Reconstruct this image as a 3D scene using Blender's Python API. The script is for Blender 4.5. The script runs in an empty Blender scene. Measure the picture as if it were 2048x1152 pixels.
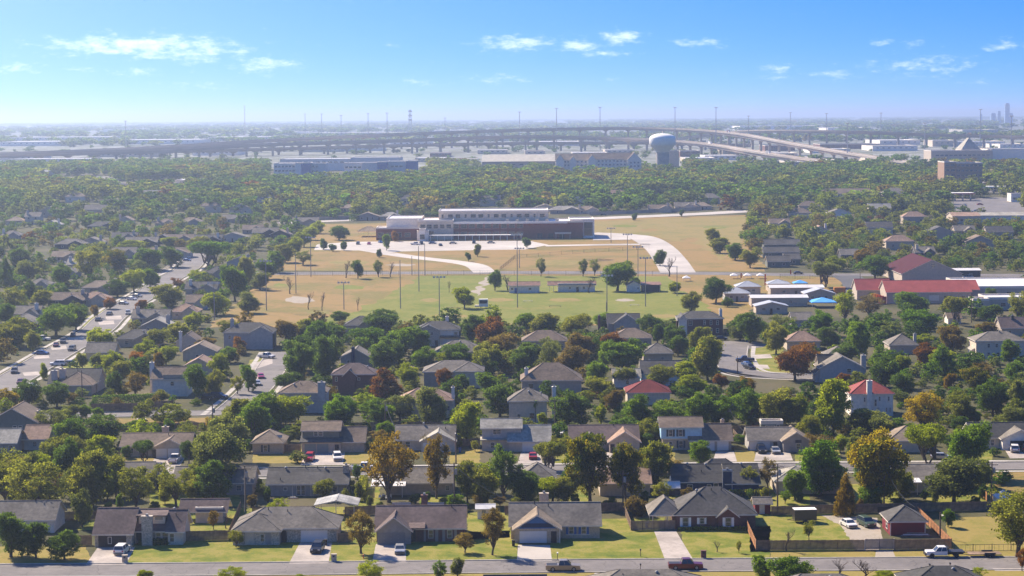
import bpy, bmesh, math, random
import numpy as np
from mathutils import Vector, Matrix
random.seed(7); RNG = np.random.default_rng(11)
R = math.radians
SC = bpy.context.scene; COL = SC.collection

# ------------------------------------------------------------------ camera
F = 3982.0; CAMH = 76.0
cd = bpy.data.cameras.new('camera'); cam = bpy.data.objects.new('camera', cd); COL.objects.link(cam)
cd.sensor_width = 36; cd.lens = F * 36 / 2048; cd.clip_start = 1; cd.clip_end = 90000
PITCH = math.atan((576 - 238) / F)
CM = Matrix.Rotation(R(90) - PITCH, 3, 'X') @ Matrix.Rotation(R(-0.40), 3, 'Z')
cam.matrix_world = Matrix.Translation((0, 0, CAMH)) @ CM.to_4x4()
SC.camera = cam
# ------------------------------------------------------------------ light
SUN_AZ, SUN_EL = 42.0, 40.0          # degrees to the left of the view direction, above the horizon
w = bpy.data.worlds.new('World'); SC.world = w; w.use_nodes = True
nt = w.node_tree; nt.nodes.clear()
def N(t, typ, **k):
    n = t.nodes.new(typ)
    for a, v in k.items(): setattr(n, a, v)
    return n
def mth(t, op, a, b=None, c=None):
    n = N(t, 'ShaderNodeMath', operation=op)
    for i, v in enumerate((a, b, c)):
        if v is None: continue
        if isinstance(v, (int, float)): n.inputs[i].default_value = v
        else: t.links.new(v, n.inputs[i])
    return n.outputs[0]
L = nt.links.new
out = N(nt, 'ShaderNodeOutputWorld'); bg = N(nt, 'ShaderNodeBackground'); bg.inputs[1].default_value = 0.122
tc = N(nt, 'ShaderNodeTexCoord'); sx = N(nt, 'ShaderNodeSeparateXYZ'); L(tc.outputs['Generated'], sx.inputs[0])
X_, Y_, Z_ = sx.outputs
# the whole dome is a clear, dry sky: its pale horizon band is narrow, so elevations are stretched smoothly
cb = N(nt, 'ShaderNodeCombineXYZ'); L(X_, cb.inputs[0]); L(Y_, cb.inputs[1]); L(mth(nt, 'ADD', Z_, mth(nt, 'MULTIPLY_ADD', mth(nt, 'EXPONENT', mth(nt, 'MULTIPLY_ADD', Z_, -12.0, -.45)), -.45, .45)), cb.inputs[2])
nrm = N(nt, 'ShaderNodeVectorMath', operation='NORMALIZE'); L(cb.outputs[0], nrm.inputs[0])
sky = N(nt, 'ShaderNodeTexSky'); sky.sky_type = 'NISHITA'; sky.sun_disc = False
sky.sun_elevation = R(SUN_EL); sky.sun_rotation = R(-SUN_AZ)
sky.air_density = 1.0; sky.dust_density = 0.75; sky.ozone_density = 4.0; sky.altitude = 0
L(nrm.outputs[0], sky.inputs['Vector'])
hs = N(nt, 'ShaderNodeHueSaturation'); hs.inputs['Saturation'].default_value = 1.48; hs.inputs['Value'].default_value = 1.0; hs.inputs['Hue'].default_value = .515
L(sky.outputs[0], hs.inputs['Color'])
# fair-weather clouds, placed by bearing and elevation on the dome
az = mth(nt, 'ARCTAN2', X_, Y_); el = Z_
CL = [(285,96,200,24,1.05),(400,108,110,22,.9),(535,130,70,20,.85),(1035,88,80,17,1.0),(1160,92,48,15,1.0),(1243,78,42,15,1.05),(1205,109,52,10,.75),
 (1398,88,58,9,.8),(1760,88,28,9,.65),(1822,90,32,11,.65),(2010,98,50,13,.75),(1850,135,130,24,.66),(1560,145,45,18,.75),(1680,152,50,13,.66),
 (35,140,70,12,.62),(170,142,36,9,.6),(285,147,55,11,.65),(390,172,110,9,.55),(840,166,85,9,.58),(1000,160,75,12,.62),(1232,158,30,6,.45),(795,91,30,8,.45),(1890,165,150,12,.35)]
cn = N(nt, 'ShaderNodeCombineXYZ'); L(mth(nt,'MULTIPLY',az,110.0), cn.inputs[0]); L(mth(nt,'MULTIPLY',el,300.0), cn.inputs[1])
nz = N(nt, 'ShaderNodeTexNoise'); nz.inputs['Scale'].default_value = 1.0; nz.inputs['Detail'].default_value = 9; nz.inputs['Roughness'].default_value = .66
L(cn.outputs[0], nz.inputs['Vector'])
tot = None
for cx, cy, hw, hh, a in CL:
    hw *= 1.12; hh *= 1.15
    ca = math.atan((cx - 1024) / F); ce = math.sin(math.atan((238 - (cx-1024)*.007 - cy) / F))
    dx = mth(nt, 'MULTIPLY_ADD', az, F/hw, -ca*F/hw); dy = mth(nt, 'MULTIPLY_ADD', el, F/hh, -ce*F/hh)
    d2 = mth(nt, 'ADD', mth(nt,'MULTIPLY',dx,dx), mth(nt,'MULTIPLY',dy,dy))
    m = mth(nt, 'MULTIPLY', mth(nt, 'EXPONENT', mth(nt,'MULTIPLY',d2,-1.1)), a)
    tot = m if tot is None else mth(nt, 'MAXIMUM', tot, m)
dens = mth(nt, 'ADD', mth(nt, 'MULTIPLY', tot, 1.02), mth(nt, 'MULTIPLY_ADD', nz.outputs[0], 2.6, -1.62))
mr = N(nt, 'ShaderNodeMapRange'); mr.interpolation_type = 'SMOOTHSTEP'; L(dens, mr.inputs[0])
mr.inputs[1].default_value = 0.0; mr.inputs[2].default_value = 1.25; mr.inputs[3].default_value = 0; mr.inputs[4].default_value = .52
mc = N(nt, 'ShaderNodeMixRGB'); L(mr.outputs[0], mc.inputs[0]); L(hs.outputs[0], mc.inputs[1]); mc.inputs[2].default_value = (8.6, 8.9, 9.6, 1)
L(mc.outputs[0], bg.inputs[0]); L(bg.outputs[0], out.inputs[0])
sd = bpy.data.lights.new('sun', 'SUN'); so = bpy.data.objects.new('sun', sd); COL.objects.link(so)
sd.energy = 4.8; sd.angle = R(0.53); sd.color = (1, .93, .82)
_s = Vector((-math.sin(R(SUN_AZ))*math.cos(R(SUN_EL)), math.cos(R(SUN_AZ))*math.cos(R(SUN_EL)), math.sin(R(SUN_EL))))
so.rotation_euler = _s.to_track_quat('Z', 'Y').to_euler(); so.location = (0, 0, 150)
SC.view_settings.view_transform = 'Standard'; SC.view_settings.look = 'None'; SC.view_settings.exposure = 0.94; SC.view_settings.gamma = 1
SC.render.engine = 'CYCLES'; SC.cycles.use_denoising = True
SC.cycles.max_bounces = 7; SC.cycles.diffuse_bounces = 4; SC.cycles.glossy_bounces = 2; SC.cycles.transmission_bounces = 5; SC.cycles.volume_bounces = 0

# ------------------------------------------------------------------ terrain and picture geometry
KN = [-400, 0, 600, 700, 800, 900] + list(range(1000, 4001, 100)) + [4500, 5000, 6000, 8000, 10000, 14000, 20000, 30000, 45000]
_ty = [-400, 600, 900, 1300, 1700, 2200, 3300, 5000, 10000, 20000, 45000]; _tz = [0, 0, 2, 8, 16, 23, 31, 38, 48, 58, 68]
KZ = np.interp(KN, _ty, _tz)
def g(y): return float(np.interp(y, KN, KZ))
def ray(px, py): return CM @ Vector(((px - 1024) / F, -(py - 576) / F, -1))
def P(px, py):
    "ground point seen at that place of the photograph"
    d = ray(px, py); lo, hi = 50.0, 45000.0
    for _ in range(60):
        m = (lo + hi) / 2; t = m / d.y
        if CAMH + d.z * t > g(m): lo = m
        else: hi = m
    t = lo / d.y
    return Vector((d.x * t, lo, g(lo)))
def PD(px, py, D):
    d = ray(px, py); t = D / d.y
    return Vector((d.x * t, D, CAMH + d.z * t))
CMT = CM.transposed()
def pix(v):
    q = CMT @ (Vector(v) - Vector((0, 0, CAMH)))
    return 1024 + F * q.x / -q.z, 576 - F * q.y / -q.z
def scl(p):
    q = CMT @ (Vector(p) - Vector((0, 0, CAMH))); return F / -q.z

# ------------------------------------------------------------------ materials
MATS = {}
def mat(name, col, rough=.8, var=.18, scale=1.0, col2=None, bump=0.0, metal=0.0, spec=.3, lines=None, tcoord='Object', detail=4, stain=0, pos=(.35,.68)):
    if name in MATS: return MATS[name]
    if not any(q in name for q in ('blue', 'navy', 'glass', 'tyre')): col = (min(1, col[0]*1.12), col[1], col[2]*.84)
    m = bpy.data.materials.new(name); m.use_nodes = True; t = m.node_tree; b = t.nodes['Principled BSDF']
    b.inputs['Roughness'].default_value = rough; b.inputs['Metallic'].default_value = metal; b.inputs['Specular IOR Level'].default_value = spec
    c = N(t, 'ShaderNodeTexCoord'); src = c.outputs[tcoord]
    if tcoord == 'World':
        pass
    nz = N(t, 'ShaderNodeTexNoise'); nz.inputs['Scale'].default_value = scale; nz.inputs['Detail'].default_value = detail; nz.inputs['Roughness'].default_value = .6
    t.links.new(src, nz.inputs['Vector'])
    rp = N(t, 'ShaderNodeValToRGB'); e = rp.color_ramp.elements; e[0].position, e[1].position = pos
    c2 = col2 or tuple(min(1, v * (1 + var)) for v in col)
    c1 = col if col2 else tuple(v * (1 - var) for v in col)
    e[0].color = (*c1, 1); e[1].color = (*c2, 1)
    t.links.new(nz.outputs[0], rp.inputs[0]); cur = rp.outputs[0]
    oi = N(t, 'ShaderNodeObjectInfo')
    if stain:
        n2 = N(t, 'ShaderNodeTexNoise'); n2.inputs['Scale'].default_value = scale * .13; n2.inputs['Detail'].default_value = 5; n2.inputs['Roughness'].default_value = .65; t.links.new(src, n2.inputs['Vector'])
        mx = N(t, 'ShaderNodeMixRGB', blend_type='MULTIPLY'); mx.inputs[0].default_value = 1; t.links.new(cur, mx.inputs[1])
        r2 = N(t, 'ShaderNodeValToRGB'); r2.color_ramp.elements[0].position = .38; r2.color_ramp.elements[1].position = .62
        r2.color_ramp.elements[0].color = (1-stain, 1-stain, 1-stain, 1); r2.color_ramp.elements[1].color = (1+stain*.25,)*3 + (1,)
        t.links.new(n2.outputs[0], r2.inputs[0]); t.links.new(r2.outputs[0], mx.inputs[2]); cur = mx.outputs[0]
    hgt = nz.outputs[0]
    if lines:   # (axis, period, depth)  grooves of siding, ribs, courses
        ax, per, dep = lines
        s3 = N(t, 'ShaderNodeSeparateXYZ'); t.links.new(src, s3.inputs[0])
        fr = mth(t, 'FRACT', mth(t, 'MULTIPLY', s3.outputs[ax], 1 / per))
        gr = mth(t, 'GREATER_THAN', fr, .16)
        mx = N(t, 'ShaderNodeMixRGB', blend_type='MULTIPLY'); mx.inputs[0].default_value = 1; t.links.new(cur, mx.inputs[1])
        k = mth(t, 'MULTIPLY_ADD', gr, dep, 1 - dep)
        t.links.new(k, mx.inputs[2]); cur = mx.outputs[0]
    t.links.new(cur, b.inputs['Base Color'])
    if bump:
        bp = N(t, 'ShaderNodeBump'); bp.inputs['Strength'].default_value = bump; bp.inputs['Distance'].default_value = .1
        t.links.new(hgt, bp.inputs['Height']); t.links.new(bp.outputs[0], b.inputs['Normal'])
    MATS[name] = m; return m

def ground_mat(name, stops, s1, s2, bump=.3, rough=.95):
    "stops: list of (pos, colour) along a mix of broad patches and fine tufts"
    m = bpy.data.materials.new(name); m.use_nodes = True; t = m.node_tree; b = t.nodes['Principled BSDF']; b.inputs['Roughness'].default_value = rough
    b.inputs['Specular IOR Level'].default_value = .1
    gm = N(t, 'ShaderNodeNewGeometry')
    def nzs(s, det, r=.65):
        n = N(t, 'ShaderNodeTexNoise'); n.inputs['Scale'].default_value = s; n.inputs['Detail'].default_value = det; n.inputs['Roughness'].default_value = r
        t.links.new(gm.outputs['Position'], n.inputs['Vector']); return n.outputs[0]
    a = nzs(s1, 6); f = nzs(s2, 3)
    v = mth(t, 'ADD', mth(t, 'MULTIPLY', a, .72), mth(t, 'MULTIPLY', f, .28))
    rp = N(t, 'ShaderNodeValToRGB'); el_ = rp.color_ramp.elements
    for i, (p, c) in enumerate(stops):
        if i < 2: e = el_[i]; e.position = p
        else: e = el_.new(p)
        e.color = (*c, 1)
    t.links.new(v, rp.inputs[0]); t.links.new(rp.outputs[0], b.inputs['Base Color'])
    bp = N(t, 'ShaderNodeBump'); bp.inputs['Strength'].default_value = bump; bp.inputs['Distance'].default_value = .25
    t.links.new(f, bp.inputs['Height']); t.links.new(bp.outputs[0], b.inputs['Normal'])
    MATS[name] = m; return m
def leaf_mat(name, ca, cb_, trans=.6):
    m = bpy.data.materials.new(name); m.use_nodes = True; t = m.node_tree; t.nodes.remove(t.nodes['Principled BSDF'])
    o = t.nodes['Material Output']; at = N(t, 'ShaderNodeAttribute', attribute_name='tint'); oi = N(t, 'ShaderNodeObjectInfo')
    v = mth(t, 'ADD', at.outputs['Fac'], mth(t, 'MULTIPLY_ADD', oi.outputs['Random'], .34, -.17))
    rp = N(t, 'ShaderNodeValToRGB'); e = rp.color_ramp.elements; e[0].position = .12; e[1].position = .9; e[0].color = (*ca, 1); e[1].color = (*cb_, 1)
    t.links.new(v, rp.inputs[0])
    d = N(t, 'ShaderNodeBsdfDiffuse'); tr = N(t, 'ShaderNodeBsdfTranslucent'); mx = N(t, 'ShaderNodeMixShader'); mx.inputs[0].default_value = trans
    t.links.new(rp.outputs[0], d.inputs[0])
    hv = N(t, 'ShaderNodeMixRGB', blend_type='MULTIPLY'); hv.inputs[0].default_value = 1; hv.inputs[2].default_value = (1.2, 1.18, .6, 1)
    t.links.new(rp.outputs[0], hv.inputs[1]); t.links.new(hv.outputs[0], tr.inputs[0])
    t.links.new(d.outputs[0], mx.inputs[1]); t.links.new(tr.outputs[0], mx.inputs[2]); t.links.new(mx.outputs[0], o.inputs[0])
    MATS[name] = m; return m
def wood_mat():
    m = leaf_mat('leaf_mixed', (.5,.5,.5), (1,1,1)); t = m.node_tree
    rp = [n for n in t.nodes if n.type == 'VALTORGB'][0]; oi = [n for n in t.nodes if n.type == 'OBJECT_INFO'][0]
    at = [n for n in t.nodes if n.type == 'ATTRIBUTE'][0]
    a0 = N(t, 'ShaderNodeAttribute', attribute_name='tcol', attribute_type='INSTANCER'); a1 = N(t, 'ShaderNodeAttribute', attribute_name='tcol2', attribute_type='INSTANCER')
    mx = N(t, 'ShaderNodeMixRGB'); t.links.new(at.outputs['Fac'], mx.inputs[0]); t.links.new(a0.outputs['Color'], mx.inputs[1]); t.links.new(a1.outputs['Color'], mx.inputs[2])
    for l in list(rp.outputs[0].links): t.links.new(mx.outputs[0], l.to_socket)
    return m
LEAF = {'dk': ((.022,.042,.014),(.062,.098,.03)), 'gr': ((.035,.07,.013),(.10,.155,.026)), 'vi': ((.04,.09,.012),(.115,.20,.026)),
 'li': ((.11,.15,.014),(.26,.31,.03)), 'ol': ((.05,.064,.018),(.138,.148,.042)), 'gg': ((.05,.066,.034),(.125,.145,.07)),
 'go': ((.13,.10,.02),(.34,.24,.04)), 'or': ((.15,.08,.02),(.34,.17,.05)), 'ru': ((.085,.042,.018),(.22,.105,.04)),
 'br': ((.07,.054,.028),(.165,.13,.066)), 'gl': ((.045,.075,.013),(.28,.23,.03)), 'ye': ((.22,.18,.02),(.46,.36,.05)), 'gy': ((.09,.075,.06),(.2,.17,.14))}
TB = {'dk': 1.6, 'gg': 1.35, 'ol': 1.5, 'gr': 1.35, 'vi': 1.0, 'gl': .85, 'li': .95, 'go': .56, 'or': .68, 'ru': .85, 'br': 1.15, 'ye': .7, 'gy': .9}
for k, (a, b) in LEAF.items(): leaf_mat('leaf_' + k, tuple(v*q*TB.get(k,1) for v, q in zip(a, (1.72,1.55,.85))), tuple(v*q*TB.get(k,1) for v, q in zip(b, (1.68,1.5,.85))))
WORD = {'dk':'dark green','gr':'green','vi':'bright green','li':'yellow-green','ol':'olive','gg':'grey-green','go':'golden','or':'orange','ru':'rust-brown','br':'brown','gl':'gold-tipped green','ye':'yellow','gy':'grey'}

M_bark = mat('bark', (.10,.078,.06), .95, .35, 3.0)
M_glass = mat('window_glass', (.035,.045,.055), .12, .3, .3, spec=.8)
M_trim = mat('white_trim', (.70,.66,.60), .6, .08, 2)
M_white = mat('white_paint', (.88,.86,.83), .55, .06, .6)
M_conc = mat('concrete', (.42,.40,.375), .9, .12, 1.5, stain=.25)
M_concd = mat('bridge_concrete', (.32,.285,.26), .9, .12, .05)
M_metal = mat('galvanised_steel', (.30,.31,.32), .5, .12, 2, metal=.4)
M_dark = mat('dark_metal', (.03,.03,.033), .5, .2, 2)
M_rubber = mat('tyre_rubber', (.018,.018,.019), .85, .2, 2)
M_wood = mat('weathered_wood', (.235,.165,.115), .9, .3, 1.2, stain=.3)
M_cedar = mat('new_cedar', (.36,.175,.075), .85, .2, 1.2)
M_polew = mat('pole_wood', (.13,.095,.07), .9, .25, .8)
M_wire = mat('cable', (.04,.04,.042), .6, .1, 1)
def roofmat(n, c): return mat('shingles_' + n, (c[0]*1.52, c[1]*1.42, c[2]*1.2), .92, .2, 1.6, lines=(2, .14, .1), stain=.3, bump=.2)
RO = {k: roofmat(k, c) for k, c in {'plum': (.105,.082,.088), 'grey': (.135,.13,.13), 'dark': (.072,.073,.08), 'brown': (.15,.122,.105), 'tan': (.19,.16,.135), 'pale': (.25,.255,.26), 'black': (.05,.052,.058), 'pink': (.23,.165,.14)}.items()}
RO['red'] = mat('red_metal_roof', (.36,.085,.075), .75, .12, .3, spec=.15, lines=(0, .45, .25)); RO['weathered'] = mat('weathered_tin_roof', (.40,.40,.39), .7, .25, .5, lines=(0,.6,.2), stain=.3); RO['dullred'] = mat('dull_red_metal_roof', (.24,.055,.05), .8, .15, .3, lines=(0,.45,.3), spec=.1, stain=.3); RO['tile'] = mat('red_tile_roof', (.27,.05,.04), .8, .2, 1.5, lines=(2,.3,.3))
RO['maroon'] = mat('maroon_metal_roof', (.07,.014,.018), .85, .12, .3, spec=.1, lines=(0,.5,.2))
RO['white'] = mat('white_metal_roof', (.70,.70,.70), .5, .08, .3, stain=.12); RO['rust'] = mat('rusty_tin_roof', (.22,.12,.085), .75, .35, .7, lines=(0,.5,.15))
RO['blue'] = mat('blue_canopy', (.10,.38,.72), .6, .08, .5); RO['steel'] = mat('steel_roof', (.42,.45,.49), .45, .1, .3, lines=(0,.5,.12))
def wallmat(n, c, lines=None, **k): return mat('wall_' + n, c, .85, k.pop('var', .12), k.pop('scale', 1.2), lines=lines, **k)
WA = {'stone': wallmat('stone', (.46,.41,.34), var=.4, scale=3.5), 'tanbrick': wallmat('tan_brick', (.46,.39,.30), (2,.16,.2), var=.2, scale=4), 'brick': wallmat('red_brick', (.16,.08,.066), (2,.16,.15), var=.25, scale=4),
 'grey': wallmat('grey_siding', (.31,.295,.285), (2,.2,.2)), 'navy': wallmat('navy_siding', (.03,.045,.085), (2,.2,.2)), 'beige': wallmat('beige_siding', (.52,.455,.37), (2,.2,.15)), 'cream': wallmat('cream_stucco', (.60,.53,.44)),
 'white': wallmat('white_siding', (.78,.74,.68), (2,.2,.1)), 'cyan': wallmat('pale_blue_siding', (.42,.60,.66), (2,.2,.12)), 'bluegrey': wallmat('pale_grey_siding', (.43,.425,.42), (2,.2,.15)), 'blue': wallmat('blue_siding', (.05,.14,.32), (2,.2,.2)),
 'barn': wallmat('barn_red_siding', (.19,.025,.032), (0,.2,.2)), 'dgreen': wallmat('sage_siding', (.17,.19,.17), (2,.2,.2)), 'taupe': wallmat('taupe_siding', (.43,.37,.31), (2,.2,.15)), 'sbrick': wallmat('school_brick', (.22,.08,.06), (2,.25,.12), var=.15), 'block': wallmat('sandstone_block', (.48,.42,.355), (2,.6,.15)),
 'office': wallmat('office_panel', (.80,.79,.77)), 'officeg': wallmat('grey_office_panel', (.64,.64,.64)), 'obrown': wallmat('brown_precast', (.34,.225,.15)), 'oblue': wallmat('blue_glass_wall', (.06,.16,.33), var=.1), 'dark': wallmat('dark_siding', (.07,.07,.075))}
# ------------------------------------------------------------------ mesh helpers
class MB:
    "collects boxes, prisms and tubes; build() links them as ONE mesh object"
    def __init__(s): s.v = []; s.f = []; s.m = []
    def face(s, pts, mi=0):
        i = len(s.v); s.v += [tuple(p) for p in pts]; s.f.append(tuple(range(i, i + len(pts)))); s.m.append(mi)
    def box(s, x0, x1, y0, y1, z0, z1, mi=0, top=None):
        i = len(s.v)
        s.v += [(x0,y0,z0),(x1,y0,z0),(x1,y1,z0),(x0,y1,z0),(x0,y0,z1),(x1,y0,z1),(x1,y1,z1),(x0,y1,z1)]
        for k, q in enumerate([(3,2,1,0),(4,5,6,7),(0,1,5,4),(1,2,6,5),(2,3,7,6),(3,0,4,7)]):
            s.f.append(tuple(i + a for a in q)); s.m.append(top if (k == 1 and top is not None) else mi)
        return s
    def frustum(s, b, t, mi=0):
        "b, t: two rings of equal length"
        n = len(b); i = len(s.v); s.v += [tuple(p) for p in b] + [tuple(p) for p in t]
        s.f.append(tuple(i + k for k in reversed(range(n)))); s.m.append(mi); s.f.append(tuple(i + n + k for k in range(n))); s.m.append(mi)
        for k in range(n):
            j = (k + 1) % n; s.f.append((i + k, i + j, i + n + j, i + n + k)); s.m.append(mi)
        return s
    def tube(s, pts, rad, n=6, mi=0):
        pts = [Vector(p) for p in pts]; rad = rad if isinstance(rad, (list, tuple)) else [rad] * len(pts)
        i0 = len(s.v)
        for k, p in enumerate(pts):
            d = (pts[min(k + 1, len(pts) - 1)] - pts[max(k - 1, 0)]).normalized()
            a = d.orthogonal().normalized(); b = d.cross(a)
            for j in range(n):
                t = 2 * math.pi * j / n; s.v.append(tuple(p + (a * math.cos(t) + b * math.sin(t)) * rad[k]))
        for k in range(len(pts) - 1):
            for j in range(n):
                j2 = (j + 1) % n; a = i0 + k * n
                s.f.append((a + j, a + j2, a + n + j2, a + n + j)); s.m.append(mi)
        s.f.append(tuple(i0 + j for j in reversed(range(n)))); s.m.append(mi)
        e = i0 + (len(pts) - 1) * n; s.f.append(tuple(e + j for j in range(n))); s.m.append(mi)
        return s
    def lathe(s, prof, n=24, mi=0, c=(0,0)):
        i0 = len(s.v)
        for r, z in prof:
            for j in range(n):
                t = 2 * math.pi * j / n; s.v.append((c[0] + r * math.cos(t), c[1] + r * math.sin(t), z))
        for k in range(len(prof) - 1):
            for j in range(n):
                j2 = (j + 1) % n; a = i0 + k * n
                s.f.append((a + j, a + j2, a + n + j2, a + n + j)); s.m.append(mi)
        return s
    def mesh(s, name, mats):
        me = bpy.data.meshes.new(name); me.from_pydata(s.v, [], s.f); me.update()
        for mm in (mats if isinstance(mats, (list, tuple)) else [mats]): me.materials.append(mm)
        if any(s.m): me.polygons.foreach_set('material_index', s.m)
        return me
    def build(s, name, mats, parent=None, smooth=False, **k):
        me = s.mesh(name, mats)
        if smooth: me.polygons.foreach_set('use_smooth', [True] * len(me.polygons))
        return obj(name, me, parent, **k)
def obj(name, me, parent=None, loc=None, rz=0, mat_=None):
    o = bpy.data.objects.new(name, me); COL.objects.link(o)
    if parent is not None: o.parent = parent
    if loc is not None: o.location = loc
    if rz: o.rotation_euler.z = rz
    if mat_ is not None and len(o.material_slots):
        o.material_slots[0].link = 'OBJECT'; o.material_slots[0].material = mat_
    return o
AUTO = []; ANCH = []
def tag(o, label=None, cat=None, group=None, kind=None):
    if label: o['label'] = label
    if cat: o['category'] = cat
    if group: o['group'] = group
    if kind: o['kind'] = kind
    return o
def empty(name, loc, rz=0):
    o = bpy.data.objects.new(name, None); COL.objects.link(o); o.location = loc; o.rotation_euler.z = rz; o.empty_display_size = .5
    return o
def thing(name, loc, label, cat, rz=0, group=None, anchor=None):
    "label None + anchor phrase: described later by what stands next to it"
    o = empty(name, loc, rz); tag(o, label, cat, group)
    if anchor: ANCH.append((anchor, *pix(loc)))
    return o
def auto(o, phrase, plural, loc, cat, group, verb=''):
    tag(o, None, cat, group); AUTO.append((o, phrase, plural, *pix(loc), verb))
CACHE = {}
def shared(key, fn):
    if key not in CACHE: CACHE[key] = fn()
    return CACHE[key]

# ------------------------------------------------------------------ ground sheets
def rough(poly, step, amp):
    "a ragged outline: the edge of grass is never ruled"
    r = []; n = len(poly)
    for i in range(n):
        a, b = poly[i], poly[(i + 1) % n]; L_ = math.hypot(b[0] - a[0], b[1] - a[1]); k = max(1, min(60, int(L_ / step)))
        nx, ny = -(b[1] - a[1]) / (L_ + 1e-6), (b[0] - a[0]) / (L_ + 1e-6)
        for j in range(k): t = j / k; e = RNG.normal(0, amp) if j else 0; r.append((a[0] + (b[0] - a[0]) * t + nx * e, a[1] + (b[1] - a[1]) * t + ny * e))
    return r
def sheet(name, poly, m, layer, kind='structure', parent=None):
    if name in ('park_lawn', 'park_field', 'school_field', 'far_meadow', 'football_pitch', 'dirt_path', 'west_clearing', 'junction_meadow', 'bare_patch'): poly = rough(poly, 7, 1.3)
    elif name in ('lawn', 'verge', 'vacant_lot', 'gravel_yard'): poly = rough(poly, 1.2, .12)
    bm = bmesh.new(); vs = [bm.verts.new((p[0], p[1], 0)) for p in poly]; bm.faces.new(vs)
    bmesh.ops.triangulate(bm, faces=bm.faces[:])
    ys = [p[1] for p in poly]
    for k in KN:
        if min(ys) < k < max(ys):
            bmesh.ops.bisect_plane(bm, geom=bm.verts[:] + bm.edges[:] + bm.faces[:], plane_co=(0, k, 0), plane_no=(0, 1, 0))
    bmesh.ops.recalc_face_normals(bm, faces=bm.faces[:])
    for v in bm.verts: v.co.z = g(v.co.y) + layer * (.004 if v.co.y < 1100 else .02)
    if bm.faces and sum(f.normal.z for f in bm.faces) < 0: bmesh.ops.reverse_faces(bm, faces=bm.faces[:])
    me = bpy.data.meshes.new(name); bm.to_mesh(me); bm.free(); me.materials.append(m)
    o = obj(name, me, parent)
    if parent is None: tag(o, kind=kind)
    return o
def PP(*pts): return [P(a, b) for a, b in pts]
def offset_line(pts, off):
    r = []
    for i, p in enumerate(pts):
        a = pts[max(i - 1, 0)]; b = pts[min(i + 1, len(pts) - 1)]
        d = Vector((b[0] - a[0], b[1] - a[1])).normalized(); r.append((p[0] - d.y * off, p[1] + d.x * off))
    return r
def smooth_line(pts, n=6):
    "Catmull-Rom through ground points"
    q = [Vector((p[0], p[1])) for p in pts]; q = [2 * q[0] - q[1]] + q + [2 * q[-1] - q[-2]]; r = []
    for i in range(1, len(q) - 2):
        for k in range(n):
            t = k / n
            r.append(.5 * ((2 * q[i]) + (-q[i-1] + q[i+1]) * t + (2*q[i-1] - 5*q[i] + 4*q[i+1] - q[i+2]) * t*t + (-q[i-1] + 3*q[i] - 3*q[i+1] + q[i+2]) * t**3))
    r.append(q[-2]); return [(v.x, v.y) for v in r]
def strip(name, a, b, m, layer):
    return sheet(name, list(a) + list(reversed(b)), m, layer)
ROADS = []
def road(name, pts, width, m, layer, kerb=True, walk=False, sm=True):
    c = smooth_line(pts) if sm else [(p[0], p[1]) for p in pts]; ROADS.append((c, width))
    o = strip(name, offset_line(c, width / 2), offset_line(c, -width / 2), m, layer)
    if kerb:
        for s in (1, -1):
            b = MB(); a0 = offset_line(c, s * width / 2); a1 = offset_line(c, s * (width / 2 + .32))
            for i in range(len(c) - 1):
                z0, z1 = g(a0[i][1]), g(a0[i+1][1])
                q = [(*a0[i], z0), (*a0[i+1], z1), (*a1[i+1], z1), (*a1[i], z0)]
                b.frustum(q, [(x, y, z + .13) for x, y, z in q])
            tag(b.build('kerb', M_conc), kind='structure')
    if walk:
        for s in (1, -1):
            strip('pavement', offset_line(c, s * (width/2 + 1.3)), offset_line(c, s * (width/2 + 2.7)), M_conc, layer + 3)
    return c

# ------------------------------------------------------------------ houses
def gable_roof(b, x0, x1, y0, y1, h, rise, axis, ov, t=.2):
    if axis == 'y': w0, w1, l0, l1 = x0, x1, y0, y1
    else: w0, w1, l0, l1 = y0, y1, x0, x1
    c = (w0 + w1) / 2; k = rise / ((w1 - w0) / 2); e = h - ov * k
    prof = [(w0 - ov, e), (w0 - ov, e + t), (c, h + rise + t), (w1 + ov, e + t), (w1 + ov, e), (c, h + rise)]
    A = [((p, l0 - ov, z) if axis == 'y' else (l0 - ov, p, z)) for p, z in prof]
    B = [((p, l1 + ov, z) if axis == 'y' else (l1 + ov, p, z)) for p, z in prof]
    for i, j, mi in [(1,2,0),(2,3,0),(0,1,1),(3,4,1),(4,5,1),(5,0,1)]: b.face([A[i], A[j], B[j], B[i]], mi)
    for Q in (A, B): b.face([Q[0], Q[1], Q[2], Q[5]], 1); b.face([Q[2], Q[3], Q[4], Q[5]], 1)
    if axis == 'y': b.box(c - .13, c + .13, l0 - ov + .02, l1 + ov - .02, h + rise + t - .1, h + rise + t + .035, 0)
    else: b.box(l0 - ov + .02, l1 + ov - .02, c - .13, c + .13, h + rise + t - .1, h + rise + t + .035, 0)
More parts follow.
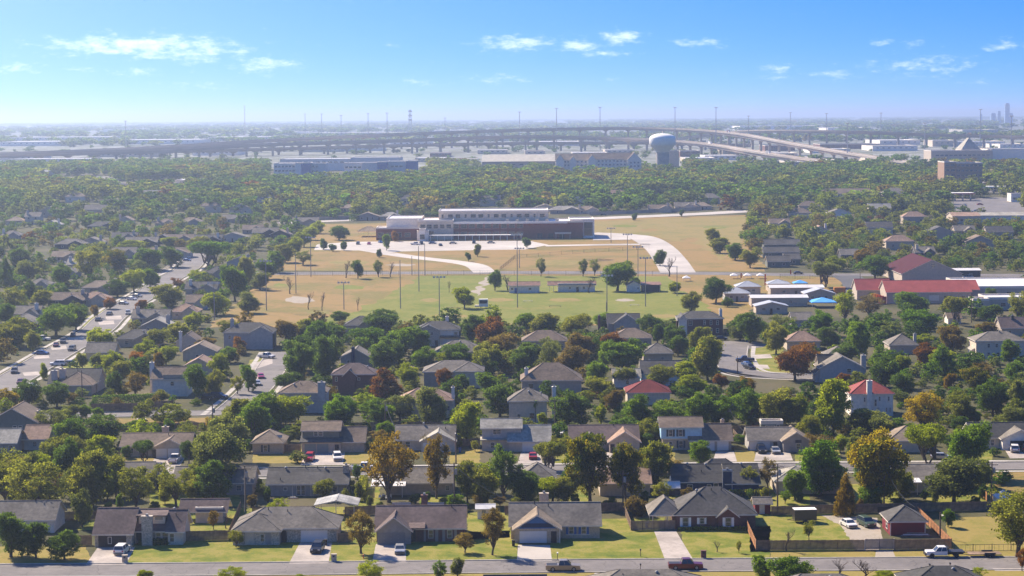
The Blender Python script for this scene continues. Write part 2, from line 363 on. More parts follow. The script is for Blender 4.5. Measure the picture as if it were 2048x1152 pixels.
def hip_roof(b, x0, x1, y0, y1, h, rise, ov, t=.2):
    x0 -= ov; x1 += ov; y0 -= ov; y1 += ov; w = x1 - x0; d = y1 - y0; e = h - .05; z = e + t; top = h + rise + t
    if w >= d: r0, r1 = (x0 + d/2, (y0+y1)/2, top), (x1 - d/2, (y0+y1)/2, top)
    else: r0, r1 = ((x0+x1)/2, y0 + w/2, top), ((x0+x1)/2, y1 - w/2, top)
    a, bb, c, d_ = (x0,y0,z), (x1,y0,z), (x1,y1,z), (x0,y1,z)
    if w >= d: fs = [[a,bb,r1,r0],[bb,c,r1],[c,d_,r0,r1],[d_,a,r0]]
    else: fs = [[a,bb,r0],[bb,c,r1,r0],[c,d_,r1],[d_,a,r0,r1]]
    for f in fs: b.face(f, 0)
    lo = [(p[0], p[1], e) for p in (a, bb, c, d_)]
    for i in range(4): b.face([lo[i], lo[(i+1)%4], (a,bb,c,d_)[(i+1)%4], (a,bb,c,d_)[i]], 1)
    b.face(list(reversed(lo)), 1)
    for p, q in ((a,r0),(bb,r1),(c,r1),(d_,r0)) if w >= d else ((a,r0),(bb,r0),(c,r1),(d_,r1)):
        b.tube([Vector(p), Vector(q)], .09, 4, 0)
def wall_mesh(b, x0, x1, y0, y1, z0, h, rise, axis):
    if axis in ('x', 'y') and rise > 0:
        if axis == 'y': A = [(x0,y0,z0),(x1,y0,z0),(x1,y0,h),((x0+x1)/2,y0,h+rise),(x0,y0,h)]; B = [(p[0], y1, p[2]) for p in A]
        else: A = [(x0,y0,z0),(x0,y1,z0),(x0,y1,h),(x0,(y0+y1)/2,h+rise),(x0,y0,h)]; B = [(x1, p[1], p[2]) for p in A]
        b.frustum(A, B)
    else: b.box(x0, x1, y0, y1, z0, h)
def window_mesh(w, h, mull=True):
    def mk():
        b = MB(); t = .09; b.box(-w/2, w/2, -.06, .03, -h/2, -h/2 + t); b.box(-w/2, w/2, -.06, .03, h/2 - t, h/2)
        b.box(-w/2, -w/2 + t, -.06, .03, -h/2 + t, h/2 - t); b.box(w/2 - t, w/2, -.06, .03, -h/2 + t, h/2 - t)
        if mull: b.box(-w/2 + t, w/2 - t, -.045, .01, -.03, .03)
        p = MB(); p.box(-w/2 + t, w/2 - t, -.02, .02, -h/2 + t, h/2 - t)
        return b.mesh('window', M_trim), p.mesh('pane', M_glass)
    return shared(('win', round(w, 2), round(h, 2), mull), mk)
FR = {'f': 0, 'b': math.pi, 'l': -math.pi/2, 'r': math.pi/2}
def put_window(root, x, y, z, w, h, rz=0, frame=None, mull=True):
    a, p = window_mesh(w, h, mull); o = obj('window', a, root, (x, y, z), rz, frame); obj('pane', p, o); return o
def put_door(root, x, y, z, w, h, m, rz=0, name='door'):
    def mk():
        b = MB()
        if name == 'garage_door':
            n = 4
            for i in range(n): b.box(-w/2, w/2, -.05, .03, h * i / n + .015, h * (i + 1) / n - .015)
            b.box(-w/2, w/2, -.02, .02, 0, h)
        else: b.box(-w/2, w/2, -.05, .03, 0, h); b.box(-w/2 + .12, w/2 - .12, -.065, -.05, h*.55, h*.9); b.box(-w/2 + .12, w/2 - .12, -.065, -.05, h*.1, h*.45)
        return b.mesh(name, m)
    return obj(name, shared((name, round(w,2), round(h,2), m.name), mk), root, (x, y, z), rz)
def chimney(root, x, y, w, d, z0, z1, m):
    b = MB(); b.box(x-w/2, x+w/2, y-d/2, y+d/2, z0, z1); b.box(x-w/2-.08, x+w/2+.08, y-d/2-.08, y+d/2+.08, z1, z1+.15); o = b.build('chimney', m, root)
    MB().box(x-.22, x+.22, y-.22, y+.22, z1+.15, z1+.5).build('flue_cap', M_metal, o); return o
def vent(root, x, y, z, kind):
    if kind == 'turbine':
        b = MB(); b.lathe([(.12,-.5),(.12,.15),(.26,.2),(.3,.38),(.2,.55),(.01,.62)], 10); b.build('roof_vent', M_metal, root, loc=(x, y, z))
    else: MB().tube([(0,0,-.5),(0,0,.5)], .09, 6).build('vent_pipe', M_dark, root, loc=(x, y, z))
HROOT = []
def house(name, label, cat, px, py, vols, feats=(), rot=0, anchor=None, group=None, auto_=None, zoff=0, yoff=0, trim=None):
    """px, py: foot of the front wall in the photograph; vols: (xa, xb in picture columns, y0, y1, eave height, roof kind, rise, wall, roof, z0)
    feats: (kind, volume index, column, ...) on the front wall unless a side is named"""
    o = P(px, py); s = scl(o); o.y += yoff; o.z += zoff; lx = lambda c: (c - px) / s
    root = thing(name, o, label, cat, R(rot), group, anchor); HROOT.append((o.x, o.y, s))
    if auto_: auto(root, auto_[0], auto_[1], o, cat, group)
    V = []
    for vi, v in enumerate(vols):
        xa, xb, y0, y1, h, rk, rise, wm, rm = v[:9]; z0 = v[9] if len(v) > 9 else 0; ov = v[10] if len(v) > 10 else .45
        x0, x1 = lx(xa), lx(xb); V.append((x0, x1, y0, y1, h, rk, rise, z0))
        e = .003 * vi
        if wm:
            b = MB(); wall_mesh(b, x0, x1, y0 + e, y1 - e, z0 - (0.3 if z0 == 0 else 0), h, rise - .02, rk); b.build('wall', WA[wm], root)
        b = MB()
        if rk in 'xy': gable_roof(b, x0, x1, y0, y1, h + e, rise, rk, ov)
        elif rk == 'h': hip_roof(b, x0, x1, y0, y1, h + e, rise, ov)
        elif rk == 's': # single slope, low at the front
            A = [(x0-ov, y0-ov, h), (x1+ov, y0-ov, h), (x1+ov, y1+ov, h + rise), (x0-ov, y1+ov, h + rise)]
            b.frustum(A, [(p[0], p[1], p[2] + .18) for p in A])
        else: # flat with parapet
            t = .3; b.box(x0, x1, y0, y1, h + .002, h + .12, 0)
            for q in ((x0-.05, x1+.05, y0-.05, y0+t), (x0-.05, x1+.05, y1-t, y1+.05), (x0-.05, x0+t, y0+t, y1-t), (x1-t, x1+.05, y0+t, y1-t)): b.box(*q, h - .25, h + .7, 1)
        b.build('roof', [RO[rm], trim or M_trim], root)
    for f in feats:
        k = f[0]
        if k in ('w', 'S'):   # window: (w, vol, col, z, w, h, [side or frame])
            x0, x1, y0, y1, h, rk, rise, z0 = V[f[1]]; x = lx(f[2]) if f[2] is not None else 0
            put_window(root, x, y0 - .02, f[3], f[4], f[5], 0)
            if k == 'S':
                for sgn in (-1, 1):
                    MB().box(-.22, .22, -.05, .03, -f[5]/2, f[5]/2).build('shutter', f[6], root, loc=(x + sgn * (f[4]/2 + .26), y0 - .02, f[3]))
        elif k == 'sw':       # side window: (sw, vol, side, y, z, w, h)
            x0, x1, y0, y1 = V[f[1]][:4]; put_window(root, x0 - .02 if f[2] == 'l' else x1 + .02, f[3], f[4], f[5], f[6], FR[f[2]])
        elif k == 'd': x0, x1, y0 = V[f[1]][:3]; put_door(root, lx(f[2]), y0 - .02, f[3], f[4], f[5], f[6])
        elif k == 'g': x0, x1, y0 = V[f[1]][:3]; put_door(root, lx(f[2]), y0 - .02, 0, f[3], 2.15, f[4], 0, 'garage_door')
        elif k == 'c': chimney(root, lx(f[1]), f[2], f[3], f[4], f[5], f[6], WA[f[7]])
        elif k == 'v':        # (v, vol, col, share up the front slope, kind)
            x0, x1, y0, y1, h, rk, rise, z0 = V[f[1]]; y = y0 + (y1 - y0) / 2 * f[3]; vent(root, lx(f[2]), y, h + rise * f[3] + .2, f[4])
        elif k == 'p':        # post (p, col, y, h)
            MB().box(-.07, .07, -.07, .07, 0, f[3]).build('post', M_trim, root, loc=(lx(f[1]), f[2], 0))
        elif k == 'pan':      # flat wall panel (pan, vol, col, z, w, h, material)
            x0, x1, y0 = V[f[1]][:3]; MB().box(-f[4]/2, f[4]/2, -.04, .02, -f[5]/2, f[5]/2).build('wall_panel', f[6], root, loc=(lx(f[2]), y0 - .015, f[3]))
        elif k == 'sk':       # roof panels
            x0, x1, y0, y1, h, rk, rise, z0 = V[f[1]]; a = math.atan2(rise, (y1-y0)/2); q = MB().box(-.8, .8, -.5, .5, .05, .1).build('solar_panel', M_glass, root, loc=(lx(f[2]), y0 + (y1-y0)/2*f[3], h + rise*f[3] + .22)); q.rotation_euler.x = a
    return root

# ------------------------------------------------------------------ fences
def fence_panel(wd, h, m):
    def mk():
        b = MB(); n = max(3, int(wd / .14)); st = wd / n
        for i in range(n):
            x = i * st; dz = .03 * math.sin(i * 7.3); b.box(x + .008, x + st - .008, -.012, .012, .03, h + dz)
        for z in (.3, h - .3): b.box(0, wd, .013, .06, z, z + .09)
        return b.mesh('panel', m)
    return shared(('fp', round(wd, 2), h, m.name), mk)
def fence(label, pts, h=1.8, m=None, wd=2.4, group=None):
    m = m or M_wood; root = thing('wooden_fence', pts[0], label, 'fence', 0, group)
    pm = shared(('fpost', h), lambda: MB().box(-.05, .05, -.05, .05, -.2, h + .05).mesh('post', M_wood))
    for a, b in zip(pts, pts[1:]):
        d = Vector((b.x - a.x, b.y - a.y)); n = max(1, round(d.length / wd)); w_ = round(d.length / n, 2); an = math.atan2(d.y, d.x)
        for i in range(n):
            t = i / n; q = Vector((a.x + d.x * t, a.y + d.y * t, g(a.y + d.y * t))) - pts[0]
            obj('panel', fence_panel(w_, h, m), root, q, an + RNG.uniform(-.01, .01)); obj('post', pm, root, q, an)
    return root

# ------------------------------------------------------------------ vehicles
def paint(n, c, metal=.2): return mat('paint_' + n, c, .28, .03, .5, metal=metal, spec=.5)
PA = {'white': paint('white', (.75,.75,.75), 0), 'black': paint('black', (.015,.016,.018)), 'silver': paint('silver', (.42,.43,.44), .4), 'grey': paint('grey', (.13,.135,.14)), 'red': paint('red', (.42,.02,.025)),
 'maroon': paint('maroon', (.11,.012,.018)), 'blue': paint('blue', (.03,.10,.26)), 'tan': paint('tan', (.30,.265,.22), .3), 'navy': paint('navy', (.02,.03,.06)), 'pink': paint('crimson', (.42,.03,.12)), 'green': paint('green', (.06,.10,.07))}
M_lamp = mat('headlamp', (.75,.75,.72), .2, .05, 1, spec=.7); M_tail = mat('tail_lamp', (.35,.01,.01), .3, .05, 1)
CART = {'sedan': (4.7, 1.82, .72, 1.42, [(-2.35,.45),(-2.3,.78),(-1.35,.92),(1.75,.92),(2.3,.82),(2.35,.4)], (-1.35, 1.75), (-.55, 1.1)),
 'suv': (4.8, 1.92, .85, 1.75, [(-2.4,.5),(-2.36,.95),(-1.15,1.08),(2.3,1.08),(2.4,.95),(2.4,.5)], (-1.2, 2.33), (-.5, 2.1)),
 'pickup': (5.8, 1.98, .9, 1.88, [(-2.9,.55),(-2.86,1.0),(-1.35,1.12),(2.85,1.12),(2.9,1.0),(2.9,.55)], (-1.4, .75), (-.75, .55))}
def car_parts(typ):
    def mk():
        Ln, W, _, H, prof, gb, gt = CART[typ]; hw = W / 2
        b = MB()   # body: side profile swept across with rounded shoulders; front at -y
        rings = []
        for x, k in ((-hw, .93), (-hw + .12, 1.0), (hw - .12, 1.0), (hw, .93)):
            lo = .3; rings.append([(x, y * (1 if k == 1 else .985), lo + (z - lo) * k) for y, z in prof] + [(x, prof[-1][0] * .98, lo), (x, prof[0][0] * .98, lo)])
        n = len(rings[0])
        for r0, r1 in zip(rings, rings[1:]):
            for i in range(n): j = (i + 1) % n; b.face([r0[i], r1[i], r1[j], r0[j]], 0)
        b.face(list(reversed(rings[0])), 0); b.face(rings[-1], 0)
        zt = max(z for y, z in prof)
        if typ == 'pickup':
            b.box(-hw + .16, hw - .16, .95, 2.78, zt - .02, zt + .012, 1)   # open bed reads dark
        body = b.mesh('body', [PA['white'], M_dark])
        q = MB(); ins = .1; q.frustum([(-hw+.07, gb[0], zt-.02), (hw-.07, gb[0], zt-.02), (hw-.07, gb[1], zt-.02), (-hw+.07, gb[1], zt-.02)],
            [(-hw+.07+ins*1.6, gt[0], H-.05), (hw-.07-ins*1.6, gt[0], H-.05), (hw-.07-ins*1.6, gt[1], H-.05), (-hw+.07+ins*1.6, gt[1], H-.05)])
        glass = q.mesh('cabin_glass', M_glass)
        q = MB(); a = hw - .07 - ins*1.6 + .02; q.frustum([(-a, gt[0]-.05, H-.06), (a, gt[0]-.05, H-.06), (a, gt[1]+.05, H-.06), (-a, gt[1]+.05, H-.06)], [(-a+.08, gt[0]+.08, H), (a-.08, gt[0]+.08, H), (a-.08, gt[1]-.08, H), (-a+.08, gt[1]-.08, H)])
        for sx_ in (-1, 1):   # pillars
            for (y0, y1) in ((gb[0], gt[0]), (gb[1], gt[1])): q.tube([(sx_*(hw-.08), y0, zt-.02), (sx_*(a-.01), y1, H-.05)], .045, 4)
            q.tube([(sx_*(hw-.06), (gb[0]+gb[1])/2, zt-.02), (sx_*(a+.005), (gt[0]+gt[1])/2, H-.05)], .05, 4)
        roof = q.mesh('roof', PA['white'])
        wr = .34 if typ != 'pickup' else .4
        q = MB()
        for (r0, x) in (((wr*.6), -.11), (wr, -.09), (wr, .09), (wr*.6, .11)): pass
        ring = lambda r, x: [(x, r*math.cos(t), r*math.sin(t)) for t in [2*math.pi*k/14 for k in range(14)]]
        q.frustum(ring(wr, -.11), ring(wr, .11)); tyre = q.mesh('wheel', M_rubber)
        q = MB(); q.frustum(ring(wr*.6, -.125), ring(wr*.6, .125)); rim = q.mesh('rim', M_metal)
        hl = MB().box(-.2, .2, -.03, .03, -.08, .08).mesh('headlight', M_lamp); tl = MB().box(-.13, .13, -.03, .03, -.12, .12).mesh('tail_light', M_tail)
        pl = MB().box(-hw + .1, hw - .1, -.06, .06, -.1, .1).mesh('bumper', M_dark)
        return body, glass, roof, tyre, rim, hl, tl, pl, Ln, hw, wr, prof
    return shared(('car', typ), mk)
def car(px, py, head, typ, col, label=None, group='vehicles around the neighbourhood', loc=None, small=False, name=None, verb=''):
    "head: degrees, 0 = nose towards the camera, 90 = nose to the right"
    o = loc or P(px, py); nm = name or {'sedan': 'parked_car', 'suv': 'parked_car', 'pickup': 'pickup_truck'}[typ]
    root = thing(nm, o, label, 'pickup truck' if typ == 'pickup' else 'car', R(head), group)
    if not label: auto(root, f"{CN.get(col, col)} {({'sedan':'sedan','suv':'hatchback car','pickup':'pickup truck'})[typ]}", f"{CN.get(col, col)} {({'sedan':'sedans','suv':'hatchback cars','pickup':'pickup trucks'})[typ]}", o, 'pickup truck' if typ == 'pickup' else 'car', group, verb)
    body, glass, roof, tyre, rim, hl, tl, pl, Ln, hw, wr, prof = car_parts(typ)
    obj('body', body, root, mat_=PA[col]); obj('cabin_glass', glass, root); obj('roof', roof, root, mat_=PA[col])
    for sx_ in (-1, 1):
        for y in (-Ln*.31, Ln*.3):
            w_ = obj('wheel', tyre, root, (sx_ * (hw - .1), y, wr))
            if not small: obj('rim', rim, w_)
        if not small:
            obj('headlight', hl, root, (sx_ * (hw - .32), -Ln/2 + .04, prof[1][1] - .14)); obj('tail_light', tl, root, (sx_ * (hw - .22), Ln/2 - .01, prof[-2][1] - .1))
    if not small:
        obj('bumper', pl, root, (0, -Ln/2 + .03, .5)); obj('bumper', pl, root, (0, Ln/2 - .03, .5))
    return root
CN = {'tan': 'beige', 'pink': 'crimson', 'green': 'dark green'}

# ------------------------------------------------------------------ trees
def leaf_quads(pts, nrm, size, rng, asp=.62):
    n = len(pts); r = rng.normal(size=(n, 3)); nn = nrm * .75 + rng.normal(size=(n, 3)) * .62; nn /= np.linalg.norm(nn, axis=1)[:, None] + 1e-9
    a = np.cross(nn, r); a /= np.linalg.norm(a, axis=1)[:, None] + 1e-9; b = np.cross(nn, a)
    s = (size * rng.uniform(.6, 1.35, n))[:, None]; a = a * s * .5; b = b * s * .5 * asp
    droop = nn * s * .18
    return np.stack([pts - a - droop, pts + b, pts + a - droop, pts - b], 1)   # n,4,3 : a folded leaf-spray lozenge
def crown_cloud(shape, nq, size, seed):
    "leaf sprays of a crown 10 wide and 10 tall in all (trunk included)"
    rng = np.random.default_rng(seed)
    if shape == 'o': cz, rx, rz, nl, lr = 5.1, 5.0, 4.9, 36, (.19, .34)
    elif shape == 't': cz, rx, rz, nl, lr = 5.2, 4.9, 4.9, 36, (.18, .32)
    elif shape == 'w': cz, rx, rz, nl, lr = 7.2, 5.0, 2.5, 22, (.26, .38)
    elif shape == 'u': cz, rx, rz, nl, lr = 4.6, 5.0, 5.0, 22, (.30, .44)
    elif shape == 's': cz, rx, rz, nl, lr = 5.5, 5.0, 4.6, 42, (.13, .25)
    else: cz, rx, rz, nl, lr = 5.5, 5.0, 4.3, 26, (.2, .3)
    C = []; skew = rng.normal(0, .16, 2); sq = rng.uniform(.78, 1.0)
    if shape == 'c':
        for i in range(30):
            t = (i + .5) / 30; z = 1.0 + 8.4 * t; rr = 4.2 * (1 - t) ** .8 + .3; th = rng.uniform(0, 6.28); C.append((rr * .62 * math.cos(th), rr * .62 * math.sin(th), z, .5 + rr * .5))
    else:
        while len(C) < nl:
            d = rng.normal(size=3); d /= np.linalg.norm(d); k = rng.uniform(.25, .8) ** .6
            q = d * k * np.array([rx, rx, rz]); r = rng.uniform(*lr) * rx * (1.0 if shape != 's' else 1.1)
            sk = 1 - (abs(q[2]) + r * .7) / rz
            if sk < -.15: continue
            # skew low lobes inwards so the underside is ragged
            if q[2] < 0: q[:2] *= .88
            C.append((q[0] * .82 + skew[0] * q[2], q[1] * .82 * sq + skew[1] * q[2], cz + q[2] * .86, r * rng.uniform(.75, 1.2)))
    C = np.array(C); w_ = C[:, 3] ** 2; w_ /= w_.sum(); per = 26 if nq > 2000 else 9 if nq > 500 else 4
    nc = int(nq * 2.0 / per) + 4; ci = rng.choice(len(C), nc, p=w_); d = rng.normal(size=(nc, 3)); d[:, 2] += .25; d /= np.linalg.norm(d, axis=1)[:, None]
    rr = rng.uniform(.72, 1.08, nc) if shape != 's' else rng.uniform(.3, 1.15, nc)
    cc = C[ci, :3] + d * (C[ci, 3] * rr)[:, None] * np.array([1, 1, .84])     # twig clusters on the lobes
    dist = np.linalg.norm((cc[:, None, :] - C[None, :, :3]) / np.array([1, 1, .84]), axis=2) / C[None, :, 3]
    keep = (dist < .6).sum(1) < (1 if shape != 's' else 3); cc, d, ci = cc[keep], d[keep], ci[keep]
    ct = rng.normal(0, .15, len(cc)); k = np.repeat(np.arange(len(cc)), per)[:nq]; li = ci[k]
    p = cc[k] + rng.normal(size=(len(k), 3)) * np.array([.34, .34, .22]) * (1.0 if shape != 's' else .85); d = d[k]
    ext = max(np.abs(p[:, 0]).max(), np.abs(p[:, 1]).max()); p[:, :2] *= 5.0 / ext
    top = p[:, 2].max(); p[:, 2] *= 10.0 / top
    tint = np.clip(.5 + rng.normal(0, .15, len(C))[li] + ct[k] + rng.normal(0, .1, len(p)), 0, 1)
    return leaf_quads(p, d, size, rng), tint, C
def quads_mesh(name, Q, tint, mats, mi=None):
    n = len(Q); me = bpy.data.meshes.new(name); me.vertices.add(n * 4); me.vertices.foreach_set('co', Q.reshape(-1).astype(np.float32))
    me.loops.add(n * 4); me.loops.foreach_set('vertex_index', np.arange(n * 4, dtype=np.int32))
    me.polygons.add(n); me.polygons.foreach_set('loop_start', np.arange(0, n * 4, 4, dtype=np.int32))
    for m in mats: me.materials.append(m)
    if mi is not None: me.polygons.foreach_set('material_index', mi.astype(np.int32))
    a = me.attributes.new('tint', 'FLOAT', 'FACE'); a.data.foreach_set('value', tint.astype(np.float32))
    me.update(calc_edges=True); return me
def trunk_mesh(shape, C, seed):
    rng = random.Random(seed); b = MB()
    if shape == 'c': b.tube([(0,0,-.2),(0,0,4),(0,0,9.6)], [.28,.18,.03], 7); return b.mesh('trunk', M_bark)
    multi = shape in 'ws'; th = 2.0 if multi else 2.3
    stems = 3 if shape == 'w' else 1
    for k in range(stems):
        ox, oy = ((.35*math.cos(k*2.1), .35*math.sin(k*2.1)) if stems > 1 else (0, 0))
        top = (ox*3.2 + rng.uniform(-.3,.3), oy*3.2 + rng.uniform(-.3,.3), th)
        b.tube([(ox,oy,-.2),(ox*1.4,oy*1.4,.4),(top[0]*.6,top[1]*.6,th*.6),top], [.42/stems**.5,.32/stems**.5,.27/stems**.5,.24/stems**.5], 7)
        idx = list(range(k, len(C), stems)); rng.shuffle(idx)
        for i in idx[:(18 if shape == 's' else 9)]:
            c = C[i]; mid = ((top[0]+c[0])*.5 + rng.uniform(-.4,.4), (top[1]+c[1])*.5 + rng.uniform(-.4,.4), (top[2]*.55+c[2]*.45) + rng.uniform(-.2,.5))
            b.tube([(top[0],top[1],top[2]-rng.uniform(0,.9)), mid, (c[0],c[1],c[2])], [.17,.10,.035], 5)
    return b.mesh('trunk', M_bark)
def bare_mesh(seed, fine=True):
    rng = random.Random(seed); b = MB(); tips = []
    def grow(p, d, ln, r, lv):
        q = p + d * ln; m = p + d * ln * .5 + Vector((rng.uniform(-1,1), rng.uniform(-1,1), rng.uniform(-.3,.5))) * ln * .09
        b.tube([p, m, q], [r, r*.8, r*.6], 5 if lv < 2 else 3)
        if lv >= 5: return
        for k in range(3 if lv < 4 else 2):
            a = Vector((rng.uniform(-1,1), rng.uniform(-1,1), rng.uniform(.0,.9))).normalized(); grow(q if k < 2 else m, (d * .85 + a * .75).normalized(), ln * rng.uniform(.6,.82), r * .58, lv + 1)
    grow(Vector((0,0,-.1)), Vector((0,0,1)), 2.7, .3, 0)
    v = np.array(b.v); sx_ = 5.0 / max(abs(v[:, 0]).max(), abs(v[:, 1]).max()); sz = 10.0 / v[:, 2].max()
    b.v = [(x*sx_, y*sx_, z*sz) for x, y, z in b.v]; return b
def palm_meshes(seed):
    rng = np.random.default_rng(seed); t = MB().tube([(0,0,-.2),(.1,0,4),(0,0,8.2)], [.45,.36,.42], 8).mesh('trunk', M_bark)
    Q = []
    for i in range(34):
        th = rng.uniform(0, 6.28); el_ = rng.uniform(-.9, 1.2)
        for k in range(5):
            u0, u1 = k/5*4.6, (k+1)/5*4.6
            def pt(u, s_): 
                r = u*math.cos(el_ - u*.16); z = 8.2 + u*math.sin(el_ - u*.16)*.55; w_ = s_ * .55 * math.sin(min(1, u/4.6+.15)*math.pi*.93)
                return (r*math.cos(th) - w_*math.sin(th), r*math.sin(th) + w_*math.cos(th), z)
            Q.append([pt(u0,-1), pt(u1,-1), pt(u1,1), pt(u0,1)])
    Q = np.array(Q); return t, quads_mesh('crown', Q, rng.uniform(.2,.8,len(Q)), [MATS['leaf_gr']])
PROTO = {}
def proto(shape, var):
    def mk():
        sd = 100 * ord(shape) + var
        if shape == 'p': return palm_meshes(sd)
        if shape == 'b':
            b = bare_mesh(sd); return b.mesh('trunk', M_bark), None
        nq, sz = {'o': (15000,.37), 't': (15000,.36), 'w': (13500,.36), 'u': (12000,.41), 's': (7600,.33), 'c': (10500,.38)}[shape]
        Q, tint, C = crown_cloud(shape, nq, sz, sd); return trunk_mesh(shape, C, sd), quads_mesh('crown', Q, tint, [MATS['leaf_dk']])
    return shared(('tree', shape, var), mk)
SHW = {'o': 'round tree', 't': 'tall tree', 'w': 'spreading tree', 'u': 'bush', 's': 'sparse tree', 'c': 'conical tree', 'b': 'bare tree', 'p': 'palm tree'}
NVAR = {'o': 8, 't': 5, 'w': 2, 'u': 4, 's': 5, 'c': 2, 'b': 3, 'p': 1}
TREES = []; TSPOT = []
def tree(px, py, wpx, hpx, k, shape='o', idx=0, label=None):
    o = P(px, py); s = scl(o); mid = 640 < py < 870; W = wpx / s * (1.0 if mid else 1.1); H = hpx / s * (.95 if mid else 1.04)
    t, c = proto(shape, idx % NVAR[shape]); o.y += 0
    root = empty('bush' if shape == 'u' else 'palm_tree' if shape == 'p' else 'tree', o, RNG.uniform(0, 6.28)); root.scale = (W/10, W/10*RNG.uniform(.85,1.1), H/10)
    obj('trunk', t, root)
    if c is not None: obj('crown', c, root, mat_=MATS['leaf_' + k])
    ph = f"{WORD[k]} {SHW[shape]}" if shape not in 'bp' else ('leafless bare tree' if shape == 'b' else 'fan palm tree')
    if label: tag(root, label, 'tree', 'trees of the neighbourhood')
    else: auto(root, ph, ph + ('es' if ph.endswith('bush') else 's'), o, 'bush' if shape == 'u' else 'tree', 'bushes in the yards' if shape == 'u' else 'trees of the neighbourhood', '')
    TSPOT.append((o.x, o.y, W/2)); return root
KEEPOUT = []; HAZE = 1.25e-4
# ------------------------------------------------------------------ ground, fields, roads
G_yard = ground_mat('yard_ground', [(.30,(.04,.045,.014)),(.42,(.065,.062,.02)),(.52,(.10,.085,.034)),(.62,(.13,.10,.048)),(.72,(.075,.075,.022))], .035, .9)
G_lawn = ground_mat('lawn_grass', [(.28,(.07,.10,.012)),(.42,(.13,.152,.016)),(.5,(.20,.188,.026)),(.57,(.285,.225,.052)),(.64,(.185,.175,.025)),(.75,(.27,.21,.06))], .2, 2.6)
G_lawn2 = ground_mat('parched_lawn', [(.28,(.13,.125,.018)),(.42,(.22,.18,.035)),(.54,(.30,.21,.055)),(.62,(.22,.175,.035)),(.74,(.30,.225,.07))], .14, 1.8)
G_dry = ground_mat('dry_field', [(.26,(.15,.125,.03)),(.38,(.24,.16,.042)),(.46,(.31,.185,.06)),(.52,(.25,.165,.048)),(.6,(.185,.15,.034)),(.74,(.35,.225,.09))], .022, .45)
G_green = ground_mat('park_grass', [(.26,(.095,.13,.014)),(.38,(.15,.165,.02)),(.46,(.215,.195,.036)),(.53,(.15,.165,.02)),(.62,(.25,.20,.045)),(.74,(.17,.175,.025))], .022, .5)
G_pale = ground_mat('pale_field', [(.26,(.15,.14,.03)),(.4,(.21,.175,.042)),(.5,(.29,.20,.06)),(.6,(.20,.17,.04)),(.74,(.30,.215,.07))], .016, .35)
G_dirt = ground_mat('bare_dirt', [(.3,(.30,.235,.16)),(.5,(.40,.32,.23)),(.7,(.26,.21,.13))], .25, 2)
G_city = ground_mat('district_ground', [(.30,(.10,.11,.05)),(.42,(.30,.28,.24)),(.5,(.12,.12,.055)),(.58,(.34,.32,.28)),(.68,(.16,.14,.07))], .012, .08, bump=0)
G_far = ground_mat('far_land', [(.30,(.05,.06,.03)),(.43,(.10,.105,.06)),(.5,(.28,.26,.23)),(.56,(.08,.085,.045)),(.64,(.34,.32,.29)),(.72,(.09,.095,.05))], .0035, .03, bump=0)
M_asph = mat('asphalt', (.175,.162,.158), .9, .10, .6, tcoord='Object', stain=.2, bump=.1)
_t = M_asph.node_tree; _v = N(_t, 'ShaderNodeTexVoronoi', feature='DISTANCE_TO_EDGE'); _v.inputs['Scale'].default_value = .16; _v.inputs['Randomness'].default_value = 1
_w = N(_t, 'ShaderNodeTexNoise'); _w.inputs['Scale'].default_value = .5; _tc = N(_t, 'ShaderNodeTexCoord'); _ad = N(_t, 'ShaderNodeVectorMath', operation='ADD'); _t.links.new(_tc.outputs['Object'], _w.inputs['Vector']); _sc = N(_t, 'ShaderNodeVectorMath', operation='SCALE'); _sc.inputs['Scale'].default_value = 2.5; _t.links.new(_w.outputs['Color'], _sc.inputs[0]); _t.links.new(_tc.outputs['Object'], _ad.inputs[0]); _t.links.new(_sc.outputs[0], _ad.inputs[1]); _t.links.new(_ad.outputs[0], _v.inputs['Vector'])
_k = mth(_t, 'MULTIPLY_ADD', mth(_t, 'GREATER_THAN', _v.outputs['Distance'], .012), .3, .7); _b = _t.nodes['Principled BSDF']; _o = _b.inputs['Base Color'].links[0].from_socket
_m = N(_t, 'ShaderNodeMixRGB', blend_type='MULTIPLY'); _m.inputs[0].default_value = 1; _t.links.new(_o, _m.inputs[1]); _t.links.new(_k, _m.inputs[2]); _t.links.new(_m.outputs[0], _b.inputs['Base Color'])
M_asphd = mat('dark_asphalt', (.09,.09,.095), .9, .12, .4, stain=.15)
M_drive = mat('driveway_concrete', (.40,.36,.33), .9, .10, 1.2, stain=.28)
M_lot = mat('pale_concrete_lot', (.47,.44,.41), .9, .08, .12, stain=.18)
def terrain(name, ys, m):
    xs = [-22000, -8000, -3000, -1200, -400, 0, 400, 1200, 3000, 8000, 22000]; b = MB(); n = len(xs)
    b.v = [(x, y, g(y)) for y in ys for x in xs]
    for j in range(len(ys) - 1):
        for i in range(n - 1): a = j * n + i; b.f.append((a, a + 1, a + n + 1, a + n)); b.m.append(0)
    tag(b.build(name, m), kind='structure')
terrain('ground', [k for k in KN if k <= 2200], G_yard); terrain('district_ground', [k for k in KN if 2200 <= k <= 3600], G_city); terrain('far_plain', [k for k in KN if k >= 3600], G_far)

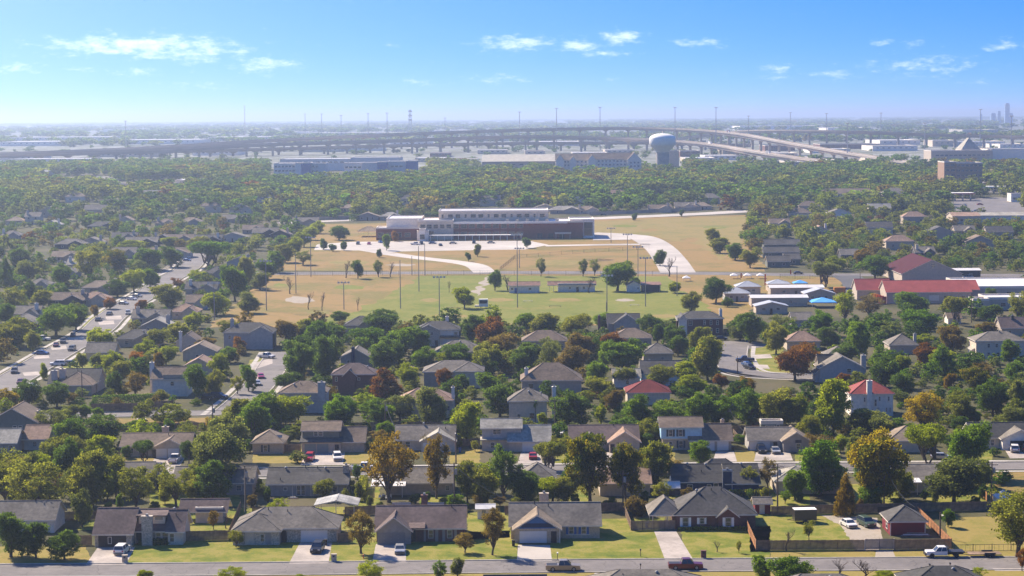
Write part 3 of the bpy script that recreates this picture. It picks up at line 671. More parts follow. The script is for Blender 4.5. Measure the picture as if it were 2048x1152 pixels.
ST1 = road('near_street', PP((-120,1142),(500,1138),(1024,1133),(1536,1129.5),(2160,1126)), 9.4, M_asph, 3)
ST2 = road('second_street', PP((-120,951),(500,946),(1024,939),(1536,935),(2160,931)), 9.0, M_asph, 3, walk=True)
road('third_street', PP((60,832),(230,829),(430,826),(470,824)), 8.5, M_asph, 3)
road('side_street', PP((455,830),(500,790),(530,755),(552,722),(562,704)), 9, M_asph, 4, walk=True)
AVE = road('avenue', PP((-60,810),(15,765),(45,748),(116,705),(189,664),(219,636),(254,611),(298,585),(333,560),(366,543),(386,524),(396,505)), 11.5, M_asph, 3, walk=True)
road('cul_de_sac_street', PP((1640,755),(1560,752),(1505,748),(1475,738),(1462,715),(1465,692)), 10, M_asph, 4, walk=True)
_c = P(1466, 690); sheet('turning_circle', [(_c.x + 11*math.cos(t), _c.y + 11*math.sin(t)) for t in [k*.2618 for k in range(24)]], M_asph, 5)
road('park_road', PP((380,548),(700,546.5),(1000,545),(1340,546),(1560,549),(1800,550),(2150,551)), 14, M_asph, 6, kerb=False)
road('school_lane', PP((1690,551),(1712,565),(1716,585),(1690,600)), 13, M_asphd, 7, kerb=False)
road('back_road', PP((1085,441),(1180,437.5),(1300,432.5),(1400,428),(1500,422)), 20, M_lot, 6, kerb=False)
road('back_lane', PP((560,447),(640,443),(770,438)), 14, M_lot, 6, kerb=False)
# fields of the park and the school grounds
sheet('park_field', PP((420,655),(480,600),(530,549),(700,549),(1000,548),(1340,549),(1600,552),(1690,556),(1680,585),(1520,600),(1480,650),(1000,650),(700,652)), G_dry, 1)
sheet('park_lawn', PP((560,652),(640,640),(725,618),(780,588),(840,552),(1000,551),(1335,552),(1350,580),(1420,612),(1440,648),(1100,648)), G_green, 2)
sheet('school_field', PP((520,541),(600,480),(640,448),(1090,440),(1490,430),(1530,543),(1340,543),(900,543)), G_dry, 1)
sheet('far_meadow', PP((1130,462),(1140,446),(1300,438),(1490,432),(1500,470),(1470,500),(1440,520),(1400,490),(1300,472)), G_pale, 2)
sheet('car_park', PP((628,500),(634,489),(700,484),(880,482),(1060,482),(1098,490),(1050,499),(960,500),(800,503),(765,509),(720,501)), M_lot, 5)
road('school_drive', PP((775,507),(840,516),(905,523),(950,531),(970,545)), 11, M_lot, 7, kerb=False)
road('loop_drive', PP((1180,467),(1240,470),(1285,476),(1318,495),(1340,520),(1356,545)), 17, M_lot, 7, kerb=False)
road('bus_lane', PP((1090,492),(1200,490),(1300,489)), 10, M_lot, 7, kerb=False)
sheet('ball_court', PP((1186,481),(1186,470),(1255,473),(1262,480)), M_lot, 8)
sheet('dirt_path', PP((945,585),(975,553),(985,553),(970,580),(955,592)), G_dirt, 4)
sheet('football_pitch', PP((990,540),(1010,518),(1180,505),(1300,497),(1325,540)), G_dry, 3)
sheet('verge', PP((230,860),(235,837),(320,836.5),(440,835),(475,834),(470,860)), G_dry, 1)
sheet('vacant_lot', PP((1978,1000),(1985,945),(2160,943),(2160,1000)), G_dry, 1)
# front gardens of the near street and of the second street
NOTREE = []
def lawn(*pts, m=None): sheet('lawn', PP(*pts), m or G_lawn, 1); NOTREE.append(pts) if pts[0][1] > 890 else None
lawn((-120,1134),(-120,1095),(170,1090),(185,1128.5),m=G_lawn2); lawn((255,1128),(262,1075),(600,1070),(600,1126)); lawn((640,1125),(640,1065),(760,1065),(760,1124)); lawn((800,1124),(800,1070),(1035,1060),(1035,1122))
lawn((1100,1122),(1100,1040),(1330,1035),(1330,1119)); lawn((1370,1119),(1360,1050),(1540,1052),(1540,1117.5),m=None); lawn((1500,1104),(1500,1020),(1690,1020),(1705,1075),(1710,1103)); lawn((1540,1117.5),(1540,1104),(1900,1102),(1900,1114.5),m=G_lawn2)
lawn((1900,1114.5),(1890,1035),(2160,1030),(2160,1112),m=G_lawn2); lawn((-120,1200),(-120,1152.5),(700,1148),(1024,1145),(1500,1142),(2160,1137),(2160,1200),m=G_lawn2)
lawn((150,1060),(200,1028),(400,1018),(700,1013),(760,1060),(450,1062)); lawn((940,1080),(930,1025),(1020,1025),(1020,1075))
for q in [(230,330),(505,606),(688,770),(900,960),(1105,1170),(1250,1350),(1470,1510),(1590,1680),(1925,1985)]: lawn((q[0],927),(q[0],900),(q[1],899),(q[1],926-(q[0]>900)*3), m=G_lawn if (q[0]//7) % 2 else G_lawn2)
for q in [(20,120),(300,480),(700,760),(840,900),(1120,1180),(1340,1420),(1540,1620),(1700,1800),(1850,1980)]: lawn((q[0],1014),(q[0],968),(q[1],967),(q[1],1013), m=G_lawn)
lawn((1505,745),(1500,690),(1560,680),(1580,745)); lawn((480,770),(500,720),(535,712),(520,745)); lawn((130,800),(110,745),(170,705),(200,740)); lawn((20,745),(20,728),(60,722),(62,738),m=G_lawn2); lawn((140,650),(200,620),(230,622),(190,655))
lawn((290,640),(255,645),(270,620),(290,622))
# driveways
def drive(*pts, m=None): sheet('driveway', PP(*pts), m or M_drive, 5); NOTREE.append(pts)
drive((171,1130),(196,1094),(270,1094),(252,1129.5)); drive((578,1127),(600,1085),(664,1085),(657,1126.5)); drive((744,1125.5),(752,1088),(812,1088),(812,1124.5)); drive((1034,1121.5),(1036,1090),(1100,1090),(1104,1121.5),m=M_lot)
drive((1330,1119.5),(1308,1062),(1352,1062),(1386,1118.5)); sheet('gravel_yard', PP((1714,1100),(1680,1050),(1640,1030),(1755,1036),(1765,1075),(1758,1100)), G_dirt, 4); drive((1750,1116.5),(1752,1101),(1785,1101),(1792,1116),m=G_dirt); drive((1185,1152),(1190,1146),(1240,1146),(1235,1152),m=M_lot); drive((1990,1142),(1985,1137),(2060,1137),(2060,1142))
drive((292,946),(310,915),(370,915),(352,945)); drive((600,931),(612,905),(690,905),(686,930)); drive((1035,927),(1042,905),(1080,905),(1085,926)); drive((1425,924),(1432,903),(1468,903),(1474,923)); drive((1508,922),(1512,905),(1580,905),(1586,921)); drive((2020,917),(2010,900),(2060,900),(2070,916)); drive((1175,925),(1180,905),(1270,905),(1265,924))
drive((1118,878),(1108,868),(1150,868),(1150,878)); drive((270,839),(280,831),(292,831),(292,838.5),m=M_lot)
for a, b in [(95,718),(130,700),(165,682),(225,650),(240,640),(75,752)]: drive((a-26,b),(a-30,b-7),(a+2,b-9),(a+4,b-2))
drive((505,740),(500,728),(545,716),(545,727)); drive((470,765),(500,752),(520,752),(508,768)); drive((1505,718),(1503,710),(1540,708),(1545,716)); drive((1495,735),(1495,728),(1535,730),(1540,738))

for _i, (_px, _py, _w, _h, _m) in enumerate([(600,600,60,16,G_dirt),(700,575,70,10,G_green),(640,625,50,8,G_pale),(860,600,40,8,G_pale),(1000,600,60,8,G_pale),(1130,600,70,8,G_pale),(1250,600,40,6,G_dirt),(1400,590,50,14,G_pale),(1430,560,40,6,G_dirt),(700,525,90,10,G_pale),(800,530,60,6,G_dirt),(1120,525,90,12,G_pale),(1200,520,60,6,G_dirt),(1380,480,40,10,G_dry),(1430,455,60,6,G_green),(1250,452,60,5,G_green),(1300,460,40,5,G_dry),(1450,505,30,10,G_dry),(560,570,30,8,G_green),(900,632,80,8,G_pale),(1330,632,60,8,G_pale)]):
    sheet('bare_patch', PP(*[(_px + _w * .5 * math.cos(t) * RNG.uniform(.7, 1.1), _py + _h * .5 * math.sin(t) * RNG.uniform(.7, 1.1)) for t in [k * math.pi / 9 for k in range(18)]]), _m, 3 + (_i % 2))
# ------------------------------------------------------------------ near row of houses
GD = mat('white_garage_door', (.70,.70,.70), .6, .05, 1); GDg = mat('grey_garage_door', (.22,.225,.23), .6, .08, 1); GDb = mat('brown_garage_door', (.055,.042,.036), .7, .15, 1); GDs = mat('slate_garage_door', (.19,.235,.255), .6, .06, 1)
DRd = mat('dark_front_door', (.04,.03,.03), .6, .1, 1); DRr = mat('brown_front_door', (.14,.06,.04), .6, .1, 1); SHb = mat('blue_shutter', (.04,.11,.27), .6, .06, 1); SHd = mat('slate_shutter', (.05,.065,.08), .6, .06, 1)
house('house', 'dark plum roofed ranch house with tall stone chimney and parked white car', 'house', 275, 1094,
 [(190,264,0,10.5,2.5,'x',3.5,'stone','plum'), (264,362,2.6,10.4,2.5,'x',3.0,'tanbrick','plum'), (333,363,1.6,9.6,2.55,'x',2.95,'cream','plum'), (271,324,3.6,6.2,4.9,'s',.5,'cream','plum',3)],
 [('g',0,225,5.0,GDb),('w',0,220,1.25,.7,1.3),('c',292,1.6,1.9,1.0,-.3,5.2,'stone'),('d',1,273,0,1.0,2.1,DRd),('w',1,312,1.3,1.0,1.6),('w',1,326,1.3,1.2,1.6),('w',3,280,4.45,1.1,.6),('w',3,312,4.45,1.6,.6),('pan',2,350,1.2,.9,2.0,WA['cream']),('w',2,342,1.3,1.0,1.6),('v',2,345,.7,'pipe'),('v',1,339,.9,'turbine')], anchor='plum roofed chimney house')
house('house', 'grey hip roofed stone house with white double garage door', 'house', 570, 1088,
 [(467,672,1.5,11.5,2.45,'h',2.9,'stone','grey'), (467,560,-.8,7,2.45,'h',2.35,'stone','grey')],
 [('g',0,627,4.8,GD),('w',1,526,1.3,.8,1.5),('pan',1,538,1.3,1.0,2.3,WA['grey']),('d',0,566,0,1.0,2.1,DRd),('w',1,482,1.3,1.3,1.3),('v',0,530,.85,'pipe'),('v',0,570,.75,'pipe'),('pan',1,500,1.2,1.6,2.2,WA['cream'])], anchor='grey hip roofed stone house')
house('house', 'brown roofed ranch house with grey front gable and panelled garage', 'house', 830, 1087,
 [(752,928,1.6,11.6,2.5,'x',3.0,'brick','plum'), (755,822,-.7,8,2.5,'y',2.35,'grey','plum'), (822,845,.6,3,2.6,'s',.7,None,'plum')],
 [('g',1,783,5.0,GDg),('pan',1,769,1.1,.12,2.1,M_trim),('pan',1,783,1.1,.12,2.1,M_trim),('pan',1,797,1.1,.12,2.1,M_trim),('d',0,825,0,1.0,2.1,DRd),('w',0,861,1.35,.95,1.5),('w',0,899,1.35,.95,1.5),('pan',0,873,1.15,.55,2.3,WA['grey']),('pan',0,849,1.15,.4,2.3,WA['grey']),('pan',0,887,1.15,.5,2.3,WA['grey']),('pan',0,911,1.15,.5,2.3,WA['grey']),('v',0,902,.9,'pipe'),('c',845,9,1.1,.8,4,7,'brick')], anchor='grey gabled brown house')
house('house', 'grey roofed tan brick house with bright blue front gable', 'house', 1110, 1080,
 [(1022,1200,1.2,11,2.5,'x',3.1,'tanbrick','grey'), (1029,1119,-2.4,8,2.5,'y',2.5,'tanbrick','tan')],
 [('g',1,1066,4.9,GD),('pan',1,1074,3.2,5.6,.75,WA['navy']),('d',1,1107,0,1.0,2.1,DRd),('p',1119,-2.7,2.45),('S',0,1143,1.55,.95,1.5,SHb),('S',0,1168,1.55,.95,1.5,SHb),('pan',0,1156,.7,4.4,.12,M_trim),('v',0,1070,.92,'pipe'),('v',0,1098,.8,'pipe'),('c',1090,10,1.7,1.0,3,6.6,'tanbrick')], anchor='blue gabled brick house')
_h = HROOT[-1]
_b = MB(); _r = (_h[0], _h[1])
o_ = [o for o in bpy.data.objects if o.get('label','').endswith('bright blue front gable')][0]
_x0, _x1 = (1029-1110)/_h[2], (1119-1110)/_h[2]; _c = (_x0+_x1)/2
b = MB(); b.frustum([(_x0+.5,-2.43,2.62),(_x1-.5,-2.43,2.62),(_c,-2.43,4.85)], [(_x0+.5,-2.405,2.62),(_x1-.5,-2.405,2.62),(_c,-2.405,4.85)]); b.build('gable_panel', WA['blue'], o_)
house('house', 'dark red brick house with hip roof, carport and white shutters', 'house', 1430, 1058,
 [(1351,1511,0,12,2.6,'h',4.1,'brick','dark'), (1436,1474,-.5,4,2.55,'y',1.35,'brick','dark'), (1303,1362,.6,9.5,2.5,'h',2.6,None,'grey',0)],
 [('S',0,1371,1.35,1.1,1.7,M_white),('S',0,1404,1.55,.9,1.2,M_white),('d',0,1418,0,1.0,2.1,DRr),('S',1,1456,1.4,1.15,1.7,M_white),('v',0,1407,.62,'pipe'),('v',0,1428,.85,'pipe'),('v',0,1448,.85,'pipe'),('v',0,1398,.8,'turbine'),('p',1306,.7,2.5),('p',1306,9,2.5),('p',1335,.7,2.5)], anchor='hip roofed brick house')
house('shed', 'barn red shed with grey hip roof beside the lit cedar fence', 'shed', 1818, 1071,
 [(1780,1851,0,7.6,2.5,'h',2.2,'barn','dark')], [('sw',0,'l',3,1.5,1.6,1.6),('pan',0,1781,1.2,.14,2.45,M_trim),('pan',0,1850,1.2,.14,2.45,M_trim)], anchor='barn red shed')
house('house', 'pale roofed house half hidden behind dark trees at lower left', 'house', 60, 1066, [(-60,108,0,9,2.5,'x',2.6,'white','grey')], [('w',0,90,1.4,1,1.3)], anchor='half hidden white house')
# roofs of houses on the camera's side of the near street
def near_roof(label, px, ytop, w_, d, D, kind, rm, rise=2.4, dx=0):
    p = PD(px, ytop, D); root = thing('house', (p.x, D, 0), label, 'house'); h = p.z - rise - .2
    b = MB(); wall_mesh(b, -w_/2, w_/2, -d/2, d/2, -.3, h, rise, 'h' if kind == 'h' else kind); b.build('wall', WA['tanbrick'], root)
    b = MB(); hip_roof(b, -w_/2, w_/2, -d/2, d/2, h, rise, .5) if kind == 'h' else gable_roof(b, -w_/2, w_/2, -d/2, d/2, h, rise, kind, .5); b.build('roof', [RO[rm], M_trim], root)
    vent(root, w_*.1, -.8, h + rise*.8, 'turbine'); vent(root, -w_*.2, -1.2, h + rise*.7, 'pipe'); put_window(root, 0, -d/2 - .02, 1.4, 1.2, 1.3)
near_roof('grey hip roof at the bottom edge nearest the maroon pickup', 1290, 1138, 18, 10, 312, 'h', 'grey')
near_roof('dark hip roof at the bottom edge nearest the flatbed truck', 1888, 1131, 13, 9.5, 314, 'h', 'black')
near_roof('grey roof corner at the bottom edge below the gravel yard', 1640, 1147, 15, 9, 306, 'h', 'grey')
near_roof('dark roof corner at the bottom edge left of the beige pickup', 1030, 1149, 9, 8, 306, 'x', 'dark')
# outbuildings in the back gardens
house('shed', 'brown roofed white shed behind the plum roofed house', 'shed', 415, 1046, [(362,452,0,5.5,2.3,'x',1.7,None,'plum'), (391,446,.2,5.3,2.3,'f',0,'cream','plum')], [('p',366,.2,2.3),('p',378,.2,2.3),('w',1,424,1.3,.8,1.0)], anchor='brown roofed white shed')
house('pavilion', 'open garden pavilion with grey-white tin gable roof on posts', 'pavilion', 670, 1036, [(633,712,0,6,2.5,'y',.8,None,'weathered')], [('p',637,.2,2.6),('p',708,.2,2.6),('p',637,5.8,2.6),('p',708,5.8,2.6),('p',672,.2,2.9)], anchor='tin roofed garden pavilion')
house('shed', 'small white shed behind the brown bushes by the tan brick house', 'shed', 978, 1038, [(955,987,0,2.6,2.0,'x',.5,'white','white')], [('d',0,968,0,.8,1.8,M_metal)])
house('shed', 'white roofed dark playhouse behind the red brick house', 'shed', 1345, 992, [(1332,1358,0,2.4,1.7,'x',.9,'dark','white',0,.3)], [('d',0,1345,0,.8,1.5,DRd)])
house('shed', 'barn red shed with pale roof against the back fence', 'shed', 1524, 1028, [(1510,1541,0,3,2.1,'x',.8,'barn','grey')], [('d',0,1524,0,1.0,1.8,M_trim)])
house('garden_tent', 'white peaked garden tent by the fence end', 'tent', 2010, 1017, [(1994,2027,0,3.4,1.9,'h',1.2,'white','white',0,.1)], [('d',0,2014,0,1.6,1.7,DRd)])
for a, l in ((803, 'pale blue corrugated panel leaning on the back fence, left one of two'), (870, 'pale blue corrugated panel leaning on the back fence, right one of two')):
    p = P(a, 1022); r = thing('fence_screen', p, l, 'screen', 0, 'pale screens on the fence')
    for k in range(4): MB().box(-1.8 + k*.9 + .01, -.9 + k*.9 - .01, 0, .05, 0, 1.7).build('sheet_panel', RO['steel'], r)
# ------------------------------------------------------------------ second row: backs towards the camera
house('house', 'long grey ranch house with turbine vents and sliding doors facing the camera', 'house', 615, 992, [(536,694,0,10,2.5,'x',2.4,'grey','dark')],
 [('w',0,571,1.5,.75,.75),('w',0,598,1.15,1.0,2.1),('w',0,606,1.15,1.0,2.1),('w',0,650,1.4,1.2,1.2),('w',0,670,1.4,1.0,1.3),('c',690,3.5,1.2,1.1,0,5.6,'stone'),('v',0,568,.85,'turbine'),('v',0,648,.85,'turbine'),('v',0,607,.95,'pipe'),('v',0,632,.9,'pipe'),('v',0,560,.2,'pipe'),('pan',0,585,1.2,.12,2.4,M_trim),('pan',0,622,1.2,.12,2.4,M_trim)], anchor='long turbine vented house')
house('house', 'grey house behind the golden trees with a white patio cover', 'house', 835, 990, [(772,905,0,9.5,2.5,'x',2.4,'taupe','grey'), (748,808,-2.6,2,2.3,'s',.5,None,'white')], [('w',0,870,1.4,1.1,1.2),('p',750,-2.5,2.3),('p',806,-2.5,2.3),('w',0,895,1.4,.9,1.0)], anchor='white patio cover house')
house('house', 'grey roofed house behind the big dark tree near the driveway', 'house', 430, 990, [(348,505,0,10,2.5,'x',2.5,'grey','grey')], [('w',0,478,1.4,1.1,1.2),('w',0,400,1.4,1.1,1.2),('v',0,470,.6,'pipe')], anchor='big dark tree house')
house('house', 'low grey roof among olive trees near the second street', 'house', 262, 985, [(225,300,0,11,2.4,'x',2.9,'grey','grey')], [('w',0,270,1.4,1,1.2)])
house('house', 'navy house with dark roof and tall navy chimney trimmed white', 'house', 1432, 988, [(1347,1452,0,10,2.6,'x',2.6,'navy','black'), (1452,1516,-1.3,9.8,2.4,'x',2.9,'navy','black'), (1405,1492,8,14,2.6,'h',2.6,'navy','dark')],
 [('c',1453,-1.0,1.8,.9,0,5.0,'navy'),('w',0,1418,1.3,.9,1.4),('w',0,1432,1.3,1.0,1.9),('w',0,1380,1.3,1.2,1.4),('pan',0,1420,2.4,5,.12,M_trim),('v',0,1378,.9,'turbine'),('v',0,1415,.85,'turbine'),('v',1,1486,.9,'turbine'),('v',0,1405,.5,'pipe')], anchor='navy house with navy chimney')
_n = [o for o in bpy.data.objects if o.get('label','').startswith('navy house')][0]; _s2 = HROOT[-1][2]
for x in (-1.0, .9): MB().box(x, x+.12, -.07, .02, 0, 4.9).build('chimney_trim', M_trim, _n, loc=((1453-1432)/_s2, -1.47, 0))
MB().box(-1.05, 1.05, -.07, .02, 4.9, 5.1).build('chimney_trim', M_trim, _n, loc=((1453-1432)/_s2, -1.49, 0))
house('house', 'beige house behind the round bright green tree', 'house', 1610, 988, [(1552,1690,0,9.5,2.6,'h',2.2,'beige','pale')], [('w',0,1660,1.4,1,1.3),('w',0,1580,1.4,1,1.3),('w',0,1628,1.4,.9,.9)], anchor='beige hip roofed house')
house('house', 'grey roofed house with white porch roof behind gold-tipped trees', 'house', 1865, 985, [(1800,1940,0,10,2.6,'x',2.2,'beige','grey'), (1772,1834,-2.5,2.5,2.5,'s',.5,None,'white')], [('p',1776,-2.4,2.5),('p',1808,-2.4,2.5),('p',1830,-2.4,2.5),('w',0,1880,1.4,1,1.3)], anchor='white porch roof house')
house('house', 'pinkish roofed beige house hidden behind two gold-tipped trees', 'house', 1250, 992, [(1200,1300,0,9.5,2.6,'x',2.2,'beige','pink')], [('w',0,1280,1.3,1.0,1.6),('w',0,1266,1.4,.8,1.3)], anchor='pinkish roofed beige house')
house('house', 'grey hip roofed house left of the big gold-tipped tree', 'house', 1085, 985, [(1040,1110,0,9,2.6,'h',2.6,'grey','grey')], [('w',0,1060,1.4,1,1.2),('v',0,1068,.7,'pipe')])
# ------------------------------------------------------------------ third row: fronts towards the camera
house('house', 'grey ranch house with two white garage doors and white pickup', 'house', 320, 915, [(240,378,1.5,10.5,2.4,'x',2.2,'beige','brown'), (311,371,-.8,7,2.5,'y',1.7,'beige','brown')], [('g',1,324,2.5,GD),('g',1,348,2.5,GD),('w',0,252,1.3,.6,1.3),('w',0,262,1.3,.6,1.3),('c',319,8.5,1.5,1.0,3,5.6,'tanbrick'),('v',0,330,.8,'pipe'),('d',1,310,0,.9,2.0,DRd)], anchor='two garage door ranch')
house('house', 'small tan house end with solar panels on its roof', 'house', 540, 908, [(505,566,0,9,2.5,'h',2.3,'tanbrick','tan')], [('S',0,531,1.3,1.0,1.6,SHd),('sk',0,540,.5),('sk',0,556,.42)], anchor='tan house with solar panels')
house('house', 'two-storey tan roofed house with slate garage doors and a red car', 'house', 640, 906, [(604,678,1.5,8.5,5.0,'x',1.5,'dgreen','brown',2.4), (604,682,-.3,4,2.5,'s',1.5,'taupe','dark'), (678,728,.8,9,2.5,'x',2.7,'taupe','brown')],
 [('w',0,631,4.2,1.0,1.1),('w',0,641,4.2,1.0,1.1),('g',1,621,2.6,GDs),('g',1,646,2.6,GDs),('d',1,674,0,.9,2.0,DRd),('pan',2,704,1.2,.8,2.1,WA['tanbrick'])], anchor='two-storey tan roofed house')
house('house', 'grey roofed ranch house behind golden trees on the second street', 'house', 850, 903, [(792,908,1.5,11,2.5,'x',2.6,'beige','grey'), (843,910,-1,8,2.5,'y',2.0,'cream','pale')], [('g',1,868,4.8,GD),('w',0,815,1.4,1.2,1.4),('v',0,846,.98,'turbine'),('v',0,890,.7,'pipe')], anchor='cream gabled ranch house')
house('house', 'two-storey pale blue roofed house with wide white garage', 'house', 1030, 904, [(964,1042,2.5,8.5,5.2,'x',1.6,'bluegrey','pale',2.2), (964,1050,1.5,6,2.5,'s',.2,'beige','pale'), (1018,1100,.2,9.5,2.5,'x',2.9,'beige','pale')], [('w',0,990,4.3,1.0,1.2),('w',0,998,4.3,1.0,1.2),('g',2,1066,4.9,GD),('w',1,985,1.3,1.0,1.4),('w',1,1030,1.3,1.0,1.9)], anchor='pale blue roofed house')
house('house', 'taupe house with tan front gable and two small square windows', 'house', 1215, 905, [(1142,1278,3,12,2.6,'x',2.5,'grey','plum'), (1219,1279,-.5,9,2.5,'y',2.2,'taupe','pink'), (1170,1190,2,6,2.5,'y',1.3,'white','grey')], [('w',1,1239,1.6,.8,.8),('w',1,1262,1.6,.8,.8),('w',2,1180,1.4,1.0,1.2),('v',0,1230,.9,'pipe'),('d',1,1225,0,.9,2.0,DRd)], anchor='two small window house')
house('house', 'two-storey pale blue house with dark shutters and brown roof', 'house', 1390, 902, [(1323,1405,1.2,8.2,5.4,'x',1.7,'cyan','brown',2.7), (1326,1384,1.5,8,2.7,'f',0,'tanbrick','brown'), (1380,1463,.4,9,2.5,'x',3.0,'taupe','brown')], [('S',0,1342,4.0,.95,1.6,SHd),('S',0,1362,4.0,.95,1.6,SHd),('S',1,1363,1.3,1.0,1.7,SHd),('w',1,1342,1.3,.8,1.4),('g',2,1418,2.6,GD),('g',2,1446,2.6,GD),('d',2,1389,0,1.0,2.1,DRd),('c',1452,8,.8,.7,3,5.8,'tanbrick')], anchor='pale blue shuttered house')
house('house', 'pale grey house with slanted gable and two cars on its drive', 'house', 1555, 904, [(1500,1590,2,10,2.5,'x',2.2,'bluegrey','grey'), (1566,1618,-.6,9,2.7,'y',1.8,'grey','tan')], [('g',0,1522,4.6,GD),('w',1,1596,1.4,1.1,1.3),('pan',1,1596,2.5,1.4,.7,WA['dark']),('d',0,1553,0,.9,2,DRd)], anchor='slanted gable grey house')
house('garden_room', 'flat roofed sage garden room behind the pale grey house', 'garden room', 1545, 868, [(1522,1566,0,3,2.6,'f',0,'dgreen','dark')], [('w',0,1540,1.5,2.2,1.2),('w',0,1556,1.3,.8,2.0)])
house('house', 'pale roofed house behind the yellow willow-like tree', 'house', 1815, 905, [(1778,1860,0,10,2.6,'h',2.6,'beige','tan')], [('w',0,1800,1.4,1.1,1.3),('w',0,1840,1.4,1.1,1.3)])
house('house', 'dark roofed house with white trussed gable over an open garage', 'house', 2010, 899, [(1948,2110,1.5,11,2.6,'x',2.6,'cream','black'), (2003,2075,-1,8,2.6,'y',1.9,'white','grey')], [('g',1,2040,5,DRd),('w',0,1972,1.4,1.2,1.4),('w',0,1988,1.4,.9,1.4),('v',0,2000,.95,'pipe')], anchor='white gabled dark house')
# ------------------------------------------------------------------ beyond: two-storey houses among the trees
def H2(label, px, py, xa, xb, eave, rk, rise, wall, roof, d=9, feats=(), anchor=None, rot=0, extra=()):
    return house('house', label, 'house', px, py, [(xa, xb, 0, d, eave, rk, rise, wall, roof)] + list(extra), feats, rot, anchor)
H2('dark sage gabled house with three small white windows at far left', 30, 868, -25, 75, 2.8, 'y', 3.4, 'dgreen', 'brown', 12, [('w',0,30,1.6,1.0,1.0),('w',0,41,1.6,1.0,1.0),('w',0,62,1.6,1.0,1.0),('c',72,4,1.1,1,0,5.0,'beige')], 'dark sage gabled house', extra=[(70,90,3,9,2.6,'x',1.5,'beige','pale')])
H2('mint green roofed house at the left picture edge', 15, 908, -20, 32, 2.6, 'x', 2.5, 'grey', 'pale', 9, [('w',0,22,1.4,1,1.2)])
H2('pinkish brown roof wedged behind olive trees at left', 72, 900, 48, 95, 2.6, 'x', 2.5, 'beige', 'pink', 9, [('w',0,70,1.4,1,1.2)])
H2('large grey roofed house with two pale chimneys beside the avenue', 150, 785, 98, 195, 2.8, 'x', 3.2, 'taupe', 'dark', 11, [('c',108,1.5,1.7,1.2,0,6.0,'bluegrey'),('c',123,2,1.7,1.2,0,6.4,'cream'),('v',0,150,.8,'pipe'),('w',0,170,1.4,1.2,1.2)], 'two chimney avenue house', extra=[(122,192,-6,5,2.7,'h',3.0,'taupe','brown')])
H2('two-storey white walled brown gabled house behind the long hedge', 340, 793, 305, 375, 5.0, 'x', 2.6, 'white', 'brown', 9, [('w',0,345,3.6,1.0,1.2),('c',300,4,1.2,1,0,9.0,'white'),('pan',0,348,5.6,6,1.0,WA['taupe'])], 'white hedge side house')
H2('two-storey pale blue house with wide pale chimney', 610, 826, 560, 652, 5.2, 'h', 2.5, 'bluegrey', 'brown', 9, [('w',0,614,4.3,1.3,.7),('w',0,614,2.2,1.2,.9),('c',644,-.2,1.9,1.0,0,8.0,'bluegrey'),('v',0,587,.6,'turbine'),('v',0,600,.7,'pipe')], 'wide chimney blue house')
H2('two-storey dark red brick house with white trimmed gables', 705, 788, 665, 750, 5.4, 'h', 2.6, 'brick', 'plum', 9, [('w',0,673,4.2,.7,1.3),('w',0,696,4.2,1.8,1.2),('w',0,696,1.5,1.8,1.3),('w',0,673,1.5,.7,1.3),('w',0,718,4.2,.8,.8),('v',0,735,.6,'turbine')], 'white trimmed brick house', extra=[(688,712,-.6,5,5.3,'y',1.6,'brick','plum')])
H2('grey house with navy upper wall and tall navy chimney', 714, 738, 682, 742, 3.4, 'y', 2.6, 'grey', 'grey', 10, [('c',707,-.3,1.0,.8,0,6.6,'navy'),('w',0,697,2.2,.9,1.1),('c',751,5,.9,.8,0,6,'white')], 'navy chimney grey house')
H2('grey roofed house with tan walls and one dark window', 915, 775, 848, 966, 4.4, 'h', 2.6, 'taupe', 'grey', 11, [('w',0,950,3.0,1.2,1.5)], 'one dark window house', extra=[(910,966,-1.2,8,4.6,'h',2.2,'cream','grey')])
H2('pinkish roofed house with slim white chimney behind grey tree', 850, 836, 800, 905, 4.4, 'h', 2.6, 'beige', 'pink', 9, [('c',906,2,.8,.8,0,7.5,'white'),('w',0,897,2.5,.8,1.3)], 'slim chimney pinkish house')
H2('wide grey hip roofed house with white chimney', 1100, 786, 1044, 1163, 3.4, 'h', 4.2, 'taupe', 'brown', 12, [('c',1053,3,1.0,.9,0,6.5,'white'),('w',0,1062,2.0,1.6,1.3),('w',0,1095,2,1.0,1.3)], 'wide grey hip roofed house')
H2('two-storey beige house with grey roof beside the fan palm', 1060, 846, 1018, 1094, 5.4, 'h', 2.8, 'cream', 'grey', 9, [('w',0,1038,1.6,.9,1.4),('w',0,1064,1.8,1.4,1.6),('c',1109,4,1.0,.9,0,8.5,'white'),('v',0,1058,.6,'turbine'),('v',0,1083,.5,'turbine')], 'beige palm side house')
H2('low house with bright red ribbed metal roof among trees', 1295, 810, 1255, 1340, 3.2, 'h', 2.8, 'cream', 'dullred', 10, [('w',0,1295,1.6,1.1,1.2)], 'red metal roofed house')
H2('dark roofed house with pale blue gable end', 1325, 772, 1284, 1372, 3.6, 'x', 3.0, 'cyan', 'dark', 10, [('c',1302,6,.9,.9,0,6.5,'white'),('w',0,1320,1.6,1.0,1.2)], 'pale blue gabled house')
H2('small pale roofed house between grey-green trees', 1255, 775, 1228, 1280, 2.8, 'x', 2.0, 'white', 'pale', 8, [('w',0,1255,1.4,.9,1.0)])
H2('two-storey blue-grey house with long sloping roof', 1690, 765, 1640, 1728, 4.2, 'y', 3.2, 'bluegrey', 'grey', 10, [('w',0,1698,3.4,1.3,1.3),('c',1730,3,1.4,1.1,0,7.4,'bluegrey')], 'long sloping roof house', extra=[(1632,1668,1,8,2.6,'y',2.4,'bluegrey','dark'),(1645,1690,6,12,4.6,'x',2.4,'bluegrey','black')])
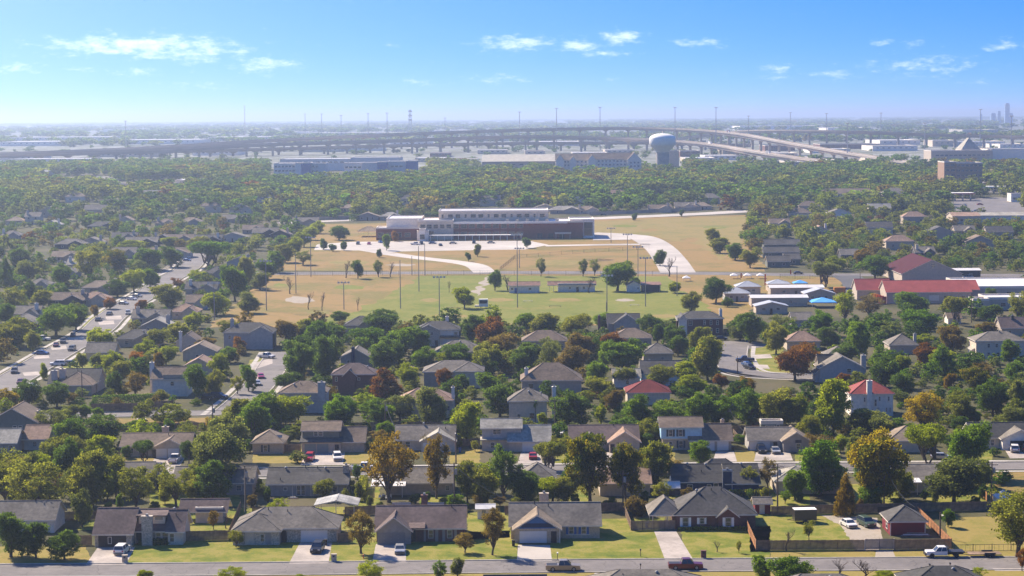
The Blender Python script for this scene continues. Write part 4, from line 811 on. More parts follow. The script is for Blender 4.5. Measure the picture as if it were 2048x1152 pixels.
H2('two-storey white house with red tile roof and tall white chimney', 1745, 832, 1702, 1786, 5.6, 'h', 3.0, 'white', 'tile', 9.5, [('c',1738,-.2,1.3,1.0,0,9.0,'white'),('w',0,1729,4.2,.45,1.2),('w',0,1759,4.4,.5,1.2),('w',0,1777,4.4,.5,1.2),('w',0,1751,3.4,.6,1.8),('w',0,1728,1.2,.45,1.4),('w',0,1756,2.0,.8,.4),('w',0,1773,1.6,.4,1.2),('w',0,1780,1.6,.4,1.2),('w',0,1744,1.2,.4,1.4)], 'red tile roofed house')
H2('two-storey white house with stone gable and white chimney by the park', 876, 692, 834, 918, 5.4, 'h', 2.4, 'white', 'dark', 9, [('w',0,912,4.2,1.2,1.0),('g',0,901,5,GD),('c',893,8,1.1,1,0,9,'white'),('w',1,852,4.2,1.0,1.1),('w',1,864,4.2,1.0,1.1),('w',1,852,1.5,1.0,1.3),('d',1,873,0,.9,2,DRd)], 'stone gabled white house', extra=[(834,880,-.6,6,5.3,'y',1.8,'stone','dark'),(882,919,-.9,3,2.9,'s',1.6,None,'black')])
H2('grey hip roofed house with skylights below the white house', 918, 722, 872, 966, 2.8, 'h', 3.0, 'beige', 'grey', 11, [('c',974,4,1.0,.9,0,5.4,'white'),('v',0,920,.8,'turbine'),('v',0,938,.4,'pipe'),('w',0,920,1.4,1,1.2)], 'grey house with skylights')
H2('dark grey double gabled house at the park edge', 721, 668, 690, 752, 3.0, 'h', 2.8, 'grey', 'dark', 10, [('w',0,700,1.5,1,1.2)], 'dark grey double gabled house', extra=[(718,752,-1,6,3.0,'y',2.5,'grey','dark')])
H2('two-storey pale blue house with dark roof by the side street', 500, 698, 448, 546, 5.4, 'h', 2.8, 'bluegrey', 'dark', 10, [('w',0,460,4.0,1,1.3),('w',0,515,4.0,1,1.3),('w',0,530,4.0,1,1.3),('w',0,520,1.5,1.2,1.3),('c',461,5,1.1,1,0,9.5,'bluegrey')], 'side street blue house', extra=[(500,546,-1,6,5.4,'y',2.0,'bluegrey','dark')])
H2('dark gabled house with three narrow windows by the park', 1248, 664, 1216, 1279, 3.2, 'x', 2.8, 'grey', 'dark', 9, [('w',0,1255,1.9,.7,.9),('w',0,1262,1.9,.7,.9),('w',0,1269,1.9,.7,.9),('c',1199,3,.9,.9,0,5.4,'brick')], 'three narrow window house', extra=[(1228,1279,-1.2,6,3.2,'y',3.0,'bluegrey','dark')])
H2('brown hip roofed house with two white windows', 1266, 696, 1226, 1303, 3.2, 'h', 2.8, 'taupe', 'brown', 10, [('w',0,1273,1.8,1.6,.9),('w',0,1291,1.8,1.6,.9)], 'two white window house')
H2('grey hip roofed house partly hidden by trees near the park', 1090, 702, 1046, 1133, 3.2, 'h', 3.0, 'taupe', 'brown', 10, [('w',0,1123,1.8,1.2,1.2)], 'park side hip roofed house')
H2('two-storey dark red brick house with white chimney on the turning circle', 1402, 670, 1357, 1446, 5.6, 'h', 2.2, 'brick', 'dark', 9, [('w',0,1381,4.2,1.4,1.7),('w',0,1409,4.3,.8,1.6),('w',0,1422,4.3,.8,1.6),('w',0,1435,4.3,.8,1.6),('w',0,1422,1.5,1.0,1.6),('w',0,1435,1.5,1.0,1.6),('w',0,1408,1.5,.9,1.6),('c',1443,3,1.0,1,0,8.6,'white')], 'turning circle brick house', extra=[(1357,1374,-.4,8,5.5,'y',1.5,'white','dark')])
H2('grey hip roofed house below the brown house', 1315, 728, 1287, 1345, 3.2, 'h', 2.8, 'taupe', 'grey', 9, [('w',0,1325,1.6,1,1.1)], 'lower grey hip house')
H2('two-storey cream house with dark windows at right picture edge', 2000, 718, 1952, 2052, 5.6, 'h', 2.4, 'cream', 'grey', 10, [('w',0,1977,4.2,.9,1.3),('w',0,1993,4.2,1,1.2),('w',0,1977,1.5,.9,1.3),('w',0,1996,1.5,1.0,1.2),('w',0,2035,4.2,1.2,1.2),('v',0,2005,.9,'turbine')], 'cream house at right edge', extra=[(1948,1985,2,8,2.8,'y',1.5,'white','pale')])
H2('grey hip roof with pale chimney between olive trees', 1805, 708, 1780, 1836, 2.8, 'h', 3.0, 'taupe', 'grey', 10, [('c',1833,3,.9,.9,0,6,'bluegrey'),('w',0,1805,1.4,1,1.1)], 'grey hip roof with pale chimney')
H2('pinkish brown roofed house left of the dark trees', 1605, 700, 1574, 1640, 2.8, 'h', 2.8, 'beige', 'pink', 9, [('w',0,1600,1.4,1,1.1)])
H2('grey roof between dark green trees right of the cul-de-sac', 1680, 730, 1655, 1705, 2.8, 'h', 2.4, 'grey', 'grey', 9, [('w',0,1680,1.4,1,1.1)])
H2('brown roofed house at the right edge beneath the white school block', 2028, 672, 2003, 2080, 2.8, 'x', 3.2, 'taupe', 'plum', 10, [('w',0,2020,1.4,1,1.1),('c',2030,4,1,.9,0,6.5,'dark')])
H2('little brown roofed shed with white wall by a dirt yard', 1908, 648, 1896, 1922, 2.2, 'x', 1.6, 'white', 'brown', 6, [('w',0,1910,1.2,.7,.8)])
H2('grey green sided house among trees left of the rust tree', 1605, 655, 1585, 1625, 2.8, 'x', 2.2, 'bluegrey', 'grey', 9, [('w',0,1605,1.4,1,1.1)])
H2('brown gabled house right of the avenue with white chimney', 372, 702, 352, 398, 3.0, 'y', 2.6, 'cream', 'brown', 9, [('c',362,-.3,1.0,.9,0,6.4,'white'),('w',0,380,1.4,1,1.1)], 'white chimney gabled house')
H2('grey gabled house beside the brown gabled one', 402, 722, 366, 432, 3.0, 'y', 2.4, 'beige', 'tan', 10, [('w',0,395,1.5,1,1.1)])
H2('low pinkish gable roof below the grey gabled house', 395, 750, 370, 425, 2.8, 'y', 2.2, 'beige', 'pink', 9, [('w',0,395,1.4,1,1.1)])
H2('low grey roof beside the round yellow-green tree', 195, 722, 172, 228, 2.8, 'x', 2.6, 'beige', 'grey', 9, [('w',0,200,1.4,1,1.1)])
# ------------------------------------------------------------------ left neighbourhood: smaller houses along the avenue
_ROW = '''65 449 30 w grey cream|28 450 34 h tan beige|103 458 36 y pale grey|205 461 60 h dark dark|250 449 30 y tan beige|140 498 60 h grey dark|182 494 50 y grey grey|133 524 60 x tan taupe|152 540 36 x pale bluegrey|128 556 52 h grey grey|248 484 50 x dark grey|282 494 64 x grey dark|325 488 40 y grey dark|358 488 58 x brown grey|415 489 55 x dark dark|465 484 60 y grey bluegrey|340 516 80 x brown bluegrey|250 516 42 x grey taupe|478 536 48 y grey bluegrey|430 558 46 h dark grey|402 590 62 x dark taupe|395 618 46 x brown bluegrey|202 588 76 h tan taupe|75 582 46 h grey taupe|185 612 60 h pink beige|132 613 72 x brown dark|52 642 52 x grey beige|42 662 62 y grey brick|300 650 72 x grey taupe|368 638 56 h pink beige|312 668 62 y pale grey|275 694 84 h dark taupe|20 480 40 h grey taupe|530 474 50 x grey dark|560 478 40 y tan dark|505 468 40 x brown grey|610 452 50 x grey taupe|735 441 46 y tan grey|780 441 40 h pale grey|1130 428 60 h pale taupe|1175 428 44 h tan cream|1090 424 50 y grey cream|1320 425 46 x brown beige|1370 420 40 x grey cream|1405 420 36 h tan beige|700 424 40 h tan cream|470 446 50 x grey taupe|380 452 44 h tan taupe|330 455 40 h brown taupe|1560 455 40 x brown taupe|1640 470 34 y pink beige|1930 470 40 x grey taupe|1850 515 40 x grey dark|1700 520 36 x grey dark'''
for i, rw in enumerate(_ROW.split('|')):
    a = rw.split(); px, py, w_ = int(a[0]), int(a[1]), int(a[2]); rk = 'x' if a[3] == 'w' else a[3]; s = scl(P(px, py)); two = a[3] == 'w'
    ph = {'tan': 'tan', 'grey': 'grey', 'dark': 'charcoal', 'brown': 'brown', 'pale': 'pale grey', 'pink': 'pinkish'}[a[4]] + ' ' + {'x': 'ridge roofed', 'y': 'gable fronted', 'h': 'hip roofed'}[rk] + ' house'
    fe = [('w',0,px - w_*.25,1.5 + 2.6*two,1.3,1.3),('w',0,px + w_*.22,1.5 + 2.6*two,1.3,1.3),('d',0,px,0,1,2.1,DRd)]
    if i % 2 == 0: fe.append(('c', px + w_*.36*(1 if i % 4 else -1), 2.5, 1.3, 1.0, 0, 6.4 + 2.6*two, ('bluegrey','cream','white','brick')[i % 3 if i != 27 else 3]))
    if i % 3 == 1: fe.append(('v', 0, px + w_*.1, .7, 'turbine'))
    ex = [(px - w_*.05, px + w_*.48, -2.2, 6, 2.7, 'y', 2.0, a[5], a[4])] if (rk != 'y' and w_ > 38) else []
    house('house', None, 'house', px, py, [(px - w_*.5, px + w_*.5, 0, 10, 2.7 + 2.6*two, rk, 2.6, a[5], a[4])] + ex, fe, auto_=(ph, ph + 's'), group='houses of the left neighbourhood' if px < 600 else 'houses behind the school')
# ------------------------------------------------------------------ trees that can be told apart: column, foot row, width, height (picture), foliage, form
_TREES = '''
22 1114 90 88 dk o|72 1116 66 72 dk o|129 1119 70 60 dk u|164 1054 50 76 gg u|75 1037 140 112 ol s|12 1012 90 110 ol s|85 968 70 60 li o|135 990 74 112 dk t|185 1020 96 116 ol o|272 1020 86 86 ol s|352 1014 80 76 ol s|440 985 118 125 gg t|425 1004 80 84 dk u|392 1000 50 50 ol o|427 1059 24 38 go s|472 1094 32 36 ol s|452 1057 26 30 br b|291 1162 40 22 li u|465 1168 66 34 li s|
646 999 46 42 ol o|555 1032 52 34 li s|715 957 25 28 gr u|778 1005 118 136 go s|873 997 66 126 go s|722 1107 75 84 br s|718 1002 20 38 ol u|985 1110 60 96 br s|930 1105 46 40 br s|910 1020 50 32 gr u|935 1007 60 86 ol t|975 988 60 62 li o|1008 1003 70 112 dk s|738 1170 60 48 li s|880 1163 36 42 gr s|915 1152 32 36 gg o|600 1163 28 15 li u|
1098 940 66 56 ol w|1040 1005 76 76 dk o|1105 1006 76 52 li o|1180 1005 100 138 gl t|1252 1008 76 122 gl t|1312 978 84 96 ol o|1272 1032 50 40 br u|1322 1004 45 40 ol s|1404 937 50 56 gr t|1434 1104 20 22 br b|1478 1106 13 24 ol s|1536 978 40 62 gy s|1522 1168 56 56 gr o|
1580 1180 104 68 gr o|1640 992 130 112 vi o|1690 1032 46 86 go c|1755 1011 124 152 gl o|1746 1013 60 52 gr o|1908 1005 122 92 gg o|1936 953 96 112 gr o|1855 927 98 76 li w|1896 1054 30 37 vi o|2036 1114 150 132 ol s|2044 1142 30 45 ru s|1618 1080 26 40 ol s|1573 1102 34 46 br b|1680 1164 40 46 br b|1732 1164 50 46 br b|1770 1166 60 24 li u|1945 1174 62 38 li s|
88 759 28 36 li o|58 813 74 58 dk o|114 815 66 57 dk o|14 818 52 46 ye o|105 864 82 52 gg s|142 838 60 34 gg o|172 838 32 32 gr t|196 842 34 30 gr o|140 895 95 58 gr o|205 897 85 66 dk o|272 870 38 30 gr t|338 864 26 30 gr o|370 870 26 22 ol u|110 948 78 78 ol o|152 934 64 62 ol t|200 928 76 58 li o|62 966 64 62 ol o|25 964 62 52 br s|288 924 52 42 dk w|252 917 26 26 dk u|378 927 32 46 dk o|455 925 105 98 gg o|475 874 78 76 ol o|508 884 72 82 gr o|418 860 24 28 ye s|
165 738 30 36 ol o|195 740 36 38 gg o|225 744 52 48 li o|238 768 52 52 ol o|280 744 46 46 or o|318 748 36 46 go o|228 794 42 56 dk t|272 794 62 56 br s|322 803 40 26 ol u|393 799 62 78 gr t|430 794 46 62 ol o|440 758 52 56 li o|475 788 36 40 ol s|497 782 50 56 vi o|
600 774 76 98 dk o|650 760 76 96 dk o|575 782 64 42 dk o|767 794 88 64 ru c|815 776 54 56 li o|892 784 42 52 ru o|922 779 46 34 gr u|975 790 62 48 gr o|1000 834 94 72 dk o|862 854 86 88 gg o|800 842 82 60 gg o|682 858 104 76 vi o|755 854 82 62 gr o|560 852 122 66 li o|528 856 72 82 gr o|935 888 74 82 li o|755 896 50 36 br s|735 800 22 34 gr p|924 818 28 38 gr p|775 744 92 76 dk o|850 738 60 50 gr o|920 738 72 56 gr o|975 750 80 72 ol o|
1050 750 72 62 dk o|1100 740 50 62 gg s|1145 750 80 62 br o|1192 774 60 56 gr t|1245 740 88 62 gr o|1140 854 102 82 dk o|1120 774 56 30 li o|1205 804 76 56 ol o|1230 824 60 48 br o|1202 852 34 48 li t|1275 856 78 74 gr o|1330 860 92 62 gr o|1400 856 82 78 gr o|1447 856 72 72 gr o|1320 780 76 56 ol o|1250 774 62 46 gg o|1370 770 66 50 li o|1385 796 72 52 li o|1415 760 76 96 ol o|1443 779 40 34 ru o|1490 795 56 46 go o|1500 846 92 78 gr o|1150 886 30 30 gr o|1130 910 36 38 ol s|1198 900 30 30 br b|1071 846 18 54 gr p|1085 854 26 32 li o|
1590 760 88 72 ru o|1558 856 104 88 ol o|1596 856 54 74 li t|1665 878 108 118 li t|1690 772 40 30 ru o|1735 880 104 62 gg o|1805 794 62 52 dk t|1770 775 78 68 dk o|1845 868 104 92 ye s|1922 862 52 32 dk u|1948 846 34 32 gr o|1925 846 62 62 ol o|1885 756 78 74 gr c|1900 780 36 36 go o|1950 790 76 62 gl o|1960 758 62 36 br s|2025 764 52 46 gr o|1985 830 82 78 dk o|2036 836 52 82 gg t|2020 856 62 48 gg o|1640 910 72 42 br s|1708 934 42 62 gg o|1680 905 40 36 li o|
420 533 90 50 vi w|112 672 96 68 gr o|152 660 62 57 dk o|30 694 86 66 ol o|66 704 42 46 ol t|203 705 74 54 li o|283 628 33 28 ru o|333 614 76 46 ol o|300 574 44 36 gr o|268 584 52 46 li o|235 594 56 36 dk o|395 563 42 24 li o|405 588 46 20 gr u|470 604 62 76 gr o|492 574 42 60 ol o|432 630 62 46 li o|497 626 56 42 gg o|355 579 32 24 ru s|180 566 66 72 ol s|125 574 52 46 gr t|232 545 56 46 gl o|300 540 66 46 gr o|342 534 56 40 dk o|260 504 62 24 li o|345 496 52 22 li o|398 504 46 32 ol o|38 536 62 42 dk o|12 574 36 62 dk c|55 566 52 46 gg o|60 606 36 46 dk t|30 626 62 52 ol s|85 616 52 36 ol o|12 646 46 42 gr o|190 636 22 27 go o|220 618 36 24 ru o|292 720 62 46 li o|310 696 56 42 ol o|356 686 62 46 ol o|278 728 42 26 or o|412 704 52 32 br o|478 706 42 36 or o|460 670 62 32 ol o|458 726 46 36 gr o|388 656 46 36 li o|332 730 52 42 li o|
575 690 62 57 br o|610 686 52 52 ol o|640 706 72 72 gr o|600 742 98 78 dk o|652 736 82 72 dk o|680 645 46 26 dk o|762 671 74 58 dk o|745 712 92 62 gr o|802 722 104 78 gr o|842 720 56 62 gr o|945 686 57 62 dk o|982 696 84 68 ru o|1002 722 82 62 br o|905 733 112 36 li o|665 681 62 42 gr o|
929 617 43 43 li o|692 556 25 36 gy b|716 557 27 37 dk t|757 554 27 33 gg s|781 554 25 31 gy b|580 588 25 36 gy b|617 619 22 36 br b|644 621 17 38 br b|716 621 11 27 br b|990 581 31 41 gr t|1016 581 32 32 gy b|898 585 9 23 br b|647 499 21 22 dk o|666 503 19 15 dk o|688 501 17 19 dk o|758 515 15 17 dk u|773 501 19 33 gr t|937 523 16 19 dk o|955 513 18 25 gg t|678 480 46 29 dk o|790 483 19 21 or o|1054 496 21 21 dk o|
1082 553 23 37 gg s|1166 553 26 35 gg s|1189 551 23 33 gg s|1235 582 78 60 gr o|1270 577 30 22 gr o|1178 586 31 33 gy b|1320 531 29 31 dk o|1338 553 25 39 br b|1350 586 36 23 li o|1383 622 44 40 ol o|1432 606 58 52 dk o|1363 434 13 16 dk o|1270 441 15 15 dk o|
1057 664 57 42 gr o|1090 669 72 46 ol o|1150 675 84 52 ol o|1207 660 52 38 gr o|1300 670 62 46 dk o|1316 690 42 46 dk t|1352 696 57 52 dk o|1400 706 62 57 ol o|1356 712 52 46 dk o|1412 738 92 62 gr o|1165 722 78 62 br o|1225 706 62 46 ru o|1262 737 68 67 gr o|1216 737 52 62 gr t|1097 732 57 62 gg s|1060 732 62 52 dk o|1500 686 74 68 dk o|1480 681 57 42 gg o|1455 614 26 20 dk u|
1650 574 58 50 gg w|1672 542 42 31 li o|1750 557 67 46 gr o|1725 538 46 41 go o|1690 646 62 72 li s|1740 636 57 46 gy s|1822 627 88 43 gr o|1840 676 88 62 vi o|1642 671 62 57 vi o|1846 691 52 26 li o|1912 650 52 62 ol w|1976 646 62 42 dk o|1978 608 29 32 dk t|2036 646 62 72 ol s|1976 687 62 47 br o|2020 732 46 58 gr t|1886 742 62 52 li o|1850 732 52 52 ru o|1760 737 62 52 gr c|1806 747 46 42 li o|1716 717 68 78 gr o|1690 732 62 52 dk o|1656 697 57 47 dk o|1602 742 78 62 or o|1552 708 62 72 ol o|1562 678 78 52 gg s|1906 707 62 62 br o|
535 558 50 40 gr o|552 545 46 42 gr o|570 525 44 38 ol o|590 508 40 34 li o|608 494 36 30 li o|622 480 34 28 li o|636 467 32 26 li o|520 580 40 36 gg o|606 530 40 28 gg s|1440 506 50 30 ol o|1425 490 36 34 ol o|1470 520 46 34 gr o|1500 535 40 36 ol o'''
_TREES += '|30 990 84 72 ol o|98 1004 76 64 br s|232 995 74 84 ol o|318 990 64 62 ol s|150 1008 60 70 gg t|395 985 60 66 gg o|215 1000 54 60 li o|965 1012 62 76 ol o|1055 1000 60 60 gr o|1135 1008 60 58 ol t|1345 965 50 48 br s|1500 985 46 52 ol s|1590 1000 60 60 gr o|1800 1000 66 66 ol o|1965 975 56 54 gg o|690 890 44 44 ol o|770 885 50 44 gr o|1300 890 60 54 ol o|1620 885 52 54 ol o|1770 890 60 60 gg o'
_B = np.random.default_rng(21)
_TREES += '|' + '|'.join(f"{int(x)} {int(y + _B.uniform(-4,4))} {int(_B.uniform(16,36))} {int(_B.uniform(12,34))} {_B.choice(['dk','ol','gr','br','gg','dk','ol'])} {_B.choice(['u','u','o','s'])}" for x, y in
 [(30,1020),(60,1048),(110,1028),(215,1030),(240,1022),(310,1024),(330,1010),(400,1022),(505,1012),(520,985),(535,1010),(690,1006),(705,985),(740,1015),(760,1012),(830,1012),(855,1008),(890,1010),(955,1018),(970,1012),(1000,1015),(1030,1018),(1060,1010),(1075,1020),(1130,1015),(1150,1012),(1215,1012),(1225,1020),(1290,1010),(1300,1022),(1340,1012),(1375,1000),(1400,1005),(1500,1000),(1530,1000),(1570,1005),(1600,1008),(1700,1010),(1720,1018),(1790,1008),(1800,1015),(1850,1005),(1870,1012),(1950,1012),(1965,995),(225,905),(395,905),(500,905),(580,885),(745,905),(780,900),(915,900),(950,905),(1110,905),(1290,900),(1310,890),(1480,890),(1630,900),(1760,905),(1870,895),(1930,905),(20,1000),(55,990),(180,960),(220,955),(330,965)])
for _i, _t in enumerate(_TREES.replace('\n', '').split('|')):
    if not _t.strip(): continue
    a = _t.split(); tree(float(a[0]), float(a[1]), float(a[2]), float(a[3]), a[4], a[5], _i)
# ------------------------------------------------------------------ vehicles
car(244,1106,176,'suv','white','white car with its tail to the street on the plum house drive')
car(635,1103,-4,'suv','black','black car with pale roof on the stone house drive')
car(800,1105,3,'sedan','silver','silver sedan half in shade below the grey gabled garage')
car(1126,1141,90,'pickup','tan','beige pickup truck parked on the near street', name='pickup_truck')
car(1371,1138,90,'pickup','maroon','maroon pickup truck with white bed cover on the near street')
car(1697,1053,12,'sedan','white','white sedan on the gravel yard beside the red shed'); car(1733,1052,14,'suv','green','dark green car on the gravel yard beside the white sedan')
car(350,924,178,'pickup','white','white pickup truck backed before two white garage doors'); car(619,921,-2,'suv','red','red car before the two-storey tan house'); car(675,920,8,'suv','white','white car right of the red car before the tan house')
car(728,941,90,'pickup','white','white pickup truck on the second street left of the golden tree'); car(1066,917,180,'sedan','red','red car by the wide white garage under a tree'); car(1328,944,90,'pickup','black','black pickup truck under the olive tree on the second street')
car(1128,869,0,'sedan','white','white sedan behind the cedar fence panel'); car(1523,905,0,'suv','black','black car left of the silver one on the slanted gable drive'); car(1551,906,0,'sedan','silver','silver car right of the black one on the slanted gable drive')
car(2029,903,170,'suv','white','white car before the white trussed gable'); car(2052,902,170,'suv','black','black car cut by the right picture edge'); car(1882,918,80,'sedan','silver','silver car behind the spreading yellow-green tree')
for a in [(413,799,70,'suv','black'),(438,797,70,'suv','navy'),(533,716,60,'pickup','white'),(522,756,10,'sedan','pink'),(515,770,10,'sedan','silver'),(523,696,80,'sedan','maroon'),(507,695,80,'suv','black'),(1490,723,270,'pickup','navy'),(1494,732,20,'sedan','blue'),(1499,738,20,'suv','black'),(1441,680,90,'sedan','black'),
 (247,609,60,'sedan','silver'),(264,600,60,'sedan','white'),(275,594,60,'sedan','silver'),(256,629,10,'suv','silver'),(219,630,180,'sedan','grey'),(197,642,180,'sedan','black'),(84,681,80,'pickup','white'),(112,693,10,'sedan','maroon'),(126,686,10,'suv','grey'),(146,673,10,'sedan','navy'),(144,701,0,'suv','grey'),(83,709,80,'sedan','blue'),(116,731,270,'suv','white'),(136,729,270,'sedan','silver'),(29,746,10,'suv','grey'),(41,767,8,'sedan','maroon'),(62,776,80,'sedan','white'),(372,516,60,'suv','white'),(374,522,60,'sedan','blue'),(97,526,80,'suv','grey'),(124,527,80,'sedan','white'),(35,558,80,'sedan','silver')]:
    car(*a[:5], small=a[1] < 700)
for a in [(716,489,0,'suv','grey'),(738,489,0,'sedan','pink'),(761,486,20,'sedan','blue'),(831,490,60,'pickup','white'),(843,489,10,'suv','black'),(865,488,90,'sedan','blue'),(881,492,10,'sedan','black'),(906,488,90,'sedan','silver'),(948,487,0,'suv','black'),(982,487,90,'sedan','silver'),(545,464,80,'sedan','white'),(553,468,80,'suv','silver'),(560,466,80,'sedan','white'),(566,471,80,'sedan','grey'),(1596,548,90,'sedan','grey'),(1207,431,90,'sedan','green'),(1915,558,30,'sedan','black'),(1926,558,30,'sedan','silver'),(1938,557,30,'suv','white'),(1664,586,80,'sedan','black'),(1206,425,80,'sedan','silver'),(1245,424,80,'sedan','navy')]:
    car(*a[:5], small=True, group='cars at the schools')
def wheels(root, pts, r=.38):
    def mk():
        ring = lambda rr, x: [(x, rr*math.cos(t), rr*math.sin(t)) for t in [2*math.pi*k/14 for k in range(14)]]
        q = MB(); q.frustum(ring(r, -.11), ring(r, .11)); return q.mesh('wheel', M_rubber)
    for p in pts: obj('wheel', shared(('wh', r), mk), root, p)
# flatbed truck and its trailer
o = P(1884, 1113.5); t = thing('flatbed_truck', o, 'white single-cab flatbed truck towing an empty trailer', 'truck', R(-90), None)
body, glass, roof, tyre, rim = car_parts('pickup')[:5]
b = MB(); b.frustum([(-.95,-2.9,.45),(.95,-2.9,.45),(.95,.75,.45),(-.95,.75,.45)], [(-.92,-2.8,1.1),(.92,-2.8,1.1),(.92,.75,1.15),(-.92,.75,1.15)]); b.build('cab', PA['white'], t); obj('cabin_glass', glass, t); obj('roof', roof, t, mat_=PA['white'])
MB().box(-1.1,1.1,.85,3.7,.95,1.1).box(-1.0,1.0,.85,.95,1.1,1.75).build('flat_bed', M_dark, t); MB().box(-.5,.5,-2.5,3.6,.5,.7).build('chassis', M_dark, t); MB().box(-.95,.95,-3.05,-2.88,.4,.85).build('bumper', M_dark, t)
wheels(t, [(-.85,-1.9,.42),(.85,-1.9,.42),(-.9,2.3,.42),(.9,2.3,.42)], .42)
o = P(1966, 1112.5); t = thing('flat_trailer', o, 'empty low flat trailer hitched behind the flatbed truck', 'trailer', R(-90))
MB().box(-1.05,1.05,-2.6,3.0,.5,.62).build('deck', M_wood, t); MB().box(-1.25,-1.07,.0,1.9,.5,.85).build('mudguard', M_dark, t); MB().box(1.07,1.25,0,1.9,.5,.85).build('mudguard', M_dark, t); MB().tube([(-.9,-2.6,.5),(0,-4.2,.5),(.9,-2.6,.5)],.07,4).build('drawbar', M_dark, t); wheels(t, [(-1.16,.5,.36),(1.16,.5,.36),(-1.16,1.4,.36),(1.16,1.4,.36)], .36)
o = P(1609, 1044); t = thing('box_trailer', o, 'black enclosed box trailer with white roof on the lawn', 'trailer', R(-86)); ANCH.append(('black box trailer', *pix(o)))
MB().box(-1.1,1.1,-2.1,2.1,.45,2.5).build('box', paint('charcoal',(.05,.045,.042)), t); MB().box(-1.12,1.12,-2.12,2.12,2.5,2.58).build('roof', M_white, t); MB().box(-.9,.9,2.1,2.13,.6,2.3).build('door', M_dark, t); MB().tube([(-.7,-2.1,.5),(0,-3.3,.5),(.7,-2.1,.5)],.06,4).build('drawbar', M_dark, t); wheels(t, [(-1.12,0,.34),(1.12,0,.34)], .34)
o = P(1782, 1034); t = thing('dump_trailer', o, 'dark ribbed utility trailer behind the red shed', 'trailer', R(-88)); b = MB(); b.box(-1,1,-2.4,2.4,.6,.7); b.box(-1,-.95,-2.4,2.4,.7,1.8); b.box(.95,1,-2.4,2.4,.7,1.8)
for k in range(8): b.box(-1.08,-1,-2.3+k*.65,-2.2+k*.65,.6,1.85)
b.build('bed', M_dark, t); wheels(t, [(-1.05,-.4,.36),(-1.05,.5,.36),(1.05,-.4,.36),(1.05,.5,.36)], .36)
# ------------------------------------------------------------------ fences and hedges
fence('brown board fence along the near street beside the gate', PP((1512,1101),(1729,1099.5))); fence('brown board fence right of the grey gate', PP((1789,1099),(1903,1097.5)))
g_ = P(1730, 1100); gt = thing('gate', g_, 'grey double board gate between two brown fences', 'gate', math.atan2(P(1788,1099).y - g_.y, P(1788,1099).x - g_.x)); gw = (P(1788,1099) - g_).length
for k in range(2): obj('gate_leaf', fence_panel(round(gw/2 - .05, 2), 1.9, mat('grey_boards',(.24,.21,.2),.9,.2,1.2)), gt, (k*gw/2 + .02, 0, .05))
for k in range(3): MB().box(-.06,.06,-.05,.05,-.1,2.0).build('post', M_trim if k != 1 else M_wood, gt, loc=(k*gw/2, .06, 0))
fence('sunlit orange cedar fence behind the red shed', PP((1903,1097),(1836,1032)), m=M_cedar); fence('short sunlit cedar fence beside the red brick house', PP((1512,1100),(1489,1048)), m=M_cedar); fence('small sunlit cedar fence piece by the vacant lot', PP((1974,1003),(1960,986)), m=M_cedar)
fence('long grey back fence behind the gravel yard', PP((1543,1031),(1690,1027),(1850,1023.5),(1992,1021))); fence('back fence behind the blue gabled brick house', PP((1010,1030),(1130,1026),(1262,1022))); fence('back fence between pavilion and blue screens', PP((690,1032),(790,1027)))
fence('back fence behind the stone house', PP((505,1033),(630,1030))); fence('back fence behind the plum roofed house', PP((100,1043),(300,1036),(362,1034))); fence('side fence between the shed and stone house', PP((457,1080),(482,1020))); fence('front fence between plum house and stone house', PP((366,1082),(456,1080))); fence('front fence left of the plum roofed house', PP((108,1092),(184,1090)))
fence('short fence between the stone house and grey gabled house', PP((676,1086),(706,1085))); fence('board gate fence beneath the carport', PP((1262,1061),(1308,1060),(1350,1059.5)), m=mat('pale_boards',(.27,.2,.15),.9,.2,1.2)); fence('side fence left of the carport', PP((1262,1061),(1248,1024)))
fence('cedar fence beside the white sedan', PP((1120,900),(1109,868)), m=M_cedar); fence('board fence between the shuttered house and slanted gable house', PP((1466,872),(1478,886),(1500,886))); fence('board fence left of the pale blue roofed house', PP((908,893),(960,892))); fence('board fence right of the solar panel house', PP((556,904),(602,903)))
fence('long dark fence on the third street below the hedge', PP((183,824),(262,823),(346,817)), 2.2); fence('board fence behind the two garage door ranch', PP((235,862),(480,858))); fence('back fence behind the third row houses', PP((570,862),(800,858),(960,858))); fence('right back fence behind the third row houses', PP((1105,866),(1320,862))); fence('back fence right of the shuttered house', PP((1466,866),(1620,862)))
fence('brown fence behind the pale roofed house', PP((1778,893),(1800,892))); fence('fence beyond the turning circle', PP((1447,668),(1560,663)))
fence('grey fence along the back road', PP((1180,431),(1400,421)), 2.4, mat('grey_boards2',(.3,.29,.28),.9,.1,.5), 6); fence('grey fence along the back lane', PP((625,441),(745,436)), 2.4, MATS['grey_boards2'], 6)
def chain(label, pts, h=1.8, step=8, kind=None):
    r = thing('chain_link_fence', pts[0], label, 'fence'); wm = shared(('cl', h, step), lambda: None)
    for a, b in zip(pts, pts[1:]):
        d = b - a; n = max(1, round(d.length / step)); an = math.atan2(d.y, d.x); w_ = d.length / n
        def mk():
            q = MB(); q.box(0, w_, -.03, .03, h - .06, h)
            q.box(0, w_, -.02, .02, .05, .1); k = 0
            for i in range(int(w_ / .8)): q.box(i*.8+.4, i*.8+.43, -.012, .012, .05, h)
            return q.mesh('mesh_panel', M_dark)
        me = mk()
        for i in range(n):
            p = a + d * (i / n); p.z = g(p.y); obj('mesh_panel', me, r, p - pts[0], an); obj('post', shared(('cp', h), lambda: MB().tube([(0,0,-.1),(0,0,h+.1)], .06, 6).mesh('post', M_dark)), r, p - pts[0])
chain('dark wire fence along the park road', PP((560,551),(700,551),(960,550.5),(1340,551.5)), 2.2); chain('wire fence round the dry pitch', PP((1000,541),(1030,517),(1190,504),(1300,498)), 1.8); chain('wire fence at the right end of the near street', PP((1908,1103),(2060,1101)), 1.2, 3)
